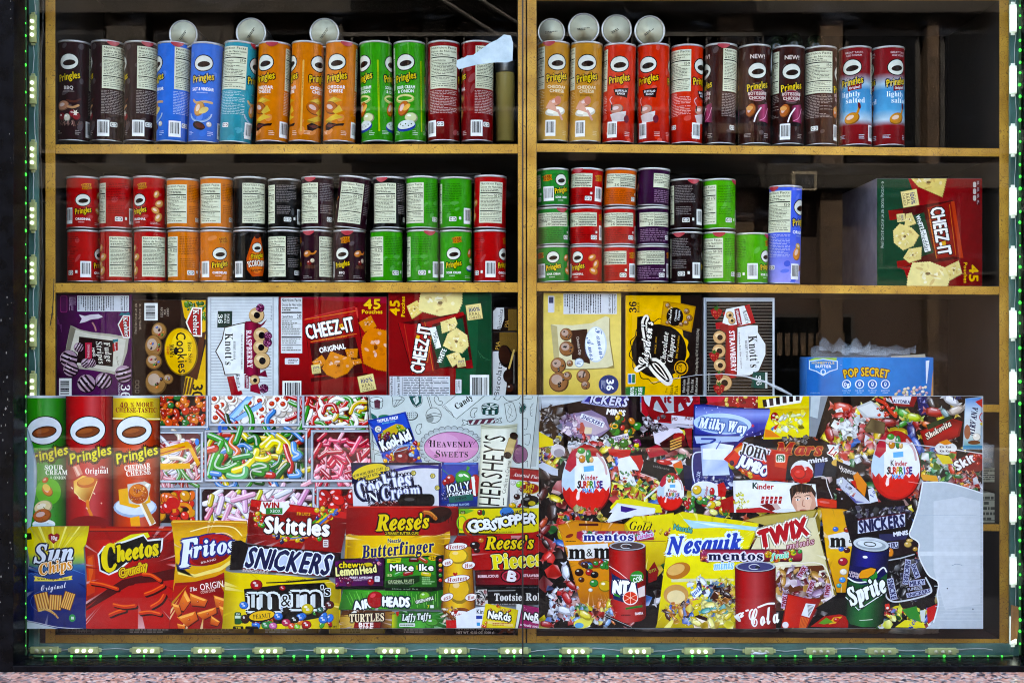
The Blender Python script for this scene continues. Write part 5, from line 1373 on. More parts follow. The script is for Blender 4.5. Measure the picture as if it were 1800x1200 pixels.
for x0, x1, y0, h in ((1425, 1600, 626, 16), (1480, 1610, 618, 14), (1440, 1530, 614, 18)):
    n = 16; v = []
    for j in range(3):
        row = []
        for i in range(n):
            p = W(x0 + (x1 - x0) * i / (n - 1), y0 + 4 - h * j / 2 * (1 + .35 * math.sin(i * 1.3)) + rng.uniform(-3, 3), SF + .03 + .05 * j + rng.uniform(-.012, .012))
            row.append(sw.bm.verts.new(p))
        v.append(row)
    for j in range(2):
        for i in range(n - 1): sw.bm.faces.new((v[j][i], v[j][i + 1], v[j + 1][i + 1], v[j + 1][i]))
sw.build('torn_wrap', M['shrink'], o, True)
fp = W(1638, 0, SF + .03)
MB().hexa([W(1566, 626, SF + .02), W(1626, 622, SF + .02), W(1628, 634, SF + .02), W(1566, 633, SF + .02), W(1566, 626, SF + .022), W(1626, 622, SF + .022), W(1628, 634, SF + .022), W(1566, 633, SF + .022)]).build('flap', smat('b3a58a'), o)
# ---------------------------------------------------------------- printed film on the glass, left half
YP = .022
L = Art(45.5, 695.5, 946.8, 1103.5, 2.0)
def clutter(a, x0, y0, x1, y1, cols, n, s0, s1, seed, kind='ball'):
    rg = random.Random(seed)
    for i in range(n):
        x, y, s_, c = rg.uniform(x0, x1), rg.uniform(y0, y1), rg.uniform(s0, s1), rg.choice(cols)
        if kind == 'ball': a.ball(c, x, y, s_, s_ * rg.uniform(.6, 1), rg.uniform(0, 180))
        elif kind == 'worm':
            t = rg.uniform(0, 6.28); q = rg.uniform(-1.2, 1.2); p = [(x, y)]
            for j in range(3): p.append((p[-1][0] + s_ * 2.2 * math.cos(t), p[-1][1] + s_ * 2.2 * math.sin(t))); t += q
            worm(a, c, s_, p)
        elif kind == 'stick':
            t = rg.uniform(-1.2, 1.2) + 1.57 * (i % 2); ln = s_ * rg.uniform(2.5, 5)
            worm(a, c, s_, [(x, y), (x + ln * math.cos(t), y + ln * math.sin(t))])
        elif kind == 'shard' and rg.random() < .4: sweet(a, c, x, y, s_ * .85, rg.uniform(0, 360), rg)
        elif kind == 'shard':
            k = rg.randint(4, 6); b = rg.uniform(0, 6)
            pts = [(x + s_ * rg.uniform(.4, 1.2) * math.cos(b + 6.283 * j / k), y + s_ * rg.uniform(.4, 1.2) * math.sin(b + 6.283 * j / k)) for j in range(k)]
            a.pp([mix(c, '000', rg.uniform(.1, .9)) if j % 2 else mix(c, 'fff', rg.random() ** 2 * .5) for j in range(k)], pts)
        elif kind == 'sweet': sweet(a, c, x, y, s_, rg.uniform(0, 360), rg)
def worm(a, c, w, p):
    f = [q for v in p for q in v]
    a.sp(mix(c, '000', .6), w * 1.25, *[q + w * .12 for q in f]); a.sp(c, w, *f)
    a.sp(mix(c, 'fff', .5), w * .3, *[q - w * .17 for q in f])
def sweet(a, c, x, y, s, rot, rg):        # wrapped sweet: twisted ends and a body
    cs, sn = math.cos(R_(rot)), math.sin(R_(rot))
    def g(u, v): return (x + u * cs - v * sn, y + u * sn + v * cs)
    for d in (-1, 1):
        a.pp([mix(c, '000', .5), mix(c, 'fff', .4), mix(c, '000', .3), mix(c, 'fff', .2)], [g(d * s * .75, 0), g(d * s * 1.5, -s * .5), g(d * s * 1.35, 0), g(d * s * 1.5, s * .5)])
    a.pp(mix(c, '000', .45), [g(-s, -s * .35), g(-s * .5, -s * .55), g(s * .5, -s * .55), g(s, -s * .35), g(s, s * .35), g(s * .5, s * .55), g(-s * .5, s * .55), g(-s, s * .35)])
    a.pp([c, mix(c, 'fff', .35), mix(c, 'fff', .1), c, mix(c, '000', .2), c], [g(-s * .9, -s * .25), g(-s * .4, -s * .46), g(s * .5, -s * .42), g(s * .88, 0), g(s * .3, s * .34), g(-s * .7, s * .3)])
    a.pp(mix(c, 'fff', .6), [g(-s * .5, -s * .35), g(s * .3, -s * .32), g(s * .2, -s * .2), g(-s * .45, -s * .22)])
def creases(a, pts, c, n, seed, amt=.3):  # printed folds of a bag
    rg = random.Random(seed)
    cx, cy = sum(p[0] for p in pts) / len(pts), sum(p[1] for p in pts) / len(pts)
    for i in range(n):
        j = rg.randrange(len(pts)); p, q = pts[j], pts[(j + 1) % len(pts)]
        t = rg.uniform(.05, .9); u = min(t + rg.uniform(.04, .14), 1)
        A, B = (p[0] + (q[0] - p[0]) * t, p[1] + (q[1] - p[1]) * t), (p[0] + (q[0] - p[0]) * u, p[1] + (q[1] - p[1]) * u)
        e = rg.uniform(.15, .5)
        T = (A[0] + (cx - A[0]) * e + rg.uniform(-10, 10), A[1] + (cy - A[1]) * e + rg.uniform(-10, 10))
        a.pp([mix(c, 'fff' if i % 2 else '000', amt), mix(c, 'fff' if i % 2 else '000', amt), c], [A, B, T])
def tray(a, x0, y0, x1, y1, rad=40):       # steel tray rim over its sweets: light frame strips
    w = 26
    pts = []
    def corner(cx, cy, sx, sy):
        return [(cx, cy), (cx + sx * rad, cy)] + [(cx + sx * rad * (1 - math.sin(R_(t))), cy + sy * rad * (1 - math.cos(R_(t)))) for t in (0, 22, 45, 68, 90)] + [(cx, cy + sy * rad)]
    for cx, cy, sx, sy in ((x0, y0, 1, 1), (x1, y0, -1, 1), (x1, y1, -1, -1), (x0, y1, 1, -1)):
        a.pp('8d939c', corner(cx, cy, sx, sy))
    a.grad([(0, '5a6069'), (.3, 'c6ccd4'), (.7, 'a2a8b1'), (1, '4a4f58')], [(x0 - w, y0 - w), (x0, y0 - w), (x0, y1 + w), (x0 - w, y1 + w)], 0)
    a.grad([(0, '4a4f58'), (.4, 'b4bac3'), (.8, 'd5dae0'), (1, '666c75')], [(x1, y0 - w), (x1 + w, y0 - w), (x1 + w, y1 + w), (x1, y1 + w)], 0)
    a.grad([(0, '4a4f58'), (.4, 'aab0b9'), (.8, 'd0d5db'), (1, '5a6069')], [(x0 - w, y0 - w), (x1 + w, y0 - w), (x1 + w * .2, y0), (x0 - w * .2, y0)], 1)
    a.grad([(0, '666c75'), (.25, 'dde1e6'), (.7, 'b0b6be'), (1, '3c4149')], [(x0 - w * .2, y1), (x1 + w * .2, y1), (x1 + w, y1 + w), (x0 - w, y1 + w)], 1)
L.Z().r('9aa0a8', 45, 695, 947, 1104)
# pick-and-mix trays
L.Z(270, 680, 5.4545)
L.r('2a0c08', 0, 70, 520, 380); clutter(L, 20, 80, 500, 370, ('c23a12', 'd2551a', 'b02a10', 'd86a20', '2c7a3a', 'c8401a', 'e0842a'), 110, 20, 44, 1)
L.r('c9b9a8', 540, 70, 1380, 370); clutter(L, 560, 90, 1370, 360, ('e8e4de', 'dcd6ce', 'f0ece6', 'cfc6ba'), 100, 40, 64, 2)
rg = random.Random(9)
for i in range(34):
    x, y = rg.uniform(570, 1360), rg.uniform(95, 345)
    L.e('a89888', x + 5, y + 6, 52, 46, rg.uniform(0, 90)); L.e('efece6', x, y, 50, 44, rg.uniform(0, 90)); L.ball('c8401a', x + 4, y + 2, 27, 25, 0, .25)
L.pp('7fb4dc', [(620, 400), (900, 88), (955, 92), (660, 420)]); L.pp('a9cfe8', [(690, 350), (880, 130), (940, 120), (720, 370)]); L.pp('8fbce0', [(640, 400), (1030, 135), (1045, 190), (680, 400)]); L.l('1d5aa8', 7, 640, 385, 1035, 138); L.l('2a6ab8', 8, 625, 370, 900, 90)
L.pp('1464c0', [(618, 370), (800, 345), (790, 400), (700, 440), (625, 440)]); L.l('1a7ad8', 12, 630, 375, 630, 440)
L.r('4a1410', 1430, 70, 2100, 380); clutter(L, 1440, 80, 2080, 370, ('c01a1c', 'e8e4dc', '3c9a2c', 'd8b81c', 'd02a22', 'efece4', 'c01a1c'), 95, 26, 36, 3, 'worm')
L.r('7a4a48', 40, 440, 470, 900); clutter(L, 50, 560, 440, 900, ('c9a8b0', 'dcd8e0', 'b03a34', 'e0d0b8', '5a9a4a', 'd88a92', 'eae6ea'), 80, 22, 38, 4, 'worm')
L.pp('e0a414', [(40, 600), (330, 515), (345, 585), (40, 670)]); L.pp('e8b31c', [(60, 730), (350, 728), (355, 780), (60, 790)]); L.pp('dfa818', [(330, 520), (365, 560), (450, 730), (420, 760), (340, 590)]); L.l('b8301c', 10, 60, 640, 300, 570); L.e('3a8ad0', 418, 525, 20, 34)
L.l('b8b0b0', 6, 60, 520, 330, 518)
L.r('101a14', 490, 420, 1480, 900)
clutter(L, 520, 440, 1440, 860, ('2f9a2c', '1f7a24', '0f4a1a', '3a8ac8', 'c02a1a', '2f9a2c', '155a20', 'd8c41c'), 95, 30, 46, 5, 'worm')
for c, w, p in (('2f9e33', 54, [(520, 450), (640, 500), (710, 560), (730, 620)]), ('36a83a', 52, [(650, 530), (600, 620), (560, 720), (530, 850)]), ('d9651a', 44, [(770, 470), (740, 540), (810, 610), (780, 660)]), ('2f9a2c', 46, [(830, 380), (810, 460), (780, 530)]), ('d9c81c', 50, [(850, 440), (900, 490), (940, 520)]), ('1d7a28', 60, [(920, 500), (980, 480), (1000, 560)]), ('2f9a2c', 60, [(640, 660), (600, 760), (680, 790), (800, 740)]),
                ('e3d31e', 56, [(770, 800), (880, 760), (960, 680), (990, 610)]), ('e3d31e', 48, [(990, 680), (1060, 690), (1110, 670)]), ('e0cf1c', 52, [(1040, 560), (1100, 510), (1130, 480)]), ('e3d31e', 58, [(1090, 580), (1150, 520), (1220, 540), (1200, 610)]), ('d8c41c', 44, [(1190, 460), (1270, 520), (1310, 580), (1325, 650)]), ('c0221a', 44, [(1260, 560), (1290, 660), (1320, 740), (1305, 810)]), ('4a9ad4', 48, [(1340, 540), (1350, 620), (1400, 650), (1350, 680)]), ('63b878', 54, [(720, 840), (800, 860), (870, 840), (880, 780)]), ('3a9a4a', 46, [(770, 680), (860, 660), (930, 650)]), ('1d6a26', 52, [(1180, 850), (1230, 790), (1280, 740)]), ('c4281c', 54, [(1070, 830), (1140, 840)]), ('4a9ad4', 40, [(1310, 850), (1400, 840), (1380, 800)]), ('c8301e', 60, [(520, 600), (590, 580)]), ('3f8fd0', 44, [(560, 820), (630, 830)]), ('2f9a2c', 56, [(960, 760), (1030, 740), (1090, 770), (960, 800), (1040, 820)])):
    worm(L, c, w, p)
L.r('5a0c1c', 1530, 430, 2120, 880); clutter(L, 1560, 500, 2090, 880, ('d8486a', 'e88aa0', 'cf2a4a', 'c0203c', 'e85a7a', 'b8183a', 'f0b0bc'), 100, 26, 44, 6, 'stick')
L.r('2a0a08', 0, 980, 380, 1300); clutter(L, 10, 1020, 380, 1300, ('c81a16', 'd8301c', 'e0701a', 'd89a1c'), 36, 40, 66, 7)
L.ring('e0901a', 280, 1180, 80, 60, 34, 160, 400); L.e('c81a1a', 190, 1110, 66, 56, -20)
L.r('3a1a20', 430, 970, 1530, 1300); clutter(L, 450, 1010, 1500, 1290, ('e0b4c4', 'd89ab4', 'ece4e8', 'c8c43a', 'e4c0d0', 'd87a92', 'dcd8dc'), 130, 32, 44, 8, 'stick')
for c, p in (('d8a8c8', [(870, 1000), (880, 1180)]), ('e0c8d8', [(620, 1200), (660, 1060)]), ('cdb83a', [(560, 1040), (540, 1120)]), ('d490b8', [(1470, 980), (1400, 1110)]), ('d8d8e0', [(1180, 1040), (1310, 980)]), ('e0a8c0', [(760, 1080), (960, 1020)])): worm(L, c, 44, p)
L.r('3a0a0a', 1570, 970, 2200, 1300); clutter(L, 1580, 1010, 2200, 1300, ('b01414', 'c81a18', 'a00e10', 'd0261e'), 46, 50, 80, 9)
for t_, x, y in (('L', 1640, 1110), ('S', 1680, 1070), ('T', 1730, 1045)): L.t(t_, x, y, 24, 'e8c8c0', rot=-30)
for b in ((40, 70, 500, 372), (555, 40, 1375, 350), (1450, 40, 2200, 366), (20, 445, 450, 890), (515, 432, 1450, 880), (1535, 432, 2150, 885), (-40, 985, 400, 1400), (470, 975, 1520, 1400), (1590, 975, 2300, 1400)): tray(L, *b)
L.pp('1464c0', [(622, 372), (650, 366), (655, 436), (626, 438)]); worm(L, '36a040', 44, [(835, 385), (815, 450), (790, 520)])
# white sheet of sweet drawings with the oval sign
L.Z(590, 680, 5.4545)
L.pp('a7b1ae', [(312, 70), (2100, 70), (2100, 800), (350, 800)]); L.pp('c3ccc8', [(330, 70), (2100, 70), (2100, 800), (372, 800)])
L.l('30363a', 5, 318, 70, 378, 720); L.l('22282c', 9, 300, 70, 345, 800)
I = '1b2022'
def outl(a, w, *p): a.sp(I, w, *p)
L.e('d2d8d4', 392, 120, 60, 26); L.pp('6b3a48', [(370, 130), (400, 118), (430, 128), (425, 205), (375, 200)]); L.ring(I, 392, 122, 62, 26, 5); outl(L, 5, 332, 122, 340, 190, 392, 208, 445, 195, 455, 124)
outl(L, 5, 470, 80, 540, 90, 560, 190, 660, 120, 600, 80); outl(L, 4, 560, 190, 590, 120); outl(L, 4, 570, 190, 640, 100); outl(L, 4, 545, 130, 650, 120)
L.pp('1c5a55', [(706, 80), (820, 70), (824, 150), (775, 188), (730, 150)]); L.pp('c3ccc8', [(740, 110), (790, 80), (800, 140), (770, 170)]); outl(L, 5, 700, 75, 735, 155, 775, 190, 828, 150, 822, 70); outl(L, 4, 745, 70, 770, 130, 740, 165)
outl(L, 5, 872, 75, 910, 200); outl(L, 5, 890, 75, 926, 195); L.ring(I, 940, 270, 74, 74, 5); L.e('8d9693', 905, 300, 36, 40); outl(L, 5, 866, 275, 940, 250, 1012, 262); outl(L, 5, 872, 300, 945, 275, 1010, 285)
def bean(x, y, r):
    L.T(x, y, r); outl(L, 5, -25, -40, -40, 0, -10, 45, 30, 50, 38, 20, 8, 10, 0, -20, -25, -40); L.T()
bean(985, 120, 0); bean(1335, 240, -60); bean(810, 395, -50)
L.pp('ccd4d0', [(1022, 186), (1160, 70), (1440, 60), (1160, 305)]); L.l(I, 5, 1160, 75, 1022, 184, 1158, 304, 1438, 75); outl(L, 4, 1040, 180, 1070, 220, 1110, 240, 1130, 290); outl(L, 3, 1050, 175, 1140, 290)
L.t('Candy', 1225, 140, 56, I, rot=34, f='S', b=.03, w=190)
L.pp('0f4a42', [(1400, 190), (1430, 160), (1560, 168), (1556, 244), (1520, 266), (1420, 258)]); L.e('c3ccc8', 1482, 185, 80, 30)
for i in range(6): L.pp('0f4a42', [(1482, 185), (1482 + 80 * math.cos(i * 1.047), 185 + 30 * math.sin(i * 1.047)), (1482 + 80 * math.cos(i * 1.047 + .5), 185 + 30 * math.sin(i * 1.047 + .5))])
for i in range(5): L.r('c3ccc8' if i % 2 else '0f4a42', 1408 + i * 30, 222, 1434 + i * 30, 262)
L.ring(I, 1482, 185, 82, 32, 5); outl(L, 5, 1402, 190, 1410, 250, 1482, 270, 1555, 250, 1562, 190)
outl(L, 4, 1520, 120, 1540, 85, 1600, 70); outl(L, 5, 1510, 110, 1560, 120, 1590, 80); outl(L, 5, 1600, 80, 1650, 130, 1740, 120, 1780, 80)
outl(L, 5, 1620, 160, 1700, 150, 1730, 290, 1650, 325, 1620, 160); outl(L, 3, 1650, 170, 1690, 220, 1660, 300); outl(L, 3, 1680, 165, 1650, 240, 1700, 280)
L.pp('6a3646', [(1270, 320), (1520, 298), (1530, 340), (1290, 362)]);
for i in range(4): L.pp('c3ccc8', [(1290 + i * 60, 362), (1320 + i * 60, 316), (1345 + i * 60, 312), (1315 + i * 60, 360)])
outl(L, 5, 1268, 318, 1525, 298, 1535, 340, 1285, 362, 1268, 318); outl(L, 5, 1268, 330, 1215, 310, 1225, 345, 1210, 370, 1270, 350); outl(L, 5, 1530, 320, 1590, 290, 1575, 320, 1595, 340, 1535, 340)
L.e('555c5a', 730, 275, 62, 44, 10); L.e('b9c2be', 726, 270, 56, 38, 10)
for i in range(14): L.e(I, 690 + (i % 5) * 20, 250 + (i // 5) * 18, 4)
L.pp('1d6a5e', [(340, 245), (395, 280), (400, 310), (345, 300)]); L.e('2a7a5a', 470, 285, 60, 22)
outl(L, 4, 350, 590, 420, 620, 380, 640, 430, 650); outl(L, 4, 350, 510, 400, 560)
for i in range(30):
    t = 2 * math.pi * i / 30; x, y = 1108 + 282 * math.cos(t), 578 + 180 * math.sin(t)
    L.e('aeb6b6', x, y, 30, 26); L.ring(I, x, y, 30, 26, 4)
L.e('bcc5c4', 1110, 578, 276, 172, 0, 40); L.e(I, 1110, 576, 264, 152, 0, 44); L.e('c98fb4', 1110, 576, 259, 147, 0, 44); L.e('d3a3c2', 1040, 545, 150, 100, 0, 30)
L.t('H', 928, 540, 66, I, f='S', w=66); L.t('EAVENLY', 1142, 548, 52, I, f='S', w=350, b=-.005); L.t('S', 978, 636, 66, I, f='S', w=50); L.t('WEETS', 1140, 644, 52, I, f='S', w=260, b=-.005)
L.ring(I, 905, 520, 16, 14, 4); L.ring(I, 960, 660, 16, 12, 4); L.sp(I, 5, 1320, 545, 1350, 510, 1390, 490)
L.e('7a4a66', 1750, 640, 60, 88); L.ring(I, 1750, 640, 60, 90, 5); L.e('a06a88', 1720, 520, 26, 50)
outl(L, 5, 1760, 150, 1790, 200, 1770, 250); L.e('1d5a55', 1790, 215, 16, 34)
# poster's own right-hand strip of drawings, past the seam
L.Z(900, 680, 5.4545)
L.pp('a9b2af', [(245, 70), (300, 70), (230, 760), (180, 760)]); L.l('23292c', 5, 248, 75, 176, 775)
L.pp('1d5a50', [(80, 240), (75, 200), (110, 160), (135, 190), (110, 240)]); outl(L, 4, 75, 245, 72, 190, 110, 158, 136, 190, 110, 245, 75, 245); outl(L, 4, 205, 155, 175, 200, 180, 270, 195, 275)
for i in range(8): L.e(I, 190 + (i % 2) * 10, 165 + i * 14, 3)
outl(L, 4, 110, 300, 150, 310, 140, 400, 115, 400); outl(L, 4, 115, 460, 175, 450, 160, 550, 120, 540); L.e('8a5a78', 85, 645, 66, 78); L.ring(I, 85, 645, 66, 80, 4); outl(L, 4, 130, 720, 150, 705, 145, 770); outl(L, 4, 110, 90, 180, 75, 190, 110, 110, 110)
# three printed chip cans
L.Z(0, 680, 5.4545)
L.r('0c0606', 240, 80, 1540, 1400)
def pcan(x0, x1, c, top):
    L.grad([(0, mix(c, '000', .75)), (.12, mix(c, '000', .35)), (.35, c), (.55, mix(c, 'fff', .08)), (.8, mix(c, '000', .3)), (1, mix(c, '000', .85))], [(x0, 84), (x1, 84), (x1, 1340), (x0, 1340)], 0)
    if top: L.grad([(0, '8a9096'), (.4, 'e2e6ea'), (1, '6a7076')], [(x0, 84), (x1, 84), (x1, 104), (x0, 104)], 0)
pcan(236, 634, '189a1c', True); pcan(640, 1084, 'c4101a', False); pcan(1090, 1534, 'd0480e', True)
L.grad([(0, 'a8860a'), (.3, 'e8cf1c'), (.6, 'f0dc3c'), (1, '8a6c08')], [(1090, 104), (1534, 104), (1534, 320), (1090, 300)], 0)
L.l('e8d8a0', 12, 1090, 300, 1534, 305)
L.t('40', 1190, 170, 50, '8c0f10', f='S', w=76, jit=.06, b=.03); L.t('% MORE', 1365, 165, 44, '8c0f10', f='S', w=220, jit=.08, b=.03); L.t('CHEESE-TASTIC', 1308, 218, 46, '8c0f10', f='S', w=390, jit=.08, b=.03)
for i, (cx, c) in enumerate(((430, 0), (845, 0), (1290, 0))):
    L.e('1d100c', cx, 415, 176, 140, 8, 36); L.e('dadfe2', cx, 415, 166, 130, 8, 36); L.e('3a1c12', cx, 430, 120, 56, 10, 28); L.e('8a4a26', cx, 430, 108, 44, 10, 28); L.e('a8602f', cx - 20, 420, 70, 20, 10, 20)
    L.t('Pringles', cx + 24, 640, 96, 'd9cf1c', w=410, rot=14, b=.035, o=[('0c0a04', 26), ('3a3406', 9)], sh=.14)
L.t('SOUR', 520, 768, 44, 'e8efe6', w=180, f='S', b=.03); L.t('CREAM', 545, 816, 44, 'e8efe6', w=210, f='S', b=.03); L.t('& ONION', 560, 866, 30, 'd8e6d4', w=150, f='S')
L.t('the', 990, 764, 22, 'efe4e2', f='S'); L.t('Original', 930, 800, 54, 'f0e6e4', w=220, rot=2, f='S')
L.t('CHEDDAR', 1320, 762, 48, 'f0e4d8', w=250, rot=6, f='S', b=.03); L.t('CHEESE', 1330, 816, 52, 'f0e4d8', w=236, rot=6, f='S', b=.03); L.fine('8a3208', 1260, 870, 1420, 882, 1)
L.e('5ab81c', 470, 1000, 120, 130); chip(L, 460, 990, 62, 'd8801c', -50); L.e('e8c45a', 450, 960, 40, 30, -40); chip(L, 440, 890, 34, 'd86a1c', 40); chip(L, 420, 1150, 90, 'e0cfa0', 20); L.e('e8ecea', 425, 1310, 110, 46); L.e('bfd8e0', 425, 1330, 112, 30); chip(L, 410, 1230, 90, 'b8641c', 15)
for i in range(12): L.e('1d5a1c', 380 + (i * 53) % 180, 1120 + (i * 37) % 190, 6, 4)
L.pp('d88a7a', [(700, 760), (760, 740), (800, 830), (740, 860)]); L.pp('e8c0b0', [(715, 765), (735, 760), (775, 840), (755, 850)])
L.pp(['e8a83a', 'f0c45a', 'd88a1c', 'a8500c', 'c8761c', 'f0d27a'], [(710, 900), (800, 845), (940, 880), (860, 1110), (800, 1080), (715, 1010)]); L.e('c8661a', 840, 910, 100, 52, 10); L.e('e09a3a', 830, 900, 80, 36, 10); L.l('f4e0a0', 7, 720, 1000, 780, 1070, 850, 1110, 935, 900); L.sp('e08a2a', 30, 845, 1090, 850, 1160, 880, 1230, 855, 1290)
L.e('8a0c12', 860, 1300, 190, 70)
for i in range(14): L.star('f4d8c8', 690 + (i * 71) % 350, 960 + (i * 97) % 240, 9, 3, 4)
L.e('9ab0c8', 1300, 1150, 208, 100); L.e('cfd8e2', 1300, 1140, 190, 84); L.pp('e8b01c', [(1140, 980), (1260, 960), (1420, 970), (1450, 1100), (1300, 1160), (1150, 1120)]); L.pp('c8c4b8', [(1225, 930), (1390, 900), (1450, 930), (1420, 1080), (1350, 1130), (1240, 1110)]); L.e('b85a14', 1330, 1020, 96, 96, 10); L.e('d8801c', 1315, 990, 70, 60); clutter(L, 1260, 950, 1400, 1090, ('a84a10', 'e09a3a', 'c8661a'), 40, 6, 14, 4)
L.pp('e8e4d8', [(1340, 1120), (1390, 1100), (1500, 1300), (1440, 1330)]); L.pp('c89a4a', [(1360, 1110), (1400, 1100), (1490, 1290), (1460, 1320)]); L.pp('e8a81c', [(1250, 1250), (1340, 1230), (1350, 1330), (1260, 1330)]); L.pp('f0f0e4', [(1390, 940), (1410, 920), (1440, 930), (1420, 960)])
# peeled white edge of the film
L.pp('a9bcc4', [(240, 320), (285, 430), (320, 560), (352, 700), (362, 800), (355, 960), (330, 1130), (318, 1240), (236, 1240)]); L.pp('8aa0ac', [(240, 320), (285, 430), (320, 560), (352, 700), (362, 800), (355, 960), (345, 960), (352, 800), (340, 700), (308, 560), (270, 430)])
# ---- front row of bags
L.Z(0, 900, 5.4545)
L.pp('a9bcc4', [(236, -60), (330, -60), (300, 130), (262, 160), (270, 360), (258, 640), (246, 1120), (236, 1120)])
b = [(262, 160), (300, 132), (560, 126), (860, 128), (850, 260), (806, 340), (820, 560), (832, 800), (820, 980), (852, 1110), (560, 1110), (360, 1060), (246, 1030), (262, 700), (290, 470), (268, 330), (250, 300)]
L.pp('122a70', b)
L.grad([(0, 'b8a410'), (.3, 'e0cf1c'), (.62, 'd8cc2a'), (.8, '8ab05a'), (1, '1d5f86')], [(262, 160), (300, 132), (860, 128), (850, 260), (806, 340), (818, 500), (276, 540), (290, 470), (268, 330), (250, 300)], 1)
for i in range(9): L.pp('ece27a' if i % 2 else 'c8b41a', [(520, 470), (300 + i * 66, 132), (330 + i * 64, 132)])
L.grad([(0, '3f8aa0'), (.25, '1d4f96'), (1, '10286c')], [(278, 520), (818, 490), (830, 800), (264, 800)], 1)
for i in range(6): L.l('4f86c0', 3, 520, 500, 280 + i * 30, 590 + i * 6); L.l('4f86c0', 3, 560, 500, 700 + i * 24, 540 + i * 10)
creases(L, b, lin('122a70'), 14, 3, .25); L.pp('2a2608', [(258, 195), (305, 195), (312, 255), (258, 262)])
L.pp('9c1420', [(520, 300), (470, 250), (468, 212), (495, 196), (522, 212), (550, 196), (578, 212), (575, 250)]); L.t('18g', 522, 240, 34, 'f0e4e0', w=64, b=.04); L.fine('e0b0b0', 496, 264, 548, 272, 1)
L.t('Sun', 520, 385, 170, 'd9dfe8', w=370, rot=3, f='I', b=.05, o=[('1a2440', 16)], sh=.06); L.t('Chips', 535, 515, 104, 'e09a1c', w=320, rot=12, f='I', b=.04, o=[('1a1c30', 16), ('f0e6d0', 7)])
L.pp('e6d65a', [(330, 605), (515, 640), (700, 602), (690, 625), (702, 642), (515, 656), (330, 655), (342, 632)]); L.t('Great Multigrain Taste!', 512, 634, 19, '10121c', w=300, b=.06, arc=-6)
L.t('Original', 515, 704, 60, 'dfe6ee', w=250, rot=8, f='C', b=-.02)
def ridged(x, y, w, h, r):
    L.T(x, y, r); L.r('6a3408', -w / 2 - 4, -h / 2 - 4, w / 2 + 6, h / 2 + 6)
    for i in range(5): L.grad([(0, '7a3c0a'), (.3, 'd89a3a'), (.6, 'eec87a'), (1, '8a4a10')], [(-w / 2 + i * w / 5, -h / 2), (-w / 2 + (i + 1) * w / 5, -h / 2), (-w / 2 + (i + 1) * w / 5, h / 2), (-w / 2 + i * w / 5, h / 2)], 0)
    L.T()
L.ring('4a78b8', 430, 850, 130, 100, 3, 100, 300); ridged(412, 850, 130, 160, 14); ridged(535, 858, 116, 140, -4); ridged(655, 842, 100, 160, -18)
L.sp('d8b46a', 16, 380, 940, 460, 925, 520, 960, 560, 1005)
for i in range(9): L.ball('cfa04a', 390 + i * 20, 925 + (i * i) * 1.1 - 4, 14, 8, -30)
L.e('189a4a', 698, 1008, 31, 36); L.t('18', 698, 1008, 26, 'e6f0e6', b=.03); L.fine('c8c060', 660, 196, 800, 232, 3, 2, .3)
L.sp('c8ccd0', 6, 246, 1030, 360, 1052, 560, 1096, 800, 1112); L.pp('b9c4c8', [(240, 1040), (360, 1060), (560, 1110), (240, 1118)])
b = [(866, 128), (1240, 135), (1650, 130), (1690, 300), (1684, 560), (1690, 800), (1640, 1110), (830, 1110), (828, 900), (836, 600), (820, 340)]
L.pp('a80c0a', b)
L.grad([(0, '9a2a0a'), (.2, 'c81c0c'), (.6, 'b00c0a'), (1, '7a0606')], [(850, 260), (1690, 260), (1690, 1110), (830, 1110), (836, 600)], 0)
L.pp('c8400c', [(836, 420), (905, 400), (920, 520), (915, 760), (840, 800)]); L.pp('d8641a', [(850, 440), (890, 420), (900, 560), (860, 700)])
L.pp('5a0406', [(830, 860), (1180, 640), (1690, 530), (1690, 640), (1300, 680), (840, 1110)]); L.pp('b80e0c', [(830, 940), (1240, 700), (1690, 640), (1690, 1110), (830, 1110)])
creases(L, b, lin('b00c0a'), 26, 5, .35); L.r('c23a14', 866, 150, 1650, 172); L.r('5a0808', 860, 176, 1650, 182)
L.pp('d8cf1c', [(1120, 280), (1260, 210), (1420, 190), (1440, 230), (1300, 300), (1120, 320)])
L.pp('dfe2e4', [(940, 400), (1000, 320), (1200, 270), (1380, 205), (1420, 260), (1570, 240), (1560, 350), (1530, 420), (1270, 450), (1140, 560), (1050, 600), (960, 560)]); L.pp('0e0a06', [(955, 405), (1010, 335), (1205, 285), (1380, 222), (1420, 275), (1552, 262), (1545, 350), (1520, 405), (1265, 435), (1130, 545), (1050, 585), (970, 548)])
L.t('C', 1052, 430, 250, 'dcc81c', w=150, rot=8, f='I', b=.08); L.t('heetos', 1322, 360, 150, 'dcc81c', w=400, rot=10, f='I', b=.08, o=[('0e0a06', 20)])
L.t('Crunchy', 1280, 545, 76, 'e0d01c', w=270, rot=17, f='', b=.06, o=[('5a0806', 18), ('d8b81c', 9)], sh=.2); L.t('Crunchy', 1280, 545, 76, '8c1010', w=270, rot=17, b=.0, sh=.2)
L.t('MADE WITH', 1500, 218, 16, '140c08', rot=-4, w=80, b=.05); L.t('REAL CHEESE!', 1500, 240, 17, '140c08', rot=-4, w=120, b=.05, arc=20)
for p in ((880, 670, 1000, 690, 1130, 730), (1380, 590, 1460, 600, 1540, 650), (1400, 780, 1480, 750, 1570, 700), (1460, 900, 1540, 850, 1580, 790), (1060, 980, 1130, 950, 1200, 930), (1350, 960, 1450, 950, 1540, 970), (1100, 880, 1200, 900, 1300, 890)):
    L.sp('3a0404', 40, *[q + 14 for q in p]); L.sp('c8340c', 36, *p); L.sp('e8721c', 12, *[q - 8 for q in p])
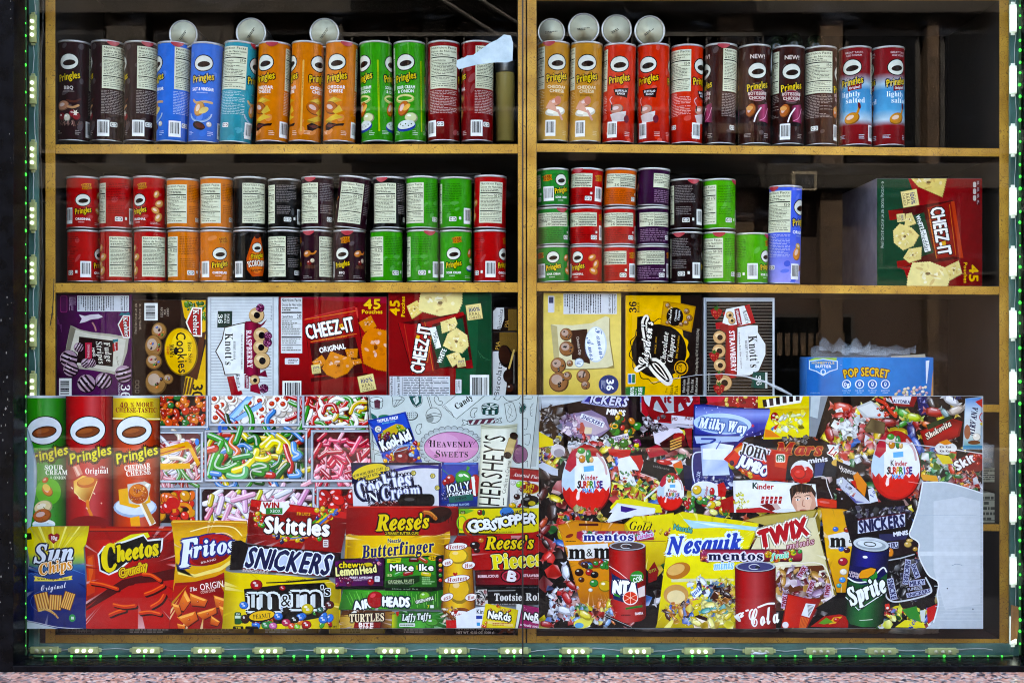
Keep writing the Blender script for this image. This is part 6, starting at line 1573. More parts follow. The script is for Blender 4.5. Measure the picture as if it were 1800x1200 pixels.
# ---- corn chips bag, peanut bag, bars
L.Z(270, 900, 5.4545)
b = [(172, 90), (190, 70), (900, 78), (905, 180), (880, 300), (760, 330), (690, 560), (690, 1110), (150, 1110), (190, 760), (215, 480), (200, 260)]
L.pp('d09a12', b)
L.grad([(0, 'b8800a'), (.2, 'd8a81c'), (.5, 'e2b81c'), (1, 'c89412')], [(172, 90), (900, 78), (905, 180), (860, 420), (215, 670), (215, 480), (200, 260)], 1)
L.pp('e8d47a', [(215, 480), (230, 560), (400, 590), (640, 520), (760, 440), (760, 480), (640, 560), (400, 620), (240, 590)])
L.pp('9c1210', [(210, 672), (400, 660), (600, 610), (700, 560), (700, 1110), (150, 1110), (190, 760)])
L.grad([(0, 'b81a12'), (.5, 'a01410'), (1, '8a0e0c')], [(200, 700), (420, 680), (690, 620), (690, 1110), (160, 1110)], 0)
creases(L, b, lin('d09a12'), 16, 8, .3); L.sp('f0e2a0', 10, 360, 180, 560, 130, 760, 140, 850, 220); L.sp('c88a0c', 18, 180, 110, 500, 105, 880, 130); L.sp('f0cf5a', 8, 190, 88, 500, 84, 890, 96)
L.e('1d2a70', 520, 352, 270, 150, 14, 36); L.e('b01818', 525, 356, 262, 142, 14, 36); L.e('8a0c10', 560, 400, 200, 96, 14, 30); L.sp('f0d8c0', 6, 600, 200, 690, 195, 760, 230)
L.t('F', 345, 380, 250, 'dde3ea', w=170, rot=10, f='I', b=.07, o=[('1d2f80', 18)], sh=.1); L.t('ritos', 585, 325, 150, 'dde3ea', w=400, rot=8, f='I', b=.06, o=[('1d2f80', 18)])
L.t('BRAND', 530, 462, 20, 'e8d0c8', w=150, rot=14)
L.t('The', 386, 730, 38, 'efe6e0', w=70, rot=8, f='I'); L.t('ORIGINAL', 600, 690, 64, 'efe6e0', w=310, rot=9, b=.02); L.t('CORN CHIPS', 524, 752, 26, 'e8c8b8', w=140, rot=10)
def curl(x, y, w, h, r):
    L.T(x, y, r); L.pp('5a1404', [(-w + 6, -h + 8), (w + 8, -h * .3), (w * .9, h * .9 + 8), (-w * .5, h + 10)]); L.pp(['e8902a', 'd86a14', 'c8560e', 'b0440c'], [(-w, -h), (w, -h * .4), (w * .8, h * .8), (-w * .6, h)]); L.pp('f0b45a', [(-w * .9, -h * .9), (w * .9, -h * .36), (w * .6, -h * .1), (-w * .7, -h * .5)]); L.ball('b8500c', 0, h * .2, w * .12); L.T()
for q in ((430, 840, 90, 56, -10), (300, 850, 50, 100, -30), (640, 850, 60, 60, 0), (520, 960, 100, 44, 24), (340, 1010, 90, 66, 30), (590, 1040, 50, 40, -20), (230, 920, 30, 70, 20), (270, 1090, 40, 30, 0), (680, 950, 40, 70, 10)): curl(*q)
# fruit sweets bag
b = [(905, 100), (940, -130), (1790, -20), (1880, 0), (1850, 120), (1800, 380), (1500, 380), (900, 290)]
L.pp('8f1010', b); L.grad([(0, '6d0a0c'), (.3, 'a81414'), (.7, '9a1010'), (1, '7a0a0c')], [(930, 40), (1860, 90), (1800, 380), (905, 290)], 0); creases(L, b, lin('961010'), 16, 12, .3)
L.pp('c81c18', [(940, -120), (1880, 0), (1870, 60), (935, -60)])
for i, c in enumerate(('3a9a2a', 'd8c41c', '3a78c0', 'd8821c')): L.sp(c, 20, 1500 + i * 40, 120, 1620 + i * 34, 30, 1700 + i * 30, -30); L.sp(c, 14, 1150, 200 + i * 10, 1300, 225 + i * 12, 1480, 210 + i * 8)
clutter(L, 970, -60, 1070, 130, ('c8281c', '3a9a2a', 'd8b81c', '4a2a80', 'd8641c', '3a78c0'), 26, 20, 28, 3); clutter(L, 1560, -40, 1760, 60, ('c8281c', '3a9a2a', 'd8b81c', '4a2a80', '3a78c0'), 22, 20, 28, 4); clutter(L, 1140, 215, 1600, 280, ('c8281c', '3a9a2a', 'd8b81c', '2a1a50', 'd8641c'), 18, 22, 32, 5)
L.pp('e6e6e2', [(1020, -20), (1040, -108), (1290, -100), (1310, -60), (1240, 20), (1060, 10)]); L.t('WIN', 1130, -70, 56, 'b01418', w=150, b=.1); L.r('1d8a3a', 1080, -45, 1240, 14); L.t('XBOX', 1170, -16, 30, 'e6efe6', w=100, b=.02)
L.t('FRUITS', 1440, 12, 28, 'e0a81c', w=130, rot=-3, b=.04); L.t('Skittles', 1375, 130, 150, 'eeeae6', w=620, rot=-3, b=.08, o=[('3a0406', 12)])
L.rr('dcd8d4', 1628, 258, 1678, 330, 8); L.fine('7a1414', 1634, 266, 1672, 322, 3)
# dark chocolate bar
L.pp('160a0c', [(760, 275), (840, 262), (905, 300), (1800, 385), (1790, 620), (1690, 615), (850, 545), (735, 550)])
for i in range(14): L.p('160a0c', 740 + i * 1.5, 550 - i * 20, 728 + i * 1.5, 540 - i * 20, 742 + i * 1.5, 530 - i * 20)
L.pp('3a1420', [(900, 310), (1790, 390), (1780, 420), (900, 335)]); L.pp('b9c4d8', [(915, 330), (1740, 410), (1690, 600), (860, 525)]); L.pp('7a1c30', [(860, 525), (1690, 600), (1688, 612), (850, 540)])
L.t('SNICKERS', 1300, 462, 190, '16204f', w=800, rot=-5.5, b=.06, sh=.22, o=[('dfe6f0', 10)])
L.t('SNICKERS', 980, 560, 26, 'd8c8c0', w=250, rot=-6, b=.05, sh=.2); L.pp('b8b4b0', [(1180, 578), (1390, 600), (1380, 614), (1170, 594)])
# yellow peanut bag
b = [(684, 552), (760, 570), (1290, 600), (1680, 640), (1800, 720), (1790, 1110), (660, 1110), (690, 860)]
L.pp('c9b010', b); L.grad([(0, 'a8900c'), (.15, 'dcc614'), (.7, 'e0cc1a'), (1, 'a08a08')], [(690, 570), (1290, 605), (1680, 650), (1790, 740), (1780, 1110), (664, 1110)], 0); creases(L, b, lin('d8c214'), 14, 15, .22)
L.pp('1a1206', [(1080, 665), (1290, 655), (1680, 620), (1690, 640), (1300, 670), (1085, 676)]); L.t('CHOCOLATE CANDIES', 1370, 648, 18, '1a1206', w=190, rot=4, b=.04)
L.pp('14100c', [(870, 730), (1200, 690), (1640, 668), (1700, 760), (1690, 900), (1620, 1000), (1300, 1060), (960, 1070), (890, 960)])
clutter(L, 840, 860, 1700, 1100, ('1d78c8', '3a9a3a', 'b0181c', '3a1c10', 'd8821c', '1d78c8', '9a1418'), 40, 34, 46, 20)
L.t('m', 1060, 820, 230, '0f0c0a', w=320, f='S', b=.04, o=[('d6dcdc', 22)]); L.t('&', 1268, 840, 110, '0f0c0a', w=96, f='S', b=.02, o=[('d6dcdc', 12)]); L.t('m', 1470, 800, 230, '0f0c0a', w=310, f='S', b=.04, o=[('d6dcdc', 22)]); L.t("'s", 1650, 745, 90, '0f0c0a', w=90, f='S', b=.06, o=[('d6dcdc', 8)])
for x0 in (930, 1005, 1085, 1360, 1430, 1510): L.r('c9d0d0', x0 + 12, 780, x0 + 44, 905)
L.e('0f0c0a', 1042, 985, 136, 58, 8); L.e('e0b81c', 1042, 983, 122, 46, 8); L.t('PEANUT', 1042, 988, 44, '0f0c0a', w=170, rot=6, f='S', b=.02)
for x, y, r, c in ((870, 885, 44, '1d78c8'), (1200, 990, 44, '1d78c8'), (1630, 1020, 46, '1d78c8'), (1410, 1000, 42, '1d78c8'), (1355, 1022, 44, '16120e'), (1470, 1070, 48, 'b0181c'), (1275, 1050, 44, 'b8285a'), (1080, 1075, 44, '2a8a4a'), (1600, 930, 34, '2a6a5a'), (1690, 880, 46, '5a1418'), (1480, 920, 60, 'c8b81c'), (990, 690, 60, 'a8141a'), (1240, 720, 30, 'a8141a'), (1150, 1082, 40, 'c86aa0'), (1330, 1085, 38, 'd8521c'), (1380, 1090, 30, '8ac83a')):
    L.ball(c, x, y, r, r * .85); L.t('m', x, y, r * .5, 'e8e4e0', f='S')
L.rr('1d5a2a', 780, 950, 844, 1068, 16); L.r('c8d8c8', 786, 985, 838, 1010); L.t('220', 812, 970, 16, 'e6efe6', b=.04); L.rr('1a1206', 765, 1085, 866, 1140, 10); L.rr('1a1206', 884, 1085, 1006, 1140, 10); L.t('230', 815, 1104, 22, 'e0cc1a', b=.04); L.t('NET WT', 1720, 1092, 24, '1a1206', w=80, b=.04)
# ---- middle block
L.Z(590, 680, 5.4545)
b = [(308, 316), (560, 262), (672, 234), (832, 718), (470, 730), (420, 600)]
L.pp('123a98', b); L.pp('1a52b8', [(330, 330), (660, 250), (790, 640), (480, 710)]); creases(L, b, lin('1546a8'), 10, 4, .3)
L.t('TROPICAL PUNCH', 498, 308, 30, 'e6e8ec', w=200, rot=11, b=.05); L.t('ARTIFICIAL FLAVOR', 510, 336, 14, '6ac0d8', w=130, rot=11, b=.04)
L.e('101c3a', 408, 402, 36, 36); L.e('d8d8d0', 408, 402, 31, 31); L.t('C', 408, 404, 34, '1a1c24', b=.03)
L.pp('c8ac2a', [(450, 420), (520, 380), (580, 350), (640, 360), (680, 400), (600, 450), (480, 470)]); clutter(L, 420, 440, 560, 520, ('7a1424', '5a1a50', '8a2030', '9aa82a'), 24, 16, 26, 3); clutter(L, 590, 380, 680, 440, ('8aa82a', '5a8a2a'), 10, 14, 24, 5)
L.t('Kool-Aid', 572, 510, 100, 'e8ebee', w=300, rot=24, f='', b=.08, o=[('0c1430', 16)], jit=.04); L.t('SOFT DRINK', 588, 566, 18, 'd8e0e8', w=120, rot=18, b=.04)
L.pp('701018', [(520, 640), (560, 600), (680, 575), (730, 640), (760, 720), (540, 726)]); L.e('9ab0c0', 620, 592, 90, 20, 14); L.e('8a1a22', 622, 592, 76, 14, 14); L.ball('8a1c24', 640, 680, 70, 60); clutter(L, 470, 640, 560, 720, ('8a1420', 'c02030', 'c8d0d8', 'd8a81c'), 16, 14, 26, 6); clutter(L, 720, 520, 800, 710, ('a81420', 'd8b01c', '9ab8d8'), 16, 14, 26, 7); L.ring('9ab8d8', 660, 610, 110, 50, 8, 180, 350, 20)
# cookie bites box
b = [(150, 740), (1010, 736), (1012, 1134), (172, 1140)]
L.pp('cfd0d4', b); L.grad([(0, '10103a'), (.5, '2a2a80'), (1, 'cfd0d4')], [(150, 740), (700, 736), (420, 850), (160, 930)], 0); L.r('141430', 148, 722, 1012, 746)
L.sp('23268a', 30, 560, 800, 700, 770, 860, 760, 1010, 768); L.sp('1a1c6a', 26, 1000, 740, 1000, 900, 1004, 1130)
L.e('15143a', 330, 815, 178, 80, 14); L.e('d8c22a', 328, 812, 170, 72, 14, 30); L.t('NOW MORE GREAT STUFF', 310, 815, 26, '14141c', w=300, rot=15, b=.04); L.t('IN EVERY BITE!', 322, 850, 26, '14141c', w=180, rot=15, b=.04)
L.t('Cookies', 460, 920, 165, 'dfe2e8', w=520, rot=14, f='S', b=.03, o=[('14163a', 34), ('8a90b0', 8)], arc=16); L.t("'N", 350, 1060, 110, 'dfe2e8', w=120, rot=14, f='S', b=.02, o=[('14163a', 26)]); L.t('Cream', 625, 1000, 130, 'dfe2e8', w=370, rot=6, f='S', b=.02, o=[('14163a', 30), ('8a90b0', 8)])
L.rr('0c080a', 610, 1020, 950, 1140, 46); L.ball('1a1210', 760, 1100, 170, 70, 0, .08); L.pp('4a0c10', [(340, 1120), (600, 1090), (620, 1140), (340, 1140)])
for x, y in ((500, 780), (932, 848), (976, 962), (748, 820)): L.star('3a3a20', x, y, 28, 24, 6); L.star('c8b85a', x, y, 22, 18, 6); L.e('6a6030', x - 5, y, 6); L.e('e0d8a8', x + 6, y + 5, 5)
clutter(L, 380, 1095, 590, 1140, ('6a1218', '3a0c10', '8a3a30'), 20, 10, 18, 9)
# hard sweets box
L.pp('10307a', [(1018, 720), (1370, 720), (1360, 1140), (1014, 1140)]); L.grad([(0, '0f3a9a'), (.5, '164fb0'), (1, '0c2a70')], [(1022, 745), (1366, 745), (1358, 1136), (1018, 1136)], 1); L.r('4a7ac0', 1040, 722, 1350, 738)
L.pp('1d7a2a', [(1150, 830), (1200, 790), (1260, 800), (1310, 860), (1290, 940), (1160, 950)]); L.ball('2fa03a', 1225, 870, 80, 72); L.e('e6f0e6', 1250, 845, 30, 8, -30); L.pp('2a8a2a', [(1250, 800), (1262, 750), (1290, 770), (1270, 800)]); L.ball('b0141c', 1100, 880, 46); L.ball('a01018', 1060, 910, 38); L.sp('2a8a3a', 6, 1100, 850, 1040, 800, 1022, 780); L.ball('b0181c', 1340, 940, 60, 110); L.pp('e0e4dc', [(1300, 860), (1330, 850), (1345, 1040), (1320, 1030)]); clutter(L, 1020, 950, 1080, 1080, ('1a3a8a', '102a6a', '2a4aa0'), 20, 14, 20, 3)
L.t('JOLLY', 1175, 960, 84, 'e4e9ec', w=220, rot=10, b=.03, o=[('0c1a3a', 14)]); L.t('rancher', 1195, 1010, 60, 'e4e9ec', w=226, rot=9, b=.03, o=[('0c1a3a', 12)]); L.pp('12665a', [(1085, 1045), (1315, 1020), (1320, 1080), (1090, 1108)]); L.t('CHEWS', 1200, 1062, 24, '0a1c1a', w=110, rot=6, b=.04); L.t('ORIGINAL FLAVORS', 1176, 1124, 20, 'a8c8e8', w=210, rot=3, b=.03)
# tall white bar
b = [(1390, 350), (1560, 370), (1745, 350), (1738, 400), (1660, 900), (1640, 1140), (1360, 1140), (1385, 740), (1392, 400)]
L.pp('b9bba4', b); L.grad([(0, '8a8c78'), (.12, 'd9d9c6'), (.7, 'dfe0d2'), (1, 'a8aa96')], [(1392, 400), (1740, 400), (1660, 900), (1640, 1140), (1362, 1140), (1385, 740)], 0); L.sp('8f917c', 6, 1400, 372, 1560, 388, 1740, 372)
L.t("HERSHEY'S", 1500, 800, 200, '17130f', w=680, rot=85, b=.0); L.t('Cookies n Creme', 1636, 860, 38, '17130f', w=320, rot=80, f='', b=.0); L.fine('17130f', 1600, 1060, 1620, 1130, 1, 4, .5, 1)
L.T(1678, 560, 72); L.r('3a2414', -100, -32, 100, 30); L.r('a8905a', -84, -40, 70, 40); L.r('c8b27a', -78, -34, 64, 34); L.e('2a1810', -96, 0, 34, 38); L.e('2a1810', 100, 0, 34, 40); L.T()
# jelly bean box
L.Z(900, 680, 5.4545)
L.pp('d4d4d0', [(-20, 764), (378, 800), (360, 920), (300, 1160), (-20, 1160)]); L.pp('a01018', [(-20, 764), (378, 800), (362, 920), (-20, 880)]); L.pp('7a0c12', [(-20, 764), (378, 800), (376, 812), (-20, 778)])
L.t('Assorted Flavours', 178, 852, 34, 'e8d8d4', w=320, rot=-7, f='I'); clutter(L, -10, 910, 350, 1140, ('a01418', '2a0c08', 'd8b01c', '8ac82a', 'd8821c', '3a100c', 'c8c8c4', '7a3a5a'), 22, 24, 40, 8)
L.e('b8901c', 178, 970, 88, 52); L.e('8f1018', 170, 968, 84, 48); L.t('Jelly', 172, 946, 36, 'dcc81c', w=80, rot=10, f='I', b=.03); L.t('Belly', 152, 990, 36, 'dcc81c', w=90, rot=4, f='I', b=.03)
L.ball('180a08', 170, 1090, 90, 54, 10, .2); L.e('b8a81c', 190, 1110, 34, 22); L.pp('15120f', [(370, 900), (420, 880), (480, 1160), (330, 1160), (360, 1000)]); L.t('m', 372, 1040, 60, '120e0c', w=70, rot=-70, f='S', o=[('d0d4d4', 10)])
L.Z(590, 880, 5)
# peanut butter cups box
L.pp('9c0c0e', [(100, 42), (1080, 46), (1075, 300), (92, 300)]); L.grad([(0, '8a0a0c'), (.4, 'b80f10'), (.8, 'a00c0e'), (1, '700608')], [(100, 60), (1080, 60), (1075, 300), (92, 300)], 0); L.r('c83a2a', 120, 44, 1060, 54)
L.e('2a0f08', 905, 120, 120, 70, 14); L.e('3a180c', 895, 100, 110, 46, 14); L.sp('b8681c', 34, 780, 96, 830, 104, 880, 150); L.sp('d89a4a', 10, 780, 86, 835, 96, 886, 140)
for i in range(10): L.l('170805', 4, 800 + i * 24, 170 + (i % 3) * 8, 806 + i * 24, 130)
L.t('Reese', 560, 180, 140, 'dcc41c', w=390, rot=2, f='I', b=.06, o=[('200a04', 14)]); L.t("'s", 780, 170, 120, 'dcc41c', w=80, rot=2, f='I', b=.06, o=[('200a04', 14)])
L.pp('15080a', [(425, 262), (740, 258), (728, 298), (440, 300)]); L.t('2 PEANUT BUTTER CUPS', 584, 280, 22, 'd8c020', w=290, b=.03)
# crisp bar
b = [(92, 295), (130, 285), (160, 305), (930, 300), (975, 270), (1004, 262), (1010, 330), (960, 470), (400, 490), (120, 500), (80, 505)]
L.pp('c89a10', b); L.grad([(0, 'a87c08'), (.12, 'dcb414'), (.5, 'e6c41c'), (.85, 'd8a810'), (1, 'a07408')], [(110, 300), (960, 300), (950, 470), (400, 488), (100, 500)], 0); creases(L, b, lin('dcb414'), 22, 21, .3)
L.t('Nestlé', 518, 345, 36, '182a70', w=120, b=.06, o=[('e8d87a', 4)]); L.t('Butterfinger', 550, 415, 110, '14246a', w=630, rot=5, f='S', b=.04, o=[('ead45a', 8), ], sh=.15); L.fine('5a3a08', 480, 458, 760, 466, 1, 3)
# chewy sweets box
L.pp('0c080c', [(0, 500), (440, 500), (430, 770), (0, 770)]); L.pp('4a0c48', [(0, 520), (425, 490), (418, 740), (0, 745)]); L.grad([(0, '6d1466'), (1, '3a0a3c')], [(0, 530), (418, 500), (410, 735), (0, 740)], 0)
L.t('chewy', 135, 555, 54, 'dcc81c', w=210, rot=0, b=.06, o=[('1a0618', 12)]); L.e('c8b41c', 286, 558, 42, 22); L.t('Lemon', 100, 610, 76, 'e8e29a', w=200, rot=4, b=.06, o=[('1a0618', 14)]); L.t('Head', 285, 596, 66, 'e8e29a', w=146, rot=8, b=.06, o=[('1a0618', 14)])
L.t('BERRY AWESOME', 225, 668, 18, 'e8dce6', w=200, b=.06); L.fine('c8a8c4', 160, 682, 290, 698, 2, 3); L.ball('a8142a', 312, 708, 30); L.rr('d0d4d8', 345, 655, 390, 705, 8); L.t('80', 366, 672, 16, '1a1c24'); clutter(L, 10, 660, 160, 735, ('6d1440', '8a1c50', '5a1044'), 12, 16, 28, 4); clutter(L, 330, 500, 415, 560, ('7a1c70', '3a5aa0', 'd88a9a'), 8, 10, 20, 5)
# fruit chews box
L.pp('0a120c', [(436, 500), (950, 470), (940, 770), (430, 770)]); L.pp('1d6a1c', [(440, 500), (940, 480), (936, 750), (432, 752)]); L.pp('2f8f24', [(450, 505), (880, 488), (870, 640), (445, 660)]); L.pp('0f3a14', [(440, 700), (560, 670), (740, 650), (740, 700), (640, 750), (440, 750)])
L.pp('c8c81c', [(455, 505), (580, 495), (572, 535), (455, 540)]); L.fine('2a3a08', 484, 505, 570, 530, 2, 3); L.e('d8b41c', 862, 497, 46, 22); L.t('25¢', 862, 497, 26, '5a1408', b=.05)
for x, y, c, r in ((688, 512, '6a1418', 0), (770, 512, 'b04a1c', -30), (550, 634, '2fa03a', 24), (638, 630, 'a01c20', 12), (796, 638, 'c8b81c', -8)): L.rr(mix(c, '000', .5), x - 44, y - 14, x + 46, y + 20, 12, r); L.rr(c, x - 42, y - 17, x + 42, y + 13, 12, r); L.rr(mix(c, 'fff', .4), x - 30, y - 12, x + 26, y - 4, 4, r)
L.t('Mike', 580, 580, 54, 'eef0ea', w=210, b=.07, o=[('0a1a0c', 10)]); L.t('and', 714, 580, 16, 'd8c41c', rot=90, b=.05); L.t('Ike', 795, 578, 54, 'eef0ea', w=128, b=.07, o=[('0a1a0c', 10)])
L.t('ORIGINAL FRUITS', 576, 700, 26, 'c8d8a8', w=230, rot=2, b=.02); L.fine('a8b89a', 466, 716, 690, 726, 1, 3); L.t('80', 476, 648, 26, 'd8d8a0'); L.pp('0c1a10', [(880, 484), (948, 478), (940, 760), (890, 750)]); L.fine('9ac88a', 760, 660, 870, 730, 4, 5)
for i, c in enumerate(('a01418', 'c8a81c', 'b01c24', '2a8a2a', 'c8301c')): L.ball(c, 922, 515 + i * 44, 17)
# green taffy bars
b = [(70, 775), (120, 770), (840, 790), (945, 770), (950, 950), (560, 940), (60, 950), (28, 948)]
L.pp('1d7a20', b); L.grad([(0, '1a6a1c'), (.3, '4fae3a'), (.6, '2f9a2c'), (1, '166018')], [(80, 780), (940, 785), (940, 945), (40, 945)], 0)
for i in range(40): L.l(random.Random(i).choice(('6ac04a', '155a18', '8ad06a')), 4, 80 + i * 21, 785 + (i * 37) % 60, 120 + i * 20, 860 + (i * 53) % 80)
L.pp('0c1c0e', [(430, 755), (950, 750), (945, 775), (840, 790), (440, 782)]); L.t('Mike and Ike', 610, 768, 14, '8aa88a', w=230)
L.t('AIR', 235, 905, 72, 'eaeeee', w=150, rot=8, b=.1, o=[('0c2a3a', 14)], jit=.06); L.pp('b8b0b0', [(345, 930), (380, 930), (370, 960), (355, 960)]); L.e('50060c', 352, 862, 74, 76); L.e('a8141c', 352, 860, 69, 71); L.e('d8505a', 330, 825, 26, 16, 30); L.t('HEADS', 530, 880, 80, 'eaeeee', w=236, b=.1, o=[('0c2a3a', 14)], jit=.06)
L.ball('7ab83a', 784, 830, 46, 40); L.sp('2a5a1c', 5, 784, 800, 800, 780); L.ring('1a4a1a', 784, 845, 58, 56, 4, 150, 400); L.t('GREEN APPLE', 782, 865, 26, 'e6eede', w=160, rot=14, b=.05, o=[('103a12', 6)]); L.rr('d8e0d8', 832, 908, 864, 936, 5); L.t('7', 815, 922, 30, 'd8d01c')
b = [(120, 950), (300, 955), (500, 960), (520, 1110), (60, 1110), (30, 1060), (60, 960)]
L.pp('5a3418', b); L.grad([(0, 'a8821c'), (.25, 'd8b860'), (.4, '4a140c'), (.75, '5a160e'), (1, 'b08a3a')], [(40, 1000), (520, 965), (520, 1110), (40, 1110)], 0); creases(L, b, lin('8a5a2a'), 16, 33, .4); L.pp('e0ded6', [(122, 990), (170, 955), (190, 966), (180, 990), (130, 1000)]); 
L.t('TURTLES', 276, 1018, 68, 'e8d8b8', w=300, rot=2, f='S', b=.03, o=[('2a0c06', 12)]); L.pp('8a1414', [(170, 1060), (400, 1060), (390, 1110), (160, 1110)]); L.t('BITE', 268, 1080, 34, 'efe0d8', w=130, b=.08); L.t('SIZE', 268, 1112, 30, 'efe0d8', w=120, b=.08)
b = [(500, 985), (565, 960), (900, 965), (970, 980), (975, 1110), (490, 1110)]
L.pp('15601c', b); L.grad([(0, 'c8c41c'), (.12, '2a8a2a'), (.5, '4fae44'), (.85, '1d7a24'), (1, '125018')], [(500, 990), (960, 975), (970, 1110), (495, 1110)], 0); creases(L, b, lin('2a8a2c'), 18, 35, .35); L.pp('b01c1c', [(530, 970), (560, 962), (556, 1000), (540, 1010)])
L.t('Laffy Taffy', 712, 1010, 56, 'e4eae6', w=250, rot=3, f='I', b=.04, o=[('0f3a2a', 12)]); L.rr('d6dcd4', 562, 1068, 700, 1098, 6); L.fine('1d4a24', 570, 1074, 692, 1092, 1, 3); L.ball('4a9a3a', 850, 1060, 60, 34)
# gob-sized sweets box
L.pp('2a2a08', [(1078, 60), (1700, 50), (1700, 290), (1080, 290)]); L.pp('d0c41c', [(1084, 66), (1840, 58), (1840, 284), (1086, 276)]); L.pp('6aa82a', [(1084, 66), (1160, 64), (1220, 80), (1150, 110), (1084, 110)]); L.ring('7ab82a', 1110, 190, 40, 60, 12); L.ring('a83a1c', 1200, 230, 70, 70, 26, 90, 340); L.ball('8a1c1c', 1270, 98, 26); L.e('2a6a2a', 1300, 100, 14, 26)
L.e('2a7ab8', 1505, 96, 62, 44); L.t('Everlasting', 1560, 96, 30, '1a1a2a', w=200, rot=12, b=.05)
for ps in (0, 1):
    for i, (c, x, y, r) in enumerate(zip('GOBSTOPPER', (1205, 1272, 1330, 1390, 1440, 1492, 1548, 1600, 1660, 1725), (210, 208, 200, 208, 190, 175, 165, 160, 150, 150), (8, -4, 6, -10, 4, 0, 6, -4, 8, -12))): L.t(c, x, y + (0 if i else 8), 84 if i else 100, ('16160c', 'dfe2e2')[ps], rot=r, b=(.3, .09)[ps])
L.fine('3a3a08', 1350, 262, 1570, 274, 1, 4); L.rr('3a4a10', 1098, 84, 1140, 112, 4); L.t('60', 1118, 98, 18, 'e0e0a0')
# peanut butter sweets bag
b = [(1010, 400), (1070, 300), (1640, 300), (1840, 240), (1920, 240), (1980, 500), (2000, 640), (1840, 690), (1200, 600), (1195, 420)]
L.pp('9c0c0e', b); L.grad([(0, '8a0a0c'), (.4, 'b81010'), (.8, 'a80e0e'), (1, '7a0808')], [(1075, 310), (1900, 260), (1980, 600), (1200, 600)], 0); creases(L, b, lin('a80e0e'), 16, 41, .3)
for x, y, r, c in ((1280, 342, 26, 'c87a1c'), (1225, 385, 44, '2a0e08'), (1240, 430, 30, '3a140a'), (1840, 370, 24, 'c87a1c'), (1780, 300, 18, '2a0e08'), (1865, 420, 18, '2a0e08'), (1890, 570, 40, 'b88a1c'), (1850, 500, 14, '3a140a')): L.ball(c, x, y, r, r * .8)
L.t("Reese's", 1530, 360, 110, 'dcc41c', w=420, rot=1, f='I', b=.05, o=[('200a04', 14)]); L.t('Pieces', 1590, 515, 130, 'dccf1c', w=440, rot=6, f='S', b=.07, o=[('200a04', 16), ('e8e2b8', 4)])
# sponge cake in printed wrapper
b = [(955, 380), (1010, 365), (1150, 370), (1195, 420), (1215, 700), (1230, 1000), (1210, 1045), (1080, 1075), (960, 1000), (925, 930), (950, 800)]
L.pp('6a3a0c', b); L.grad([(0, '8a5a10'), (.25, 'd8a81c'), (.5, 'e8c83a'), (.75, 'c8921c'), (1, '7a4a10')], [(960, 400), (1190, 400), (1222, 1000), (1090, 1050), (940, 940)], 0); L.ball('e8c43a', 1080, 480, 90, 70, 0, .25); L.ball('d8b02a', 1090, 780, 100, 120, 0, .3); L.e('8a4a10', 1100, 990, 100, 60); clutter(L, 950, 930, 1220, 1050, ('b8884a', '8a5a2a', 'd8c8b0'), 26, 10, 26, 8, 'shard')
for x, y, w_, r in ((1062, 395, 190, 4), (985, 535, 90, 16), (1170, 560, 110, 8), (1068, 680, 220, 8), (980, 840, 110, 20), (1190, 840, 100, 10), (1110, 990, 190, -6)):
    L.e('7a1418', x, y, w_ * .54, 36, r); L.e('e4e0dc', x, y, w_ * .5, 30, r); L.t('Hostess', x, y, 36, 'a01418', w=w_ * .8, rot=r, b=.03, f='I') if w_ > 150 else L.t('Hos' if x > 1000 else 'ess', x, y, 36, 'a01418', w=w_ * .6, rot=r, b=.03, f='I')
for x, y in ((1052, 636), (1056, 966)): L.pp('b01a1c', [(x, y + 22), (x - 22, y - 4), (x - 12, y - 16), (x, y - 6), (x + 12, y - 16), (x + 22, y - 4)])
# gum pack, chocolate roll, small boxes
L.pp('3a060c', [(1225, 605), (1860, 580), (1870, 740), (1230, 745)]); L.grad([(0, '5a0a14'), (.5, '9a1028'), (1, '6a0c18')], [(1230, 615), (1840, 590), (1850, 730), (1236, 728)], 0); L.t('BUBBLICIOUS', 1340, 655, 22, 'e8c8cc', w=180, rot=1, b=.06); L.e('3a0610', 1540, 655, 92, 62); L.e('b82a4a', 1540, 655, 80, 50); L.e('7a0c24', 1540, 655, 66, 40); L.t('B', 1545, 655, 84, 'e4e0e2', w=84, rot=-10, b=.1); L.t('STRAWBERRY', 1735, 650, 22, 'e8c8cc', w=170, b=.06); L.fine('c88a94', 1710, 672, 1810, 680, 1)
L.pp('0a0a0c', [(1235, 745), (1870, 735), (1870, 780), (1230, 785)]); L.fine('4a4a4e', 1500, 746, 1830, 762, 1)
L.pp('c8c4be', [(1230, 775), (1330, 770), (1340, 920), (1235, 905)]); clutter(L, 1240, 780, 1330, 900, ('3a1a14', '8a1418', '1a1414', 'd8d4ce'), 26, 10, 24, 14, 'shard'); L.pp('c8c0ba', [(1840, 765), (1930, 770), (1960, 830), (1930, 890), (1850, 905)]); clutter(L, 1860, 780, 1940, 890, ('8a1418', 'd8d4ce', '1a1414'), 16, 8, 20, 15, 'shard')
L.pp('120f10', [(1330, 775), (1850, 770), (1865, 905), (1340, 905)]); L.pp('8a8a88', [(1340, 778), (1580, 774), (1580, 784), (1340, 788)]); L.t('Tootsie', 1515, 838, 64, 'd8d6d2', w=240, f='S', b=.03); L.t('Roll', 1745, 835, 64, 'd8d6d2', w=150, f='S', b=.03); L.fine('b0aeaa', 1370, 895, 1620, 905, 1)
L.pp('d8dce0', [(1060, 1010), (1235, 930), (1320, 920), (1300, 1110), (1060, 1110)]); L.t('Kin', 1268, 965, 40, '181a20', w=60, b=.04); L.r('2a4a9a', 1235, 1000, 1290, 1030); L.pp('c01418', [(970, 1040), (1060, 1040), (1065, 1110), (975, 1110)]); L.r('2a9ac8', 1240, 1060, 1270, 1090)
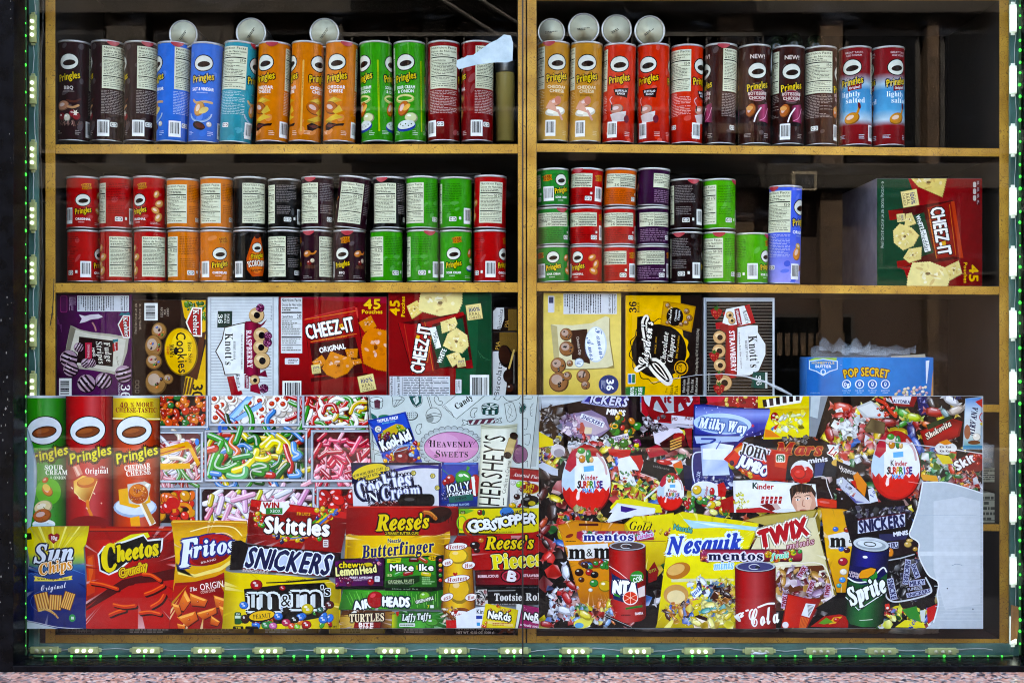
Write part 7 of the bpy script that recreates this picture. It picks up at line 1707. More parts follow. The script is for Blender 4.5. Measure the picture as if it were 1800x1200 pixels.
L.pp('d8dcd8', [(1590, 900), (1660, 905), (1640, 1110), (1570, 1110)]); L.pp('7a6a08', [(1318, 892), (1606, 950), (1580, 1112), (1278, 1112)]); L.pp('d6c41c', [(1318, 892), (1604, 950), (1572, 1110), (1280, 1104)]); L.t('NeRds', 1438, 1000, 66, 'eceee8', w=200, rot=-8, b=.06, o=[('0c1c22', 12)], jit=.05); L.pp('e0c87a', [(1340, 1045), (1560, 1075), (1556, 1100), (1330, 1070)]); L.fine('b8642a', 1380, 1060, 1540, 1090, 2, 4); clutter(L, 1330, 910, 1570, 970, ('a83a1c', 'd8821c', 'c8a01c'), 8, 10, 20, 5); clutter(L, 1290, 1050, 1330, 1100, ('d8821c', 'c84a1c'), 5, 8, 16, 6)
L.pp('4a1038', [(1640, 900), (1890, 950), (1895, 1112), (1600, 1112)]); L.pp('a01c64', [(1646, 905), (1886, 955), (1888, 1108), (1612, 1108)]); L.t('NeRds', 1752, 1012, 62, 'eceee8', w=200, rot=-8, b=.06, o=[('0c1c22', 12)], jit=.05); L.r('d8d0d4', 1730, 1050, 1870, 1072, -7); L.t('seriously strawberry', 1740, 1092, 22, 'e8d0dc', w=240, rot=-8, b=.05)
for i in range(20): L.e('d88ab0', 1660 + (i * 47) % 220, 930 + (i * 71) % 170, 3)
pl = empty('printed_film', W(495, 1103, YP), 'left half of the printed sweets film on the glass, with chip cans and candy trays', 'window film', 'printed window films')
MB().hexa([W(45, 695, YP), W(946.5, 694, YP), W(946.5, 1104, YP), W(45, 1104, YP), W(45, 695, YP + .0008), W(946.5, 694, YP + .0008), W(946.5, 1104, YP + .0008), W(45, 1104, YP + .0008)]).build('backing', M['film'], pl)
L.flat('print', YP, M['print_film'], pl)
# ---------------------------------------------------------------- printed film on the glass, right half
Q = Art(947.2, 696, 1726.8, 1103.5, 2.0)
MIXC = ('b01418', 'd8281c', 'c8a09a', 'd8b81c', 'e0cf1c', '2a7a3a', '3a78c0', '2a120c', 'c8501c', 'd8d4d8', '5a1a14', '8a1018', '3a140c')
Q.Z().r('170b0a', 946, 695, 1728, 1104)
clutter(Q, 950, 700, 1727, 1100, MIXC, 330, 9, 20, 51, 'shard')
clutter(Q, 950, 740, 1727, 1000, MIXC, 210, 9, 14, 52, 'sweet')
Q.Z(900, 680, 5.4545)
Q.pp('a3aeb2', [(250, 70), (290, 70), (225, 750), (170, 770)]); Q.pp('aebac2', [(280, 70), (740, 78), (690, 130), (560, 150), (420, 175), (285, 205)]); Q.grad([(0, '8a969e'), (.5, 'c0cad0'), (1, '9aa6ae')], [(285, 90), (735, 82), (640, 140), (290, 195)], 1)
# dark minis bag
Q.pp('1a0d10', [(285, 205), (420, 178), (700, 125), (740, 80), (1230, 80), (1235, 420), (1200, 470), (930, 470), (560, 520), (280, 480)])
Q.pp('2a1620', [(700, 130), (1100, 90), (1200, 180), (1180, 300), (900, 300), (720, 200)]); Q.pp('9aa0c8', [(660, 150), (720, 82), (1110, 82), (1095, 195), (900, 190)]); Q.pp('242a86', [(690, 140), (740, 84), (1095, 84), (1080, 180), (900, 170)])
Q.t('ICKERS', 930, 130, 80, 'c8cce8', w=360, rot=-6, b=.06, sh=.2, o=[('16184a', 8)]); Q.t('MINIS', 995, 242, 52, 'e4e4e6', w=180, rot=-6, b=.1, sh=.1)
Q.pp('8a7a98', [(450, 300), (560, 260), (760, 220), (900, 290), (940, 400), (850, 470), (700, 500), (560, 480), (470, 420)]); Q.pp('b8a8b4', [(560, 300), (700, 260), (860, 300), (920, 400), (800, 460), (640, 420)]); Q.pp('b85a4a', [(580, 330), (680, 340), (720, 440), (640, 450)]); Q.pp('d8c8a8', [(700, 380), (770, 390), (760, 450), (690, 450)]); clutter(Q, 470, 280, 640, 450, ('c8a0b8', '9a6a8a', 'e0d0d8', '6a4a6a'), 22, 16, 40, 3, 'shard')
Q.pp('dfe2ea', [(670, 250), (890, 340), (870, 390), (650, 295)]); Q.t('SNICKERS', 770, 320, 38, '2a2a78', w=210, rot=-22, b=.06, sh=.2)
clutter(Q, 290, 210, 460, 480, ('1a1416', '2a2024', '9ab0c8', '0c0a0c', '6a7a90', '181418'), 30, 20, 50, 4, 'shard')
clutter(Q, 920, 260, 1210, 440, ('c8801c', 'd8b81c', '2a8a2a', '1d6a24', 'c02a1c', '4a2410'), 22, 26, 46, 5, 'ball'); Q.ring('d8a82a', 985, 375, 26, 18, 12)
# red wafer bag
Q.pp('b01028', [(1240, 80), (1800, 80), (1800, 260), (1740, 280), (1560, 350), (1330, 330), (1240, 240)]); Q.grad([(0, 'c01a30'), (.5, '9a0e1c'), (1, '7a0a14')], [(1250, 80), (1790, 80), (1740, 330), (1330, 330)], 1)
Q.e('7a0c18', 1500, 90, 250, 170, 0, 40); Q.e('c8ccd0', 1500, 88, 238, 160, 0, 40); Q.e('aab0b4', 1500, 150, 180, 90, 0, 30)
for p in ((1360, 75, 1330, 230), (1385, 75, 1480, 240), (1345, 150, 1400, 70), (1570, 75, 1575, 240), (1600, 75, 1690, 240), (1575, 160, 1650, 70)): Q.l('8f1220', 44, *p, cap=False)
Q.t('it', 1490, 110, 76, '8f1220', w=70, b=.1); Q.t('at', 1710, 105, 76, '8f1220', w=150, b=.1)
Q.pp('d0ccd4', [(1530, 270), (1740, 290), (1740, 360), (1530, 350)]); Q.t('MO', 1560, 305, 34, '7a1018', w=50, b=.05, sh=.2); Q.t('INIS', 1690, 300, 30, '7a1018', w=70, b=.05, sh=.2)
Q.pp('b8b4c0', [(1330, 330), (1740, 370), (1730, 400), (1590, 380), (1460, 420), (1330, 400)]); Q.pp('d4ced8', [(1350, 430), (1460, 400), (1600, 390), (1640, 430), (1590, 500), (1420, 560), (1370, 540)]); clutter(Q, 1250, 280, 1460, 420, ('1a1014', 'd8d4dc', '3a1a24', '8a7a88'), 26, 14, 40, 6, 'shard')
Q.pp('5a0c10', [(1410, 540), (1560, 440), (1640, 440), (1680, 560), (1500, 630)]); Q.e('a81a1c', 1600, 480, 56, 44); Q.pp('3a0a0c', [(1410, 540), (1500, 625), (1640, 560), (1520, 500)])
for i in range(4): Q.l('d8a85a', 14, 1520, 520 + i * 26, 1620, 482 + i * 26)
Q.pp('8f1824', [(1650, 400), (1725, 390), (1720, 600), (1690, 560)]); Q.pp('a81030', [(1280, 590), (1400, 550), (1500, 640), (1320, 680)]); creases(Q, [(1240, 450), (1330, 430), (1420, 560), (1260, 640), (1200, 560)], lin('8a1028'), 14, 7, .5)
# left bits
clutter(Q, 240, 480, 450, 730, ('d8cf1c', 'c8b01c', 'c01a18', '2a2a70', 'd8d8d0', '5a3a80', 'd8c83a'), 46, 18, 46, 8, 'shard'); Q.pp('d8c41c', [(250, 420), (390, 500), (400, 560), (260, 580)])
Q.pp('b8c0cc', [(230, 750), (300, 720), (440, 790), (440, 850), (380, 840)]); Q.e('c8c4c8', 440, 610, 70, 60); Q.e('9a929a', 450, 630, 50, 40); clutter(Q, 560, 470, 940, 560, ('b8c0c8', 'd8dce0', '8a98a0', 'c01a18', '1a2a20'), 26, 20, 50, 9, 'shard')
Q.pp('e0dce0', [(920, 490), (1110, 440), (1120, 490), (940, 540)]); Q.t('haggodies', 1030, 480, 34, '2a2a6a', w=170, rot=8, b=.04); clutter(Q, 950, 500, 1220, 600, ('d8c81c', 'e0d86a', '2a7a2a', '8a2a6a', 'd8d8a8', 'c01a28', '5a8a2a'), 40, 14, 34, 10); Q.ball('3a7a2a', 1075, 540, 44)
def egg(x, y, rx, ry, rot=0, tilt=0, word=True):
    Q.T(x, y, rot, rx / 100, ry / 100)
    pts = [(100 * math.sin(t) * (1 - .13 * math.cos(t)), -100 * math.cos(t)) for t in [2 * math.pi * i / 44 for i in range(44)]]
    Q.pp('6a0c0c', [(p * 1.03 + 2, q * 1.02 + 2) for p, q in pts]); Q.pp('dfe3e6', pts)
    Q.pp('b8ccd8', [p for p in pts if p[0] < -40] if True else pts)
    Q.pp('a80f18', [p for p in pts if p[1] < -56] or pts[:3]); Q.pp('b8123a', [(-62, -78), (-40, -88), (-40, -40), (-66, -20), (-88, -30), (-78, -55)])
    Q.sp('c8a8a8', 9, 46, -72, 74, -46, 84, -16); Q.ball('d8d0c0', -18, -72, 26, 14, 10); Q.ball('3a9a3a', -20, -82, 16, 9); Q.ball('c8861c', -16, -58, 14, 12); Q.ball('2a8a4a', 10, -66, 12, 20); Q.ball('d8b06a', 22, -56, 9)
    w = [(-97 + 194 * i / 14, 34 + (9 if i % 2 else -4) - 10 * abs(i - 7) / 7) for i in range(15)]
    Q.pp('c4140c', [p for p in pts if p[1] > 36 and p[0] > 0] [:40] and w + [p for p in pts if p[1] > 32]); Q.pp('d8200f', w[2:13] + [(80, 50), (60, 78), (20, 94), (-30, 90), (-66, 70)])
    Q.pp('f0d8d0', [(-36, 36), (-26, 36), (-28, 58), (-38, 62), (-42, 54)])
    if word:
        Q.r('5ab0dc', -10, -38, 32, -22, 4)
        Q.t('K', -14, -6, 16, '1a1a1c', b=.06); Q.t('inder', 22, -5, 15, 'b8141c', w=52, b=.06)
        for i, ch in enumerate('SURPRISE'): Q.t(ch, -30 + i * 13, 16, 20, ('1a1a20', '8a1a1c', 'c82a1c', 'd8a01c', '3a8a2a', '2a6ab8', 'b8285a', '3a2a80')[i], rot=(i % 3 - 1) * 8, b=.1)
        Q.t('MAXI', 8, 33, 13, '3a9ad0', b=.08)
    Q.T()
Q.pp('c0140f', [(920, 590), (1145, 600), (1120, 670), (1100, 720), (930, 640)]); Q.pp('dfe3e4', [(1000, 690), (1130, 660), (1260, 700), (1250, 800), (1150, 790), (1180, 900), (1230, 980), (1040, 880)]); Q.pp('c01a14', [(1130, 660), (1240, 650), (1260, 720), (1230, 820), (1190, 740)]); clutter(Q, 900, 680, 1010, 830, ('2a6ad0', 'e8a81c', 'c01a18', '2a8a4a', 'd8d8e0'), 26, 14, 36, 11, 'shard'); clutter(Q, 960, 810, 1240, 980, ('e0e2e2', 'd8dcd8', '3a8a3a', 'c02a1c', 'd8b81c'), 30, 10, 26, 12, 'shard')
Q.pp('0e0b0c', [(1280, 690), (1600, 780), (1560, 860), (1400, 870), (1230, 820)]); Q.t('toblerone', 1430, 770, 22, '8a8a8a', w=160, rot=-12); Q.l('d8d8d8', 6, 1230, 825, 1390, 880); Q.ball('c0201a', 1460, 720, 80, 26, -8); Q.pp('d86a1c', [(1540, 740), (1620, 700), (1640, 770), (1580, 830)]); Q.pp('3a9a4a', [(1560, 770), (1640, 780), (1600, 840)])
Q.pp('0f1240', [(1640, 740), (1740, 760), (1740, 1000), (1660, 980)]); clutter(Q, 940, 920, 1430, 1080, ('d8c81c', 'c01a14', 'd8501c', 'e0d83a', '2a8a2a', '1a1a1a', 'd8d81c'), 60, 20, 60, 13, 'shard'); Q.l('d8d8d8', 18, 1270, 1070, 1400, 960)
egg(710, 880, 232, 330); egg(1520, 1000, 128, 180, -4)
Q.pp('d8cf1c', [(1000, 1080), (1110, 1060), (1420, 1130), (1440, 1200), (960, 1200), (940, 1150)]); Q.pp('d4d6dc', [(930, 1200), (1010, 1110), (1370, 1160), (1360, 1200)]); Q.pp('3a2a8a', [(1040, 1135), (1200, 1165), (1110, 1200), (1050, 1200)]); Q.t('Alpina', 1110, 1165, 24, 'e0e0ec', w=100, rot=-8, f='I')
# ---- middle of the film
Q.Z(1180, 680, 5.4545)
Q.pp('a01024', [(330, 85), (830, 85), (830, 205), (360, 170)]); clutter(Q, 520, 90, 830, 190, ('c82a1c', '8a0c18', 'd8b85a', 'b01824'), 24, 12, 26, 3); Q.pp('c81c3a', [(340, 90), (520, 88), (480, 140), (350, 150)])
Q.pp('1c2470', [(215, 165), (340, 165), (600, 200), (950, 205), (950, 380), (870, 460), (720, 480), (640, 560), (510, 700), (600, 830), (580, 980), (200, 960)])
Q.grad([(0, '2a3a9a'), (.3, '8a9cd8'), (.6, '3a4aa8'), (1, '2a348a')], [(225, 175), (600, 210), (945, 215), (940, 380), (720, 470), (230, 450)], 1)
for i in range(60): Q.e('c8d0f0', 240 + (i * 97) % 690, 190 + (i * 53) % 780, 4 + i % 3)
Q.e('4a5ab0', 490, 355, 285, 108, -3, 40); Q.e('b8d0e8', 490, 350, 278, 100, -3, 40); Q.e('7a9cc8', 490, 365, 240, 74, -3, 36); Q.t('Milky Way', 495, 365, 100, 'e0e8ee', w=450, rot=-7, f='I', b=.06, o=[('3a68a8', 12)]); Q.star('c83a4a', 780, 370, 22, 8, 8)
Q.pp('a8bcdc', [(220, 470), (700, 470), (640, 520), (240, 540)]); Q.pp(['8aa0d0', 'd8e2f0', 'e8eef4', '9ab0dc', 'c8d8ec', 'b8c8e4'], [(280, 560), (420, 530), (600, 560), (540, 720), (560, 840), (300, 850)]); Q.pp('dce4f0', [(300, 590), (560, 590), (520, 700), (300, 690)]); Q.sp('c8d0e8', 12, 290, 620, 215, 640, 200, 760, 215, 880, 240, 930); Q.t('Milk', 255, 860, 34, 'c8d8f0', rot=80, w=110, f='I'); Q.sp('2a48a0', 18, 290, 495, 420, 500, 380, 530); Q.sp('2a48a0', 10, 430, 590, 470, 520); clutter(Q, 240, 860, 580, 970, ('1a2468', '2a3a90', 'c8d0e8', '141a50'), 26, 16, 40, 4, 'shard')
Q.pp('d8c41c', [(830, 85), (1320, 85), (1320, 500), (880, 500), (900, 380), (950, 240), (940, 200), (830, 200)]); Q.grad([(0, 'c8a81c'), (.5, 'e8dc1c'), (1, 'd8c81c')], [(950, 210), (1315, 200), (1318, 500), (890, 490)], 1); Q.pp('e8e4dc', [(870, 130), (1270, 50), (1240, 150), (900, 200)])
for i in range(6): Q.l('241410' if i % 2 == 0 else '4a3a3a', 38, 900 + i * 62, 190 - i * 12, 890 + i * 64, 120 - i * 12, cap=False)
Q.ball('a8141a', 990, 290, 40, 50); Q.t('m', 985, 310, 36, 'e8e0dc', f='S'); clutter(Q, 990, 240, 1280, 440, ('e8e84a', 'dce0a8', 'e8d81c', 'd8d8c8'), 30, 16, 40, 5, 'shard'); Q.pp('e0841c', [(890, 480), (900, 400), (960, 420), (1050, 480)]); Q.pp('c8341c', [(960, 390), (1030, 350), (1000, 410)]); Q.pp('3a70b8', [(950, 400), (990, 370), (970, 420)])
Q.pp('8a9298', [(1322, 85), (1500, 85), (1400, 480), (1322, 470)]); Q.pp('b8c2c4', [(1340, 90), (1430, 88), (1400, 300), (1330, 280)]); Q.pp('120d0e', [(1500, 85), (1555, 85), (1480, 400), (1420, 500), (1380, 490)])
Q.pp('14202a', [(700, 500), (960, 500), (1280, 480), (1500, 540), (1520, 640), (1600, 760), (1560, 860), (1420, 860), (1340, 900), (930, 880)]); Q.pp('2a1710', [(960, 510), (1300, 490), (1480, 560), (1500, 700), (1380, 830), (1140, 800)]); clutter(Q, 1060, 480, 1300, 530, ('a8906a', 'd8c8a8', '4a3424', '1a1210'), 14, 20, 44, 6, 'shard'); Q.pp('3a4a78', [(1380, 700), (1480, 690), (1440, 860), (1370, 850)])
Q.t('Mars', 1225, 590, 110, 'a81c1c', w=440, rot=-1, f='I', b=.08, o=[('1a0a06', 16), ('c8803a', 7)]); Q.t('minis', 1400, 695, 48, 'd8d8dc', w=190, rot=6, b=.08, o=[('2a1a1a', 6)])
Q.pp('c02a14', [(500, 690), (660, 530), (930, 590), (1120, 620), (1090, 900), (860, 890), (760, 880)]); Q.pp('d8381c', [(540, 690), (670, 560), (900, 600), (920, 860), (780, 850)]); Q.pp('d88a2a', [(600, 600), (690, 545), (720, 570), (640, 640)]); clutter(Q, 680, 760, 820, 870, ('e0b83a', 'd8781c', 'e8d06a', 'c83a1c'), 20, 16, 32, 7); Q.e('4a1a3a', 580, 725, 22, 26)
Q.t('JOHN', 800, 620, 100, '2a1c24', w=270, rot=-16, f='S', b=.05, o=[('d8dce4', 12)]); Q.t('JUMBO', 790, 755, 100, 'e4e6ea', w=290, rot=-24, b=.1, o=[('2a2a70', 12)])
Q.pp('b01c14', [(910, 650), (1120, 640), (1090, 905), (920, 880)]); Q.pp('d04a2a', [(990, 635), (1125, 645), (1095, 780), (990, 760)]); Q.rr('e8e0d0', 1000, 640, 1090, 722, 16); Q.rr('1d6a3a', 1006, 648, 1084, 714, 20); Q.t('tic', 1044, 668, 28, 'e8efe6', b=.06); Q.t('tac', 1044, 696, 28, 'e8efe6', b=.06)
Q.T(1250, 790, 0); Q.e('d8dce0', 0, 20, 110, 110); Q.pp('c41a12', [(-105, 0), (-60, -40), (0, -44), (20, -20), (60, -30), (104, 10), (106, 60), (70, 115), (0, 135), (-70, 110), (-108, 50)]); Q.ball('d82a1c', -20, 40, 60, 50, 0, .1); Q.pp('f0d8d0', [(20, -20), (50, -10), (30, 10)]); Q.T()
Q.pp('d8d8dc', [(1490, 550), (1600, 560), (1720, 730), (1700, 760), (1560, 720)]); Q.t('Lu', 1560, 620, 80, 'b01c1c', w=90, rot=-30, f='I', b=.04, o=[('eeeae6', 10)]); Q.e('d8b05a', 1590, 720, 56, 34, 10)
# kids' chocolate box
Q.pp('2a1414', [(1330, 870), (1500, 880), (1560, 1060), (1380, 1120)]); Q.sp('d8d8dc', 8, 1370, 860, 1470, 860, 1495, 940, 1540, 1060)
Q.pp('a83a14', [(1340, 1080), (1440, 1060), (1640, 1100), (1715, 1140), (1640, 1180), (1400, 1150)]); Q.ball('d03a14', 1520, 1120, 180, 50, -8, .15); Q.l('2a0c06', 5, 1360, 1130, 1560, 1160, 1700, 1145)
Q.pp('d8dcdc', [(590, 895), (760, 890), (1380, 930), (1400, 1140), (1160, 1200), (600, 1200)]); Q.pp('e4e6e4', [(610, 905), (1370, 940), (1380, 1150), (620, 1190)]); Q.t('K', 800, 942, 56, '1d4a44', b=.08); Q.t('inder', 900, 950, 52, 'b8141c', w=160, b=.06)
for i in range(5): Q.r('b01c20', 860 + i * 42, 1045, 888 + i * 42, 1115, -10); Q.l('e8e4e0', 5, 864 + i * 42, 1080, 884 + i * 42, 1075)
Q.pp('7a1a1c', [(850, 1130), (920, 1110), (1040, 1150), (960, 1190)]); Q.pp('c8b0a8', [(960, 1120), (1010, 1110), (1050, 1160), (1000, 1180)]); clutter(Q, 630, 1010, 760, 1170, ('d8d81c', 'd8dc8a', 'e0dc5a'), 26, 10, 24, 8, 'shard'); Q.pp('b8242a', [(620, 1170), (850, 1150), (1000, 1200), (620, 1200)])
# the printed boy's face, cropped by the bags in front
Q.pp('d0a088', [(1150, 1000), (1200, 960), (1330, 970), (1370, 1040), (1390, 1140), (1330, 1200), (1200, 1200), (1150, 1110)]); Q.pp('e0b8a0', [(1180, 1020), (1300, 1000), (1350, 1080), (1320, 1180), (1210, 1190)]); Q.pp('3a2418', [(1130, 980), (1160, 940), (1240, 920), (1340, 940), (1385, 1010), (1380, 1060), (1340, 1000), (1270, 1010), (1200, 1000), (1160, 1060), (1150, 1120)])
for i in range(9): Q.sp(('5a3a24', '2a180e')[i % 2], 8, 1150 + i * 24, 950 - (i % 3) * 8, 1160 + i * 22, 985, 1158 + i * 21, 1030 - i * 3)
for x, y in ((1210, 1078), (1305, 1065)): Q.e('e8e4e0', x, y, 19, 10, 6); Q.e('3a2a20', x, y, 8, 9); Q.sp('4a2e1c', 7, x - 28, y - 22, x, y - 32, x + 28, y - 24)
Q.sp('b07a64', 8, 1262, 1080, 1254, 1130, 1276, 1140); Q.e('a85a50', 1262, 1178, 36, 9)
Q.e('dcdfe2', 330, 985, 140, 85, -5); Q.e('b8c8d4', 300, 1020, 110, 50); Q.pp('c01a18', [(440, 930), (500, 910), (530, 980), (510, 1060), (450, 1050)]); Q.ball('d8b82a', 245, 985, 46); Q.ball('c02a28', 390, 1000, 26, 40); Q.ball('3a8a2a', 395, 1050, 40, 22); Q.t('Kinder', 332, 1000, 26, 'b81a1c', rot=80, b=.05)
clutter(Q, 120, 1060, 600, 1200, ('b81c1c', '5a3a90', 'd8b81c', '3a8a3a', 'd8d4d8', 'c02a18', 'e0dc8a'), 56, 20, 46, 9); Q.pp('a81410', [(470, 1080), (590, 1040), (600, 1200), (490, 1200)])
Q.t('Sticks', 500, 1196, 30, '2a5a1c', rot=20, b=.06)
# ---- right third
Q.Z(1470, 680, 5.4545)
Q.pp('b8bcbc', [(190, 190), (330, 130), (430, 200), (510, 290), (400, 300), (260, 290)]); Q.pp('d0d4d2', [(210, 200), (340, 150), (480, 280), (300, 280)]); Q.pp('2a100c', [(355, 110), (400, 90), (620, 200), (590, 330), (540, 290)]); Q.sp('c83a1c', 30, 390, 120, 470, 160, 520, 230, 570, 280); clutter(Q, 380, 95, 580, 280, ('c83a1c', '4a140c', 'd85a2a'), 16, 12, 26, 3)
Q.pp('8f1018', [(500, 90), (780, 90), (740, 190), (560, 180)]); Q.pp('d8d8dc', [(530, 95), (720, 90), (700, 165), (550, 155)]); Q.t('ALYONKA', 625, 138, 32, '2a2a68', w=160, rot=-4, b=.06)
Q.pp('1c1c60', [(770, 90), (870, 90), (890, 260), (800, 270)]); clutter(Q, 780, 100, 880, 250, ('2a2a80', '8a90d0', '14143a'), 12, 12, 24, 4, 'shard')
for c, x, y, s_, r in (('4aa83a', 650, 260, 70, 30), ('b8c81c', 740, 290, 70, 10), ('2a9a2a', 640, 350, 46, -30), ('b8281c', 940, 240, 80, 10), ('d8d8d8', 1100, 130, 70, 30), ('c8b8a8', 1150, 220, 70, -20), ('a01418', 500, 340, 70, 0), ('2a2a78', 720, 430, 70, 80), ('d84a2a', 60, 200, 90, 10), ('3a8ad0', 790, 590, 60, 40), ('c01a18', 150, 290, 60, 60), ('d8701c', 870, 360, 50, 20), ('8aa8a8', 1040, 250, 50, 50)): sweet(Q, c, x, y, s_, r, random.Random(x))
Q.t('NIK', 1160, 105, 30, '2a3a70', w=90, rot=10, b=.05)
Q.pp('6a5a3a', [(270, 390), (330, 300), (470, 340), (460, 450), (280, 430)]); Q.grad([(0, '8a7a52'), (.5, '5a4a30'), (1, '7a6a48')], [(290, 390), (340, 310), (460, 350), (450, 440)], 0)
clutter(Q, 0, 250, 260, 480, ('d8dcdc', 'e0e2e0', 'c8d0d0', 'c02a24', '4a9a3a', 'd8d8d0'), 40, 24, 60, 5, 'shard'); clutter(Q, 0, 480, 340, 700, ('d8b81c', 'c8301c', 'd8d8dc', '8a5a2a', 'e0c83a', 'c84a3a'), 34, 24, 60, 6, 'shard')
Q.pp('8f1410', [(800, 420), (1110, 300), (1210, 330), (1180, 470), (860, 600)]); Q.grad([(0, '6a0c0c'), (.4, 'b8201c'), (1, '8a1210')], [(820, 430), (1110, 310), (1190, 350), (1160, 460), (880, 570)], 1); Q.t('Shokovita', 975, 410, 56, 'e8dccc', w=270, rot=30, f='I', b=.04, o=[('3a0808', 8)]); Q.pp('143a1c', [(860, 360), (1100, 270), (1120, 300), (880, 410)])
Q.pp('9cb0bc', [(1235, 110), (1400, 90), (1400, 590), (1210, 600)]); Q.grad([(0, '3a8ac8'), (.3, 'c8d4da'), (.7, 'd8dcd8'), (1, '3a9a9a')], [(1240, 110), (1385, 100), (1380, 560), (1222, 590)], 1); Q.t('NIRVANA', 1310, 330, 56, '1a2450', w=270, rot=82, f='I', b=.06); Q.e('a86a4a', 1255, 430, 30, 70); Q.ball('e8e0d0', 1345, 480, 40); Q.e('7a4a24', 1320, 530, 60, 20); Q.r('2a8aa8', 1215, 560, 1400, 596); Q.pp('c02a28', [(1330, 140), (1400, 110), (1400, 200)])
Q.ring('c83a3a', 1400, 290, 26, 40, 10); Q.pp('c8b01c', [(1370, 350), (1410, 330), (1410, 380)])
Q.e('d8d8d4', 1050, 585, 105, 60); Q.pp('d88a1c', [(980, 530), (1060, 500), (1110, 540), (1040, 556)]); Q.t('Kit Kat', 1045, 572, 22, '4a1a3a', w=110, b=.08); Q.t('Kit Kat', 1045, 612, 22, '4a1a3a', w=110, b=.08); sweet(Q, '2a60b8', 760, 560, 90, 60, random.Random(2))
Q.pp('8a1a10', [(1120, 730), (1290, 620), (1400, 640), (1400, 800), (1190, 830)]); Q.t('Skit', 1225, 715, 86, 'e8e4e4', w=200, rot=30, b=.09, o=[('4a0c0c', 8)]); clutter(Q, 1320, 650, 1400, 740, ('c82a1c', 'd8a01c', 'd85a1c'), 8, 14, 24, 7)
clutter(Q, 790, 640, 1120, 880, ('2a7a4a', '8ab83a', '1d5a34', 'd8c41c', 'd8dcd8', '3a9a6a', 'd84a1c'), 44, 24, 60, 8, 'shard'); Q.pp('d8c42a', [(950, 640), (1080, 660), (1120, 730), (1020, 740)]); Q.pp('d8a02a', [(800, 830), (960, 850), (980, 910), (830, 890)]); clutter(Q, 1080, 820, 1400, 990, ('b01c18', '8a1010', 'd83a2a', '2a7a3a', 'd8701c', 'c8c8d0', '3a0c0c'), 46, 24, 56, 9, 'shard')
Q.pp('22120e', [(0, 700), (190, 780), (330, 1000), (400, 1100), (640, 1080), (690, 1200), (0, 1200)]); Q.t('Чудесни', 110, 800, 40, 'd8d4d0', w=190, rot=-20, f='', b=.05); Q.pp('c0c4d0', [(0, 880), (60, 860), (330, 1110), (200, 1120), (0, 930)]); Q.pp('5a5a98', [(60, 980), (200, 1090), (270, 1100), (180, 1110)]); clutter(Q, 10, 880, 220, 1080, ('d8dcd8', '3a3a58', '5a8a6a', 'c83a2a', 'b8bcd0'), 22, 12, 34, 10, 'shard'); Q.pp('d8881c', [(160, 850), (200, 810), (290, 930), (270, 1050), (190, 960)]); Q.pp('c01c18', [(130, 900), (180, 890), (200, 980)]); Q.pp('d0d4dc', [(300, 980), (350, 960), (400, 1090), (320, 1110)]); Q.t('Lu', 345, 1020, 40, '2a4a9a', rot=70, f='I')
egg(566, 745, 232, 330); Q.l('c8c8cc', 9, 370, 500, 700, 545, 960, 575); Q.l('d0d0d4', 9, 1150, 600, 1410, 640); Q.l('d8a0a0', 5, 690, 905, 850, 930)
# ---- lower left of the right half
Q.Z(900, 880, 5)
clutter(Q, 420, 60, 830, 170, ('c81c14', '2a6a3a', 'd8b81c', '2a4a90', 'c83a1c', '8a8a1c'), 40, 14, 36, 11, 'shard'); Q.pp('d8dce2', [(835, 170), (930, 30), (1260, 70), (1250, 110), (1000, 150), (850, 190)]); Q.pp('3a1a80', [(955, 40), (1100, 70), (1000, 100), (955, 90)])
b = [(400, 215), (560, 165), (770, 185), (985, 200), (1010, 400), (900, 880), (830, 945), (700, 930), (600, 890), (520, 600), (440, 330)]
Q.pp('b8760c', b); Q.grad([(0, 'c8860c'), (.3, 'dc981c'), (.7, 'd08a14'), (1, 'a8640a')], [(410, 225), (560, 180), (980, 210), (1000, 400), (890, 870), (700, 920), (610, 880), (530, 600)], 1); creases(Q, b, lin('d0901a'), 20, 12, .3); Q.rr('5a1a10', 585, 195, 760, 218, 10); Q.fine('5a3208', 470, 345, 560, 360, 1)
Q.e('8a2a10', 505, 305, 36, 16, 20)
Q.pp('d8d8d4', [(470, 390), (840, 370), (850, 505), (690, 520), (540, 490)]); Q.t('m', 570, 445, 120, '14100c', w=150, f='S', b=.06, o=[('d8d8d4', 14)]); Q.t('&', 680, 450, 70, '14100c', w=60, f='S', o=[('d8d8d4', 8)]); Q.t('m', 790, 440, 130, '14100c', w=150, f='S', b=.06, o=[('d8d8d4', 14)])
Q.e('8a4a10', 720, 545, 140, 46); clutter(Q, 600, 535, 840, 590, ('3a1a10', '2a8a3a', '2a70c0', 'a8141a', '4a2414', '2a8a3a'), 18, 22, 34, 13)
for x, y, c, r in ((590, 625, '3a160c', 40), (680, 625, 'a8141a', 36), (725, 645, '1a100c', 36), (720, 720, '2a8a3a', 40), (820, 745, 'c8a81c', 62), (690, 780, 'd8d4c8', 20), (610, 690, '5a2a14', 28)): Q.ball(c, x, y, r, r * .85)
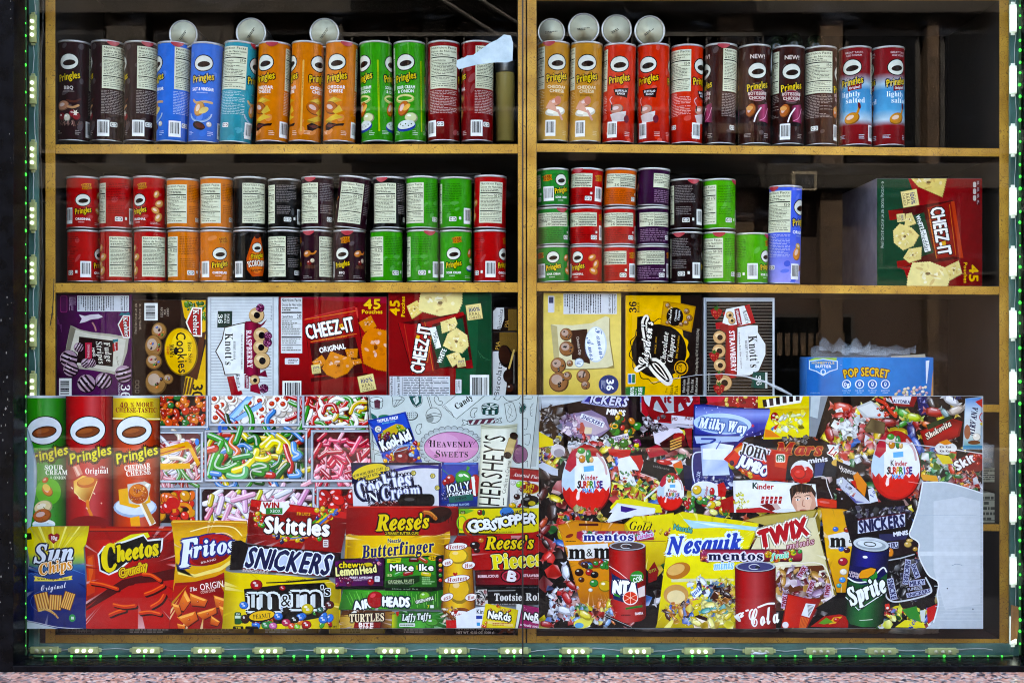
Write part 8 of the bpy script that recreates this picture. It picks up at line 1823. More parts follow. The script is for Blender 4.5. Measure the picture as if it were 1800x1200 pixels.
# yellow gold bag, fruit roll
b = [(985, 200), (1070, 130), (1240, 130), (1420, 100), (1430, 210), (1370, 340), (1340, 540), (1200, 620), (1000, 420)]
Q.pp('b8a00c', b); Q.grad([(0, 'e0d41c'), (.4, 'dcc81c'), (1, 'b89c10')], [(1000, 200), (1070, 140), (1420, 110), (1425, 210), (1360, 340), (1330, 530), (1200, 600)], 1); creases(Q, b, lin('d8c41c'), 14, 14, .3); Q.t('Gold', 1130, 222, 76, '241a08', w=200, rot=-8, f='I', b=.02); Q.t('Alenka', 1190, 182, 18, '241a08', w=80, rot=-8); Q.l('6a1410', 5, 1100, 352, 1350, 350); clutter(Q, 1250, 250, 1400, 340, ('8a1c1c', 'c86a1c', 'd8c41c', '4a1410'), 10, 10, 24, 15)
Q.pp('a8284a', [(570, 270), (600, 262), (980, 262), (1110, 262), (1230, 250), (1250, 340), (1100, 350), (600, 345), (565, 320)]); clutter(Q, 590, 265, 1240, 345, ('b82a5a', 'd8c4cc', '8a2a6a', 'd8a0a8', '2a8a4a', 'c83a3a'), 44, 14, 30, 16, 'shard'); Q.t('mentos', 845, 312, 66, '1c2a88', w=440, f='S', b=.07, o=[('e0e0ec', 12)]); Q.t('rainbow', 1170, 300, 40, 'c84a9a', w=140, rot=12, f='I', b=.06, o=[('c8e0f0', 6)])
# orange fizz can
def pdrink(x0, y0, x1, y1, cols, ry, topc):
    Q.pp(mix(cols[1], '000', .5), [(x0, y0), (x1, y0), (x1, y1 - 40), ((x0 + x1) / 2, y1 + 6), (x0 + 20, y1 - 30)])
    Q.grad([(0, mix(cols[0], '000', .6)), (.2, cols[0]), (.5, mix(cols[0], 'fff', .06)), (.8, mix(cols[0], '000', .3)), (1, mix(cols[0], '000', .75))], [(x0, y0 + ry * .4), (x1, y0 + ry * .4), (x1 - 4, y1 - ry * .6), (x1 - 40, y1), ((x0 + x1) / 2, y1 + ry * .5), (x0 + 44, y1), (x0 + 6, y1 - ry * .6)], 0)
    Q.e('1a1a1c', (x0 + x1) / 2, y0, (x1 - x0) / 2, ry); Q.e('b0b4ba', (x0 + x1) / 2, y0 - 3, (x1 - x0) / 2 - 4, ry - 4); Q.e(topc, (x0 + x1) / 2, y0 - 2, (x1 - x0) / 2 - 20, ry - 12); Q.ring('d0d4d8', (x0 + x1) / 2 - 10, y0, 46, ry * .45, 6); Q.e('2a2a30', (x0 + x1) / 2 + 20, y0 + 4, 22, ry * .25)
pdrink(850, 395, 1175, 1050, ('b81410', 'b81410'), 44, '5a4a48')
Q.l('e8d8d4', 5, 855, 570, 940, 625, 1020, 690); Q.pp('142a58', [(872, 620), (885, 640), (990, 700), (1100, 720), (1100, 790), (985, 890), (890, 860)]); Q.pp('e6e8ea', [(882, 690), (1010, 690), (1075, 730), (1110, 790), (980, 830), (900, 815)]); Q.t('NTA', 990, 760, 110, 'f0f0ee', w=210, rot=-4, b=.12, o=[('142a58', 14)])
Q.e('1d8a2a', 1095, 665, 62, 52, 20); Q.t('СОК', 1105, 688, 40, 'e6f0e6', w=84, rot=18, b=.05, f=''); Q.fine('c8e0c8', 1050, 640, 1140, 662, 1, 3); Q.pp('d8ccc8', [(1105, 765), (1165, 740), (1168, 830), (1112, 848)])
Q.e('e8dcd4', 1040, 850, 68, 62); Q.e('d83a14', 1040, 848, 60, 54)
for i in range(6): Q.l('f0c8b0', 5, 1040, 848, 1040 + 58 * math.cos(i * 1.05 + .5), 848 + 52 * math.sin(i * 1.05 + .5))
Q.pp('2a8a2a', [(890, 800), (945, 830), (950, 845), (900, 830)]); Q.pp('2a7a2a', [(995, 935), (1145, 910), (1145, 930), (1000, 952)]); Q.t('FANTA', 1115, 985, 22, 'e8dcd8', w=70, rot=6, b=.08); Q.fine('5a0808', 960, 990, 1040, 1010, 1)
Q.pp('8a1418', [(1195, 610), (1250, 530), (1290, 610), (1270, 690), (1200, 720)]); Q.t('ОТП', 1232, 612, 22, '9ad04a', rot=20)
clutter(Q, 330, 760, 560, 1060, ('b8c8e0', '2a3a70', 'd8dce4', 'c01a18', '5a80c0', 'd8d8e0', '7a1418'), 60, 18, 46, 17, 'shard'); clutter(Q, 530, 900, 900, 1100, ('c02a1c', 'd8c41c', '3a8a4a', '8ab0d8', 'd8dce0', '2a2018', 'd8801c'), 60, 18, 46, 18, 'shard'); Q.e('d8d05a', 620, 1070, 80, 46, 10); Q.e('5aa0c8', 590, 1090, 40, 24); Q.pp('100c0c', [(800, 1005), (840, 1000), (1060, 1104), (1010, 1110)]); Q.l('b8b8b8', 4, 810, 1000, 1050, 1104)
for c, x, y, s_, r in (('c01a20', 480, 850, 60, 60), ('d8dce4', 460, 960, 60, 20), ('b01418', 300, 1080, 50, 10), ('d8c83a', 640, 1000, 60, 30), ('d8dce8', 470, 620, 60, 80), ('a8141a', 520, 740, 50, 40)): sweet(Q, c, x, y, s_, r, random.Random(y))
# yellow cocoa sweets bag
Q.Z(1180, 880, 5)
b = [(20, 120), (100, 90), (300, 120), (500, 170), (770, 190), (740, 300), (680, 420), (560, 700), (570, 1110), (-140, 1110), (-60, 900), (-30, 400)]
Q.pp('b8a80c', b); Q.grad([(0, 'd8cc1a'), (.4, 'e6dc22'), (.8, 'd8c81a'), (1, 'b8a010')], [(20, 125), (100, 95), (760, 195), (560, 700), (560, 1105), (-130, 1105), (-40, 400)], 1); creases(Q, b, lin('dcd01e'), 18, 22, .25)
Q.pp('a8d0d8', [(100, 155), (180, 170), (400, 185), (760, 230), (750, 262), (420, 230), (180, 240)]); Q.pp('d8eaec', [(190, 180), (380, 200), (600, 228), (380, 222)])
Q.t('Nestlé', 100, 240, 48, '5ab0a0', w=170, rot=-12, b=.05, o=[('1a3a2a', 4)]); Q.t('Nesquik', 290, 372, 150, '1c4ab0', w=640, rot=3, f='I', b=.08, o=[('dcecf4', 20), ], sh=.1); Q.t('minis', 460, 560, 70, '8ac0dc', w=170, rot=4, f='I', b=.05, o=[('d8ecf4', 6)])
Q.pp('d8d4a8', [(0, 680), (550, 680), (550, 700), (0, 710)]); clutter(Q, 150, 700, 560, 860, ('4a90c0', 'd8cc2a', '2a6a8a', 'd8e0e8', 'c02a4a', '8ab04a', '3a3a70', 'd8c41c'), 60, 18, 50, 23, 'shard'); Q.pp('e0e8e8', [(170, 800), (240, 740), (270, 800), (200, 860)]); Q.t('quik', 215, 790, 40, '2a6ab8', w=100, rot=40, f='I', b=.05)
Q.e('b8782a', 60, 610, 110, 70, 20); Q.e('d8b06a', 40, 600, 80, 46, 20); Q.e('c89a5a', 40, 820, 110, 90); Q.e('e0cfa0', 40, 840, 80, 60)
clutter(Q, -40, 880, 180, 1060, ('c8781c', '2a60b0', 'd8c41c', '3a1c10', 'e0a83a', '5a2a14'), 40, 20, 50, 24, 'shard'); clutter(Q, 360, 760, 550, 980, ('3a1810', '5a2a14', 'c8801c', '2a100a', 'd8b83a'), 44, 22, 50, 25, 'shard')
Q.pp('f0e4d4', [(190, 1050), (230, 1010), (360, 1060), (370, 1110), (200, 1110)]); Q.pp('3a1810', [(200, 1010), (240, 995), (370, 1040), (360, 1070), (240, 1030)]); Q.pp('d8b0a0', [(200, 1050), (330, 1080), (320, 1110), (205, 1105)]); Q.t('quik', 350, 1005, 30, '2a6ab8', w=70, rot=30, f='I', b=.05); clutter(Q, 130, 900, 540, 1100, ('e8dc3a', 'd8c41c', 'c8a81c', 'e8e08a', '5ab0a8'), 30, 24, 70, 26, 'shard')
# cream stick-biscuit bag
b = [(760, 270), (820, 200), (640, 170), (800, 120), (1270, 70), (1310, 180), (1300, 300), (1370, 560), (1450, 820), (1400, 900), (1180, 960), (900, 960), (700, 430)]
Q.pp('8a7620', b); Q.pp('b8a85a', [(650, 165), (820, 130), (1270, 80), (1240, 140), (820, 210)]); Q.grad([(0, 'd8d0a8'), (.4, 'e2dcc0'), (1, 'cfc493')], [(770, 280), (830, 215), (1260, 140), (1295, 300), (1380, 640), (1430, 820), (1180, 950), (910, 950), (700, 420)], 0); creases(Q, b, lin('d8d0aa'), 18, 27, .25)
Q.t('TWIX', 980, 280, 150, 'b81828', w=440, rot=17, b=.12, o=[('9a9880', 20), ('f0ece0', 10)], sh=.15); Q.t('minis', 1130, 372, 56, 'd8b0b8', w=250, rot=12, f='I', b=.02, o=[('8a3a4a', 7)])
Q.pp('6a3a1c', [(915, 700), (1000, 580), (1330, 560), (1400, 760), (1380, 860), (1180, 880), (960, 950), (905, 930)]); clutter(Q, 930, 590, 1390, 920, ('b8a8b8', '8a1428', 'c89a4a', 'd8c8d0', '5a2a18', 'a88aa8', 'e0d8c8', '7a4a2a'), 80, 24, 66, 28, 'shard'); Q.sp('e6e0d0', 9, 920, 570, 1120, 545, 1330, 560, 1410, 760, 1400, 840, 1300, 870)
for x, y, r in ((1145, 620, 60), (1225, 750, 70), (1370, 780, 80), (990, 880, 84)): Q.pp('c0a8c0', Art.rt([(x - 60, y - 24), (x + 60, y - 24), (x + 60, y + 24), (x - 60, y + 24)], x, y, r)); Q.t('TWIX', x, y, 36, '8f1430', w=96, rot=r, b=.1)
# peanut bag behind the green can
b = [(1310, 60), (1500, 70), (1640, 90), (1700, 300), (1560, 800), (1450, 800), (1360, 480)]
Q.pp('c8920c', b); Q.grad([(0, 'd8a01c'), (.5, 'e0b41c'), (1, 'c88a10')], [(1315, 65), (1640, 95), (1560, 790), (1450, 790), (1365, 480)], 1); creases(Q, b, lin('d8a81c'), 12, 29, .3)
Q.pp('d8d8d4', [(1370, 300), (1560, 260), (1640, 280), (1640, 390), (1400, 405)]); Q.t('m', 1460, 345, 110, '14100c', w=140, f='S', b=.08, o=[('d8d8d4', 14)]); Q.t('&', 1580, 335, 60, '14100c', w=56, f='S', o=[('d8d8d4', 8)])
for x, y, c, r in ((1505, 530, 'a81c3a', 44), (1440, 245, '2a70c0', 26), (1540, 250, 'a8301c', 30), (1490, 420, '2a70c0', 26), (1540, 430, '5a1a10', 30), (1510, 620, 'e0d8c8', 34), (1500, 690, '3a90d0', 30), (1470, 740, '3a9a9a', 24)): Q.ball(c, x, y, r, r * .85)
# fruit roll, cola can, red packets
Q.rr('5a0c2a', 250, 420, 1150, 532, 30); Q.grad([(0, '7a1a3a'), (.3, 'b83a5a'), (.7, '9a2a3a'), (1, '5a0c20')], [(256, 426), (1144, 426), (1144, 526), (256, 526)], 1); clutter(Q, 262, 430, 320, 520, ('c86a3a', 'a83a6a', 'd8a05a'), 10, 10, 22, 31); clutter(Q, 830, 430, 1140, 520, ('d86a1c', 'c8c02a', '3a9a4a', 'a82a3a', 'd8a01c', '8a2a5a'), 40, 12, 26, 32)
Q.t('mentos', 560, 480, 72, '151c4a', w=480, f='S', b=.07, o=[('e0dce8', 12)]); Q.t('fruit', 955, 475, 50, '6ad0b0', w=150, rot=6, f='I', b=.06, o=[('144a3a', 5), ('e8f0e0', 3)])
pdrink(556, 575, 915, 1180, ('b00f14', 'b00f14'), 50, '4a4a78')
Q.t('a', 600, 975, 90, 'eceae8', w=70, rot=10, f='C', b=.06, sh=.2); Q.l('eceae8', 16, 655, 960, 672, 955); Q.t('Cola', 800, 1000, 170, 'eceae8', w=270, rot=10, f='C', b=.03); Q.sp('eceae8', 20, 560, 1010, 600, 1050, 575, 1000); Q.sp('eceae8', 16, 760, 930, 840, 900, 900, 896)
Q.pp('8a100c', [(1020, 810), (1180, 850), (1316, 860), (1250, 1000), (1190, 1110), (960, 1110)]); Q.grad([(0, 'd0341a'), (.5, 'b81a12'), (1, '8a0e0c')], [(1025, 820), (1180, 855), (1305, 870), (1180, 1110), (975, 1110)], 0); Q.pp('d8dcdc', [(1180, 895), (1265, 905), (1210, 1020), (1140, 1000)])
for i in range(9): Q.l('24242a', 5, 1192 + i * 1, 910 + i * 11, 1250 - i * 5, 920 + i * 11, cap=False)
Q.pp('d86a2a', [(1135, 1010), (1210, 1030), (1180, 1110), (1120, 1110)]); Q.e('e0d8d8', 1000, 1085, 28, 28)
for i in range(5): Q.l('8a1210', 3, 1145 + i * 14, 1020, 1130 + i * 12, 1100)
Q.pp('a8140f', [(1220, 1100), (1340, 1010), (1480, 990), (1620, 1050), (1620, 1110)]); Q.pp('d8b01c', [(1380, 1080), (1420, 1020), (1500, 1010), (1440, 1070)]); Q.pp('5a9a2a', [(1290, 1070), (1360, 1020), (1420, 1060), (1340, 1080)]); Q.ball('c8201a', 1450, 1040, 30, 20)
Q.pp('0a0708', [(1260, 940), (1450, 820), (1540, 880), (1540, 1000), (1380, 980)])
# ---- lower right: dark minis bag, lime can, bare white corner
Q.Z(1470, 880, 5)
Q.pp('160c10', [(60, 90), (200, 40), (460, 30), (620, 40), (670, 190), (630, 300), (720, 370), (660, 480), (890, 700), (860, 870), (890, 1110), (100, 1110), (140, 400), (80, 200)])
Q.pp('3a3a5a', [(400, 60), (600, 40), (560, 110), (420, 110)]); clutter(Q, 100, 60, 640, 130, ('2a1418', '0c0808', '4a4058', '1a1014', '6a6478'), 26, 20, 50, 33, 'shard'); Q.pp('32345c', [(370, 290), (640, 280), (600, 340), (380, 350)])
Q.pp('c8ccdc', [(185, 170), (600, 105), (600, 220), (185, 285)]); Q.pp('5a1428', [(180, 160), (604, 98), (604, 108), (186, 172)]); Q.t('SNICKERS', 392, 196, 104, '1a2052', w=400, rot=8, b=.07, sh=.05); Q.t('MINIS', 560, 282, 36, 'd8dce4', w=130, rot=8, b=.1)
Q.pp('2a1a20', [(460, 350), (700, 320), (720, 440), (600, 470), (460, 490)]); Q.pp('c8ccdc', [(400, 370), (540, 355), (540, 410), (410, 430)]); Q.t('CKERS', 480, 392, 46, '1a2052', w=110, rot=8, b=.06); Q.ball('c8a85a', 625, 380, 34, 26); Q.ball('c8a85a', 640, 345, 30, 16); Q.ball('b8903a', 690, 420, 24, 20); Q.ball('d8881c', 470, 450, 30, 40)
Q.l('b8bcc0', 10, 440, 520, 560, 500, 680, 465); clutter(Q, 440, 520, 720, 860, ('181014', '2a2028', '0c0a0c', '4a4a68', '1a1418'), 34, 24, 60, 34, 'shard')
def minis(t_, x, y, w_, h_, r):
    Q.pp('4a1428', Art.rt([(x - w_ / 2 - 4, y - h_ / 2 - 4), (x + w_ / 2 + 4, y - h_ / 2 - 4), (x + w_ / 2 + 4, y + h_ / 2 + 4), (x - w_ / 2 - 4, y + h_ / 2 + 4)], x, y, r)); Q.pp('b0b6cc', Art.rt([(x - w_ / 2, y - h_ / 2), (x + w_ / 2, y - h_ / 2), (x + w_ / 2, y + h_ / 2), (x - w_ / 2, y + h_ / 2)], x, y, r)); Q.t(t_, x, y, h_ * .74, '2a2e66', w=w_ * .92, rot=r, b=.07)
minis('SNICKERS', 615, 620, 220, 52, -97); minis('SNICK', 690, 610, 130, 50, -70); minis('SNICKE', 485, 770, 190, 60, -78); minis('MILKY', 705, 715, 140, 52, 8); minis('SNICKERS', 720, 805, 220, 40, 12); Q.t('FUNSIZE', 685, 765, 26, 'c8cce0', w=130, rot=10)
Q.sp('c8ccd0', 13, 425, 700, 430, 820, 470, 870, 540, 880, 700, 850, 810, 810, 830, 770, 780, 670); Q.r('c8301c', 425, 900, 465, 950, 10); Q.e('d8d8d0', 446, 936, 12, 10); Q.e('c8b81c', 515, 932, 34, 12, 20)
clutter(Q, 360, 950, 880, 1110, ('2a8a2a', 'd8c81c', 'c01a18', '8a1018', 'd8dce0', '3a60b0', '1d6a2a', 'd8d83a'), 46, 24, 60, 35, 'shard'); Q.pp('2a8a34', [(570, 950), (700, 920), (740, 1060), (640, 1030)]); Q.pp('c01a1c', [(790, 940), (880, 900), (860, 1030), (800, 1080)]); Q.pp('d8ce2a', [(510, 1104), (600, 1040), (760, 1070), (780, 1110)]); Q.pp('c8d0cc', [(730, 960), (780, 950), (770, 1060), (740, 1050)]); Q.t('Nes', 660, 1080, 40, '2a4a9a', rot=70, f='I', b=.05)
# lime can, tilted a little
Q.T(265, 720, -6)
Q.pp('06140c', [(-165, -330), (165, -340), (180, 330), (110, 380), (-120, 380), (-180, 200)])
Q.grad([(0, '0a0e30'), (.2, '141a70'), (.45, '1a2288'), (.8, '0e1250'), (1, '080a28')], [(-160, -330), (165, -330), (172, 0), (-166, 0)], 0)
Q.grad([(0, '06281a'), (.2, '0c5a30'), (.5, '127a3c'), (.8, '0a4a26'), (1, '052014')], [(-166, -60), (170, -60), (168, 320), (130, 370), (0, 385), (-110, 370), (-150, 320)], 0)
Q.pp('0e1458', [(-164, -140), (170, -140), (168, -60), (60, 60), (-164, -20)]); Q.sp('e0e4e4', 12, -170, -30, -90, 0, 20, -30, 120, -150, 160, -120); Q.pp('0c5a30', [(-165, 0), (-90, 20), (60, 0), (168, -110), (170, 60), (-20, 240), (-170, 130)]); Q.l('e0e4e4', 7, -172, 140, -50, 240, 170, 60)
Q.pp('1d8a34', [(-80, -60), (0, -120), (80, -110), (84, -60), (20, -10), (-40, -20)]); Q.pp('0a0e30', [(-92, -60), (-60, -115), (20, -150), (74, -140), (60, -90), (0, -40), (-70, -30)]); Q.pp('dc9a1c', [(-86, -62), (-56, -108), (20, -140), (66, -132), (52, -90), (0, -48), (-66, -38)])
Q.t('Sprite', 0, 60, 150, 'e6eae8', w=340, rot=28, b=.08, f='I', o=[('0a2a1c', 12)]); Q.t('LEMON', -120, -76, 22, 'd8c8d0', w=90, rot=-8, b=.05); Q.t('LIME', -118, -50, 22, 'd8c8d0', w=80, rot=-8, b=.05)
Q.e('1a1e24', 0, -340, 162, 66, 0, 36); Q.e('c4ccd0', 0, -344, 156, 60, 0, 36); Q.e('9aa6ac', 0, -338, 132, 44, 0, 30); Q.e('d0d8da', -10, -346, 110, 32, 0, 30); Q.ring('2a3034', -10, -345, 52, 18, 8); Q.e('e8ece8', -40, -228, 22, 12); Q.l('c8d8c8', 5, -30, 330, 80, 310)
Q.T()
# bare corner where the print has peeled away
Q.Z()
Q.pp('b7c0c6', [(1621, 846), (1660, 846), (1692, 854), (1728, 866), (1728, 1104), (1625, 1104), (1640, 1092), (1648, 1062), (1646, 1045), (1648, 1022), (1630, 1008), (1614, 975), (1614, 953), (1598, 940), (1603, 922), (1613, 890)])
Q.pp('c5ccd1', [(1640, 880), (1690, 872), (1722, 880), (1722, 1060), (1660, 1070), (1640, 1000)])
for i in range(34): Q.r('c0c8ce' if i % 2 else 'c4cbd0', 1660 - (i * 13) % 20, 890 + i * 6, 1726, 891.2 + i * 6)
Q.sp('dde2e4', 2.2, 1621, 847, 1613, 890, 1603, 922, 1598, 940, 1614, 953, 1614, 975, 1630, 1008, 1648, 1022, 1646, 1045, 1648, 1062, 1640, 1092)
Q.sp('dde2e4', 2, 1621, 847, 1660, 847, 1692, 855, 1728, 867)
Q.l('a8b6c0', .6, 1610, 905, 1700, 904, 1726, 906); Q.pp('ccd3d7', [(1612, 968), (1726, 968), (1726, 975), (1614, 976)]); Q.e('3a4046', 1664, 1033, 1.2); Q.e('4a5056', 1709, 1069, 1.2); Q.sp('8a98a4', .8, 1672, 993, 1680, 990, 1690, 992); Q.r('d8e0e6', 1726, 696, 1727, 1104)
pr = empty('printed_film', W(1337, 1103, YP), 'right half of the printed sweets film on the glass, its lower right corner peeled bare', 'window film', 'printed window films')
MB().hexa([W(947, 694, YP), W(1727, 695.5, YP), W(1727, 1104, YP), W(947, 1104, YP), W(947, 694, YP + .0008), W(1727, 695.5, YP + .0008), W(1727, 1104, YP + .0008), W(947, 1104, YP + .0008)]).build('backing', M['film'], pr)
Q.flat('print', YP, M['print_film'], pr)
# ---------------------------------------------------------------- small things
def paper(name, label, cat, pts, y, m, th=.0006, holder=None):
    o = MB().poly([W(px, py, y) for px, py in pts], y, y + th).build(name, m)
    return tag(o, label, cat)
paper('torn_paper', 'torn pale blue-grey scrap of paper stuck on the glass by the red chip cans', 'paper', [(803, 106), (817, 101), (821, 98), (832, 97), (840, 91), (861, 76), (874, 70), (886, 61), (898, 63), (902, 76), (901, 107), (892, 110), (870, 110), (838, 114), (806, 122), (802, 116)], .0075, M['film'])
gold = mat('gold_jar', 'e0c566', .3)
def jar(cx, y0, y1, w, label, yd):
    k = sc_(yd); b = W(cx, y1, yd); h = (y1 - y0) * k; r = w * k / 2
    o = empty('metal_canister', b, label, 'canister')
    m = Matrix.Translation(b)
    MB().lathe([(r * .96, 0), (r, .002), (r, h * .84), (r * .97, h * .86)], 28, m).build('body', gold, o, True)
    MB().lathe([(r * 1.02, h * .865), (r * 1.03, h * .88), (r * 1.03, h * .98), (r, h)], 28, m).build('lid', M['tin'], o, True)
jar(888, 110, 250, 34, 'gold metal canister behind the torn paper at the right end of the top left shelf', .2)
# round-topped bottles behind the row
dk = mat('dark_bottle', '1a2a1c', .12)
for i, (x, t) in enumerate(((1363, 63), (1394, 58), (1432, 62))):
    yd = SF + .16; k = sc_(yd); b = W(x, 259.5, yd); h = (259.5 - t) * k; r = 17 * k
    o = empty('jar', b, 'dark round-topped bottle behind the dark brown chip cans, %s from left' % N[i], 'bottle', 'dark bottles behind the top right row')
    m = Matrix.Translation(b)
    MB().lathe([(r * .95, 0), (r, .004), (r, h * .9), (r * .9, h * .95), (r * .6, h * .985), (.001, h)], 28, m).build('body', dk, o, True)
    MB().lathe([(r * 1.01, h * .45), (r * 1.01, h * .62)], 28, m, cap=False).build('band', M['rim'], o, True)
# what shows under the film: cartons and bags on the bottom shelves
be = mat('beige_carton', 'a8884a', .6)
for i, (x0, x1, c) in enumerate(((100, 196, '2a1c14'), (208, 318, '1c140f'), (322, 434, 'b8902f'), (446, 560, '9a7a34'), (578, 676, 'b39a3a'), (690, 784, '15110d'))):
    y = SF + .02; a, b = W(x0, 1010, y), W(x1, 1116, y)
    o = empty('carton', ((a.x + b.x) / 2, y, b.z), '%s carton on the bottom left shelf under the film, %s from left' % (('dark brown', 'near black', 'yellow', 'dull gold', 'bright yellow', 'black')[i], N[i]), 'carton', 'cartons on the bottom left shelf')
    MB().box(a.x, b.x, y, y + .2, b.z, a.z, .002).build('box_body', smat(c), o)
    A = Art(x0 + 1, 1085, x1 - 1, 1116, 2)
    A.grad([(0, c), (.5, mix(c, 'fff', .18)), (1, mix(c, '000', .3))], [(x0, 1080), (x1, 1080), (x1, 1117), (x0, 1117)], 0)
    A.fine(mix(c, 'fff' if i % 2 else '000', .5), x0 + 20, 1104, x1 - 22, 1112, 2, i); A.l(mix(c, '000', .6), 1, x0 + 4, 1113, x1 - 5, 1113)
    A.flat('front_print', y, M['print_box'], o)
y = SF + .016; a, b = W(797, 1000, y), W(906, 1116.5, y)
o = empty('chocolate_carton', ((a.x + b.x) / 2, y, b.z), 'dark brown chocolate carton with white net weight line, bottom left shelf by the centre post', 'carton')
MB().box(a.x, b.x, y, y + .22, b.z, a.z, .002).build('box_body', smat('1c0f0c'), o)
A = Art(798, 1085, 905, 1116, 2); A.r('1e0d0a', 790, 1080, 910, 1120); A.t('12 x 3.53 OZ (100g) packs', 835, 1104.5, 3.4, 'cfc8c0', w=62); A.t('NET WT. 42.50 OZ (1200 g)', 835.5, 1111, 4, 'e8e4e0', w=66, b=.05)
A.sp('7a3a1c', 5, 876, 1116, 884, 1108, 892, 1104); A.ball('8a4a22', 897, 1108, 7, 5); A.flat('front_print', y, M['print_box'], o)
def bag(name, x0, x1, y0, y1, label, m, seed, grp=None, cat='bag', pr=None):
    rg = random.Random(seed); yd = SF + .012; k = sc_(yd)
    a, b = W(x0, y0, yd), W(x1, y1, yd); w, h = b.x - a.x, a.z - b.z
    bm = bmesh.new(); nx, nz = 22, 12
    for s_ in (0, 1):
        g = [[None] * (nz + 1) for _ in range(nx + 1)]
        for i in range(nx + 1):
            for j in range(nz + 1):
                u, v = i / nx, j / nz
                bulge = (math.sin(math.pi * u) * math.sin(math.pi * v)) ** .5
                ed = .04 * math.sin(u * 19 + seed) * h * (v - .3)
                p = (a.x + w * u + .004 * math.sin(v * 9 + seed), yd + .05 + (-1 if not s_ else 1) * .045 * bulge + (0 if i in (0, nx) or j in (0, nz) else rg.uniform(-.0025, .0025)), b.z + h * v * (1 - .12 * (2 * u - 1) ** 2) + ed)
                g[i][j] = bm.verts.new(p)
        for i in range(nx):
            for j in range(nz):
                q = (g[i][j], g[i + 1][j], g[i + 1][j + 1], g[i][j + 1])
                bm.faces.new(q if not s_ else q[::-1])
    bmesh.ops.remove_doubles(bm, verts=bm.verts, dist=.00002)
    me = bpy.data.meshes.new(name); bm.to_mesh(me); bm.free()
    for p in me.polygons: p.use_smooth = True
    return tag(link(name, me, m), label, cat, grp)
def film2(n, c1, c2, sc=14): return noisy(mat(n, c1, .35), sc, c1, c2, bump=.4, lo=.44, hi=.56)
for x0, x1, nm, m in ((938, 1022, 'crumpled white plastic bag at the left end of the bottom right shelf', M['bag_white']), (1024, 1120, 'dark patterned snack bag second on the bottom right shelf', film2('dark_bag', '1a1a1c', '4a4a50')), (1122, 1200, 'purple and white snack bag under the yellow bag print', film2('purple_bag', '1f1a3c', 'b8b8c4', 9)), (1202, 1290, 'navy snack bag with pale panel on the bottom right shelf', film2('navy_bag', '141430', '8a8c9c', 8)), (1292, 1380, 'grey snack bag right of the red can print', film2('grey_bag', '6a6c70', 'a8aaac')), (1384, 1500, 'cream snack bag with barcode on the bottom right shelf', film2('cream_bag', '8a8070', 'c8c2b4'))):
    bag('snack_bag', x0, x1, 1010, 1119 + (x0 - 938) * .0065, nm, m, x0, 'snack bags on the bottom right shelf')
bag('plastic_bag', 1565, 1665, 1092, 1121, 'white crumpled plastic bag near the right end of the bottom shelf', M['bag_white'], 9)
bag('snack_bag', 1502, 1580, 1080, 1121, 'tan snack bag beside the white plastic bag on the bottom shelf', film2('tan_bag', '6a4a2a', '9a7a4a'), 4, 'snack bags on the bottom right shelf')
# right end of the shelves, beside the film
pm = noisy(mat('paper_sheet', 'c2c2b0', .8), 60, 'aaa998', 'c8c8b8')
def stack(x0, x1, y0, y1, label, lines):
    y = SF + .03; a, b = W(x0, y0, y), W(x1, y1, y)
    o = empty('paper_stack', ((a.x + b.x) / 2, y, b.z), label, 'papers')
    MB().box(a.x, b.x, y, y + .18, b.z, a.z, .001).build('sheets', pm, o)
    A = Art(x0 + .5, y0 + .5, x1 - .5, y1 - .5, 1); A.r('bfc0ae', x0, y0, x1, y1)
    for t in lines: A.l('4a4c46', .7, x0 + 1, y0 + (y1 - y0) * t, x1 - 2, y0 + (y1 - y0) * t, cap=False)
    A.fine('6a6c62', x0 + 2, y0 + 3, x1 - 3, y1 - 3, 5, int(x0)); A.flat('top_sheet', y, M['print_box'], o)
stack(1688, 1752, 822, 847, 'upper stack of printed white papers beside the right edge of the film', (.2, .5, .8))
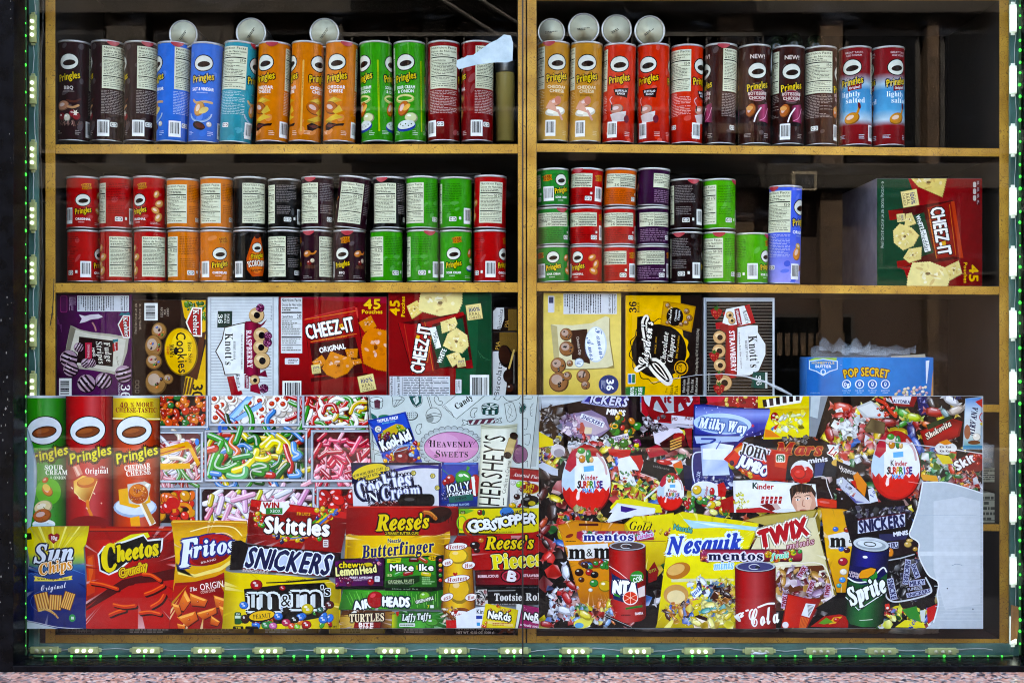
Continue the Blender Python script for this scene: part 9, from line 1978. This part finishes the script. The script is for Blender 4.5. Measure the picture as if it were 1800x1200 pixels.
stack(1688, 1754, 867, 919, 'lower stack of pale papers on the shelf beside the bare film corner', (.22, .9))
MB_ = MB()
yj = SF + .05; b_ = W(1722, 821, yj); k = sc_(yj)
o = empty('glass_tumbler', b_, 'clear glass tumbler standing on the papers beside the film edge', 'glass')
MB().lathe([(.001, .001), (24 * k, .001), (25 * k, .004), (24 * k, .012), (25 * k, 42 * k), (23.5 * k, 42 * k), (22.5 * k, .014), (.001, .012)], 28, Matrix.Translation(b_), cap=False).build('bowl', M['shrink'], o, True)
MB().lathe([(.001, .014), (20 * k, .014), (20 * k, 16 * k), (.001, 18 * k)], 24, Matrix.Translation(b_), cap=False).build('contents', M['card'], o, True)
y = .053
fl_ = MB().hexa([W(1777, 1062, y), W(1795, 1067, y - .02), W(1788, 1122, y - .02), W(1776, 1126, y), W(1777, 1062, y + .002), W(1795, 1067, y - .018), W(1788, 1122, y - .018), W(1776, 1126, y + .002)])
tag(fl_.build('cardboard_flap', M['card']), 'brown cardboard flap wedged in the lower right corner of the window', 'cardboard')
tag(MB().tube([W(1320, 1149, .05), W(1328, 1147, .047), W(1338, 1148.5, .046), W(1352, 1146, .05)], [.002, .0034, .003, .0012], 8).build('tape_scrap', M['bag_white'], None, True), 'crumpled white scrap of tape under the unlit LED modules', 'tape')
# the dark room's few glints: a strip of ceiling grille behind the middle left shelf
g = MB(); yg = .55
for i in range(9):
    p, q = W(545, 300 + i * 2.6, yg), W(845, 300 + i * 2.6, yg)
    g.box(p.x, q.x, yg, yg + .01, p.z - .0012, p.z + .0006)
tag(g.build('metal_grille', M['tin']), 'horizontal metal grille deep behind the stacked cans of the left shelf', 'grille')
tag(MB().tube([W(x, y, SF + .004) for x, y in ((1142, 673), (1180, 666), (1225, 659), (1270, 657), (1310, 661), (1345, 671), (1372, 684), (1392, 694))], [.0004, .0007, .001, .0013, .0019, .003, .0042, .002], 8).build('plastic_edge', M['clear_edge'], None, True), 'glinting clear plastic fold arching across the foot of the black striped carton', 'plastic')  # glare added as a thin tapered tube
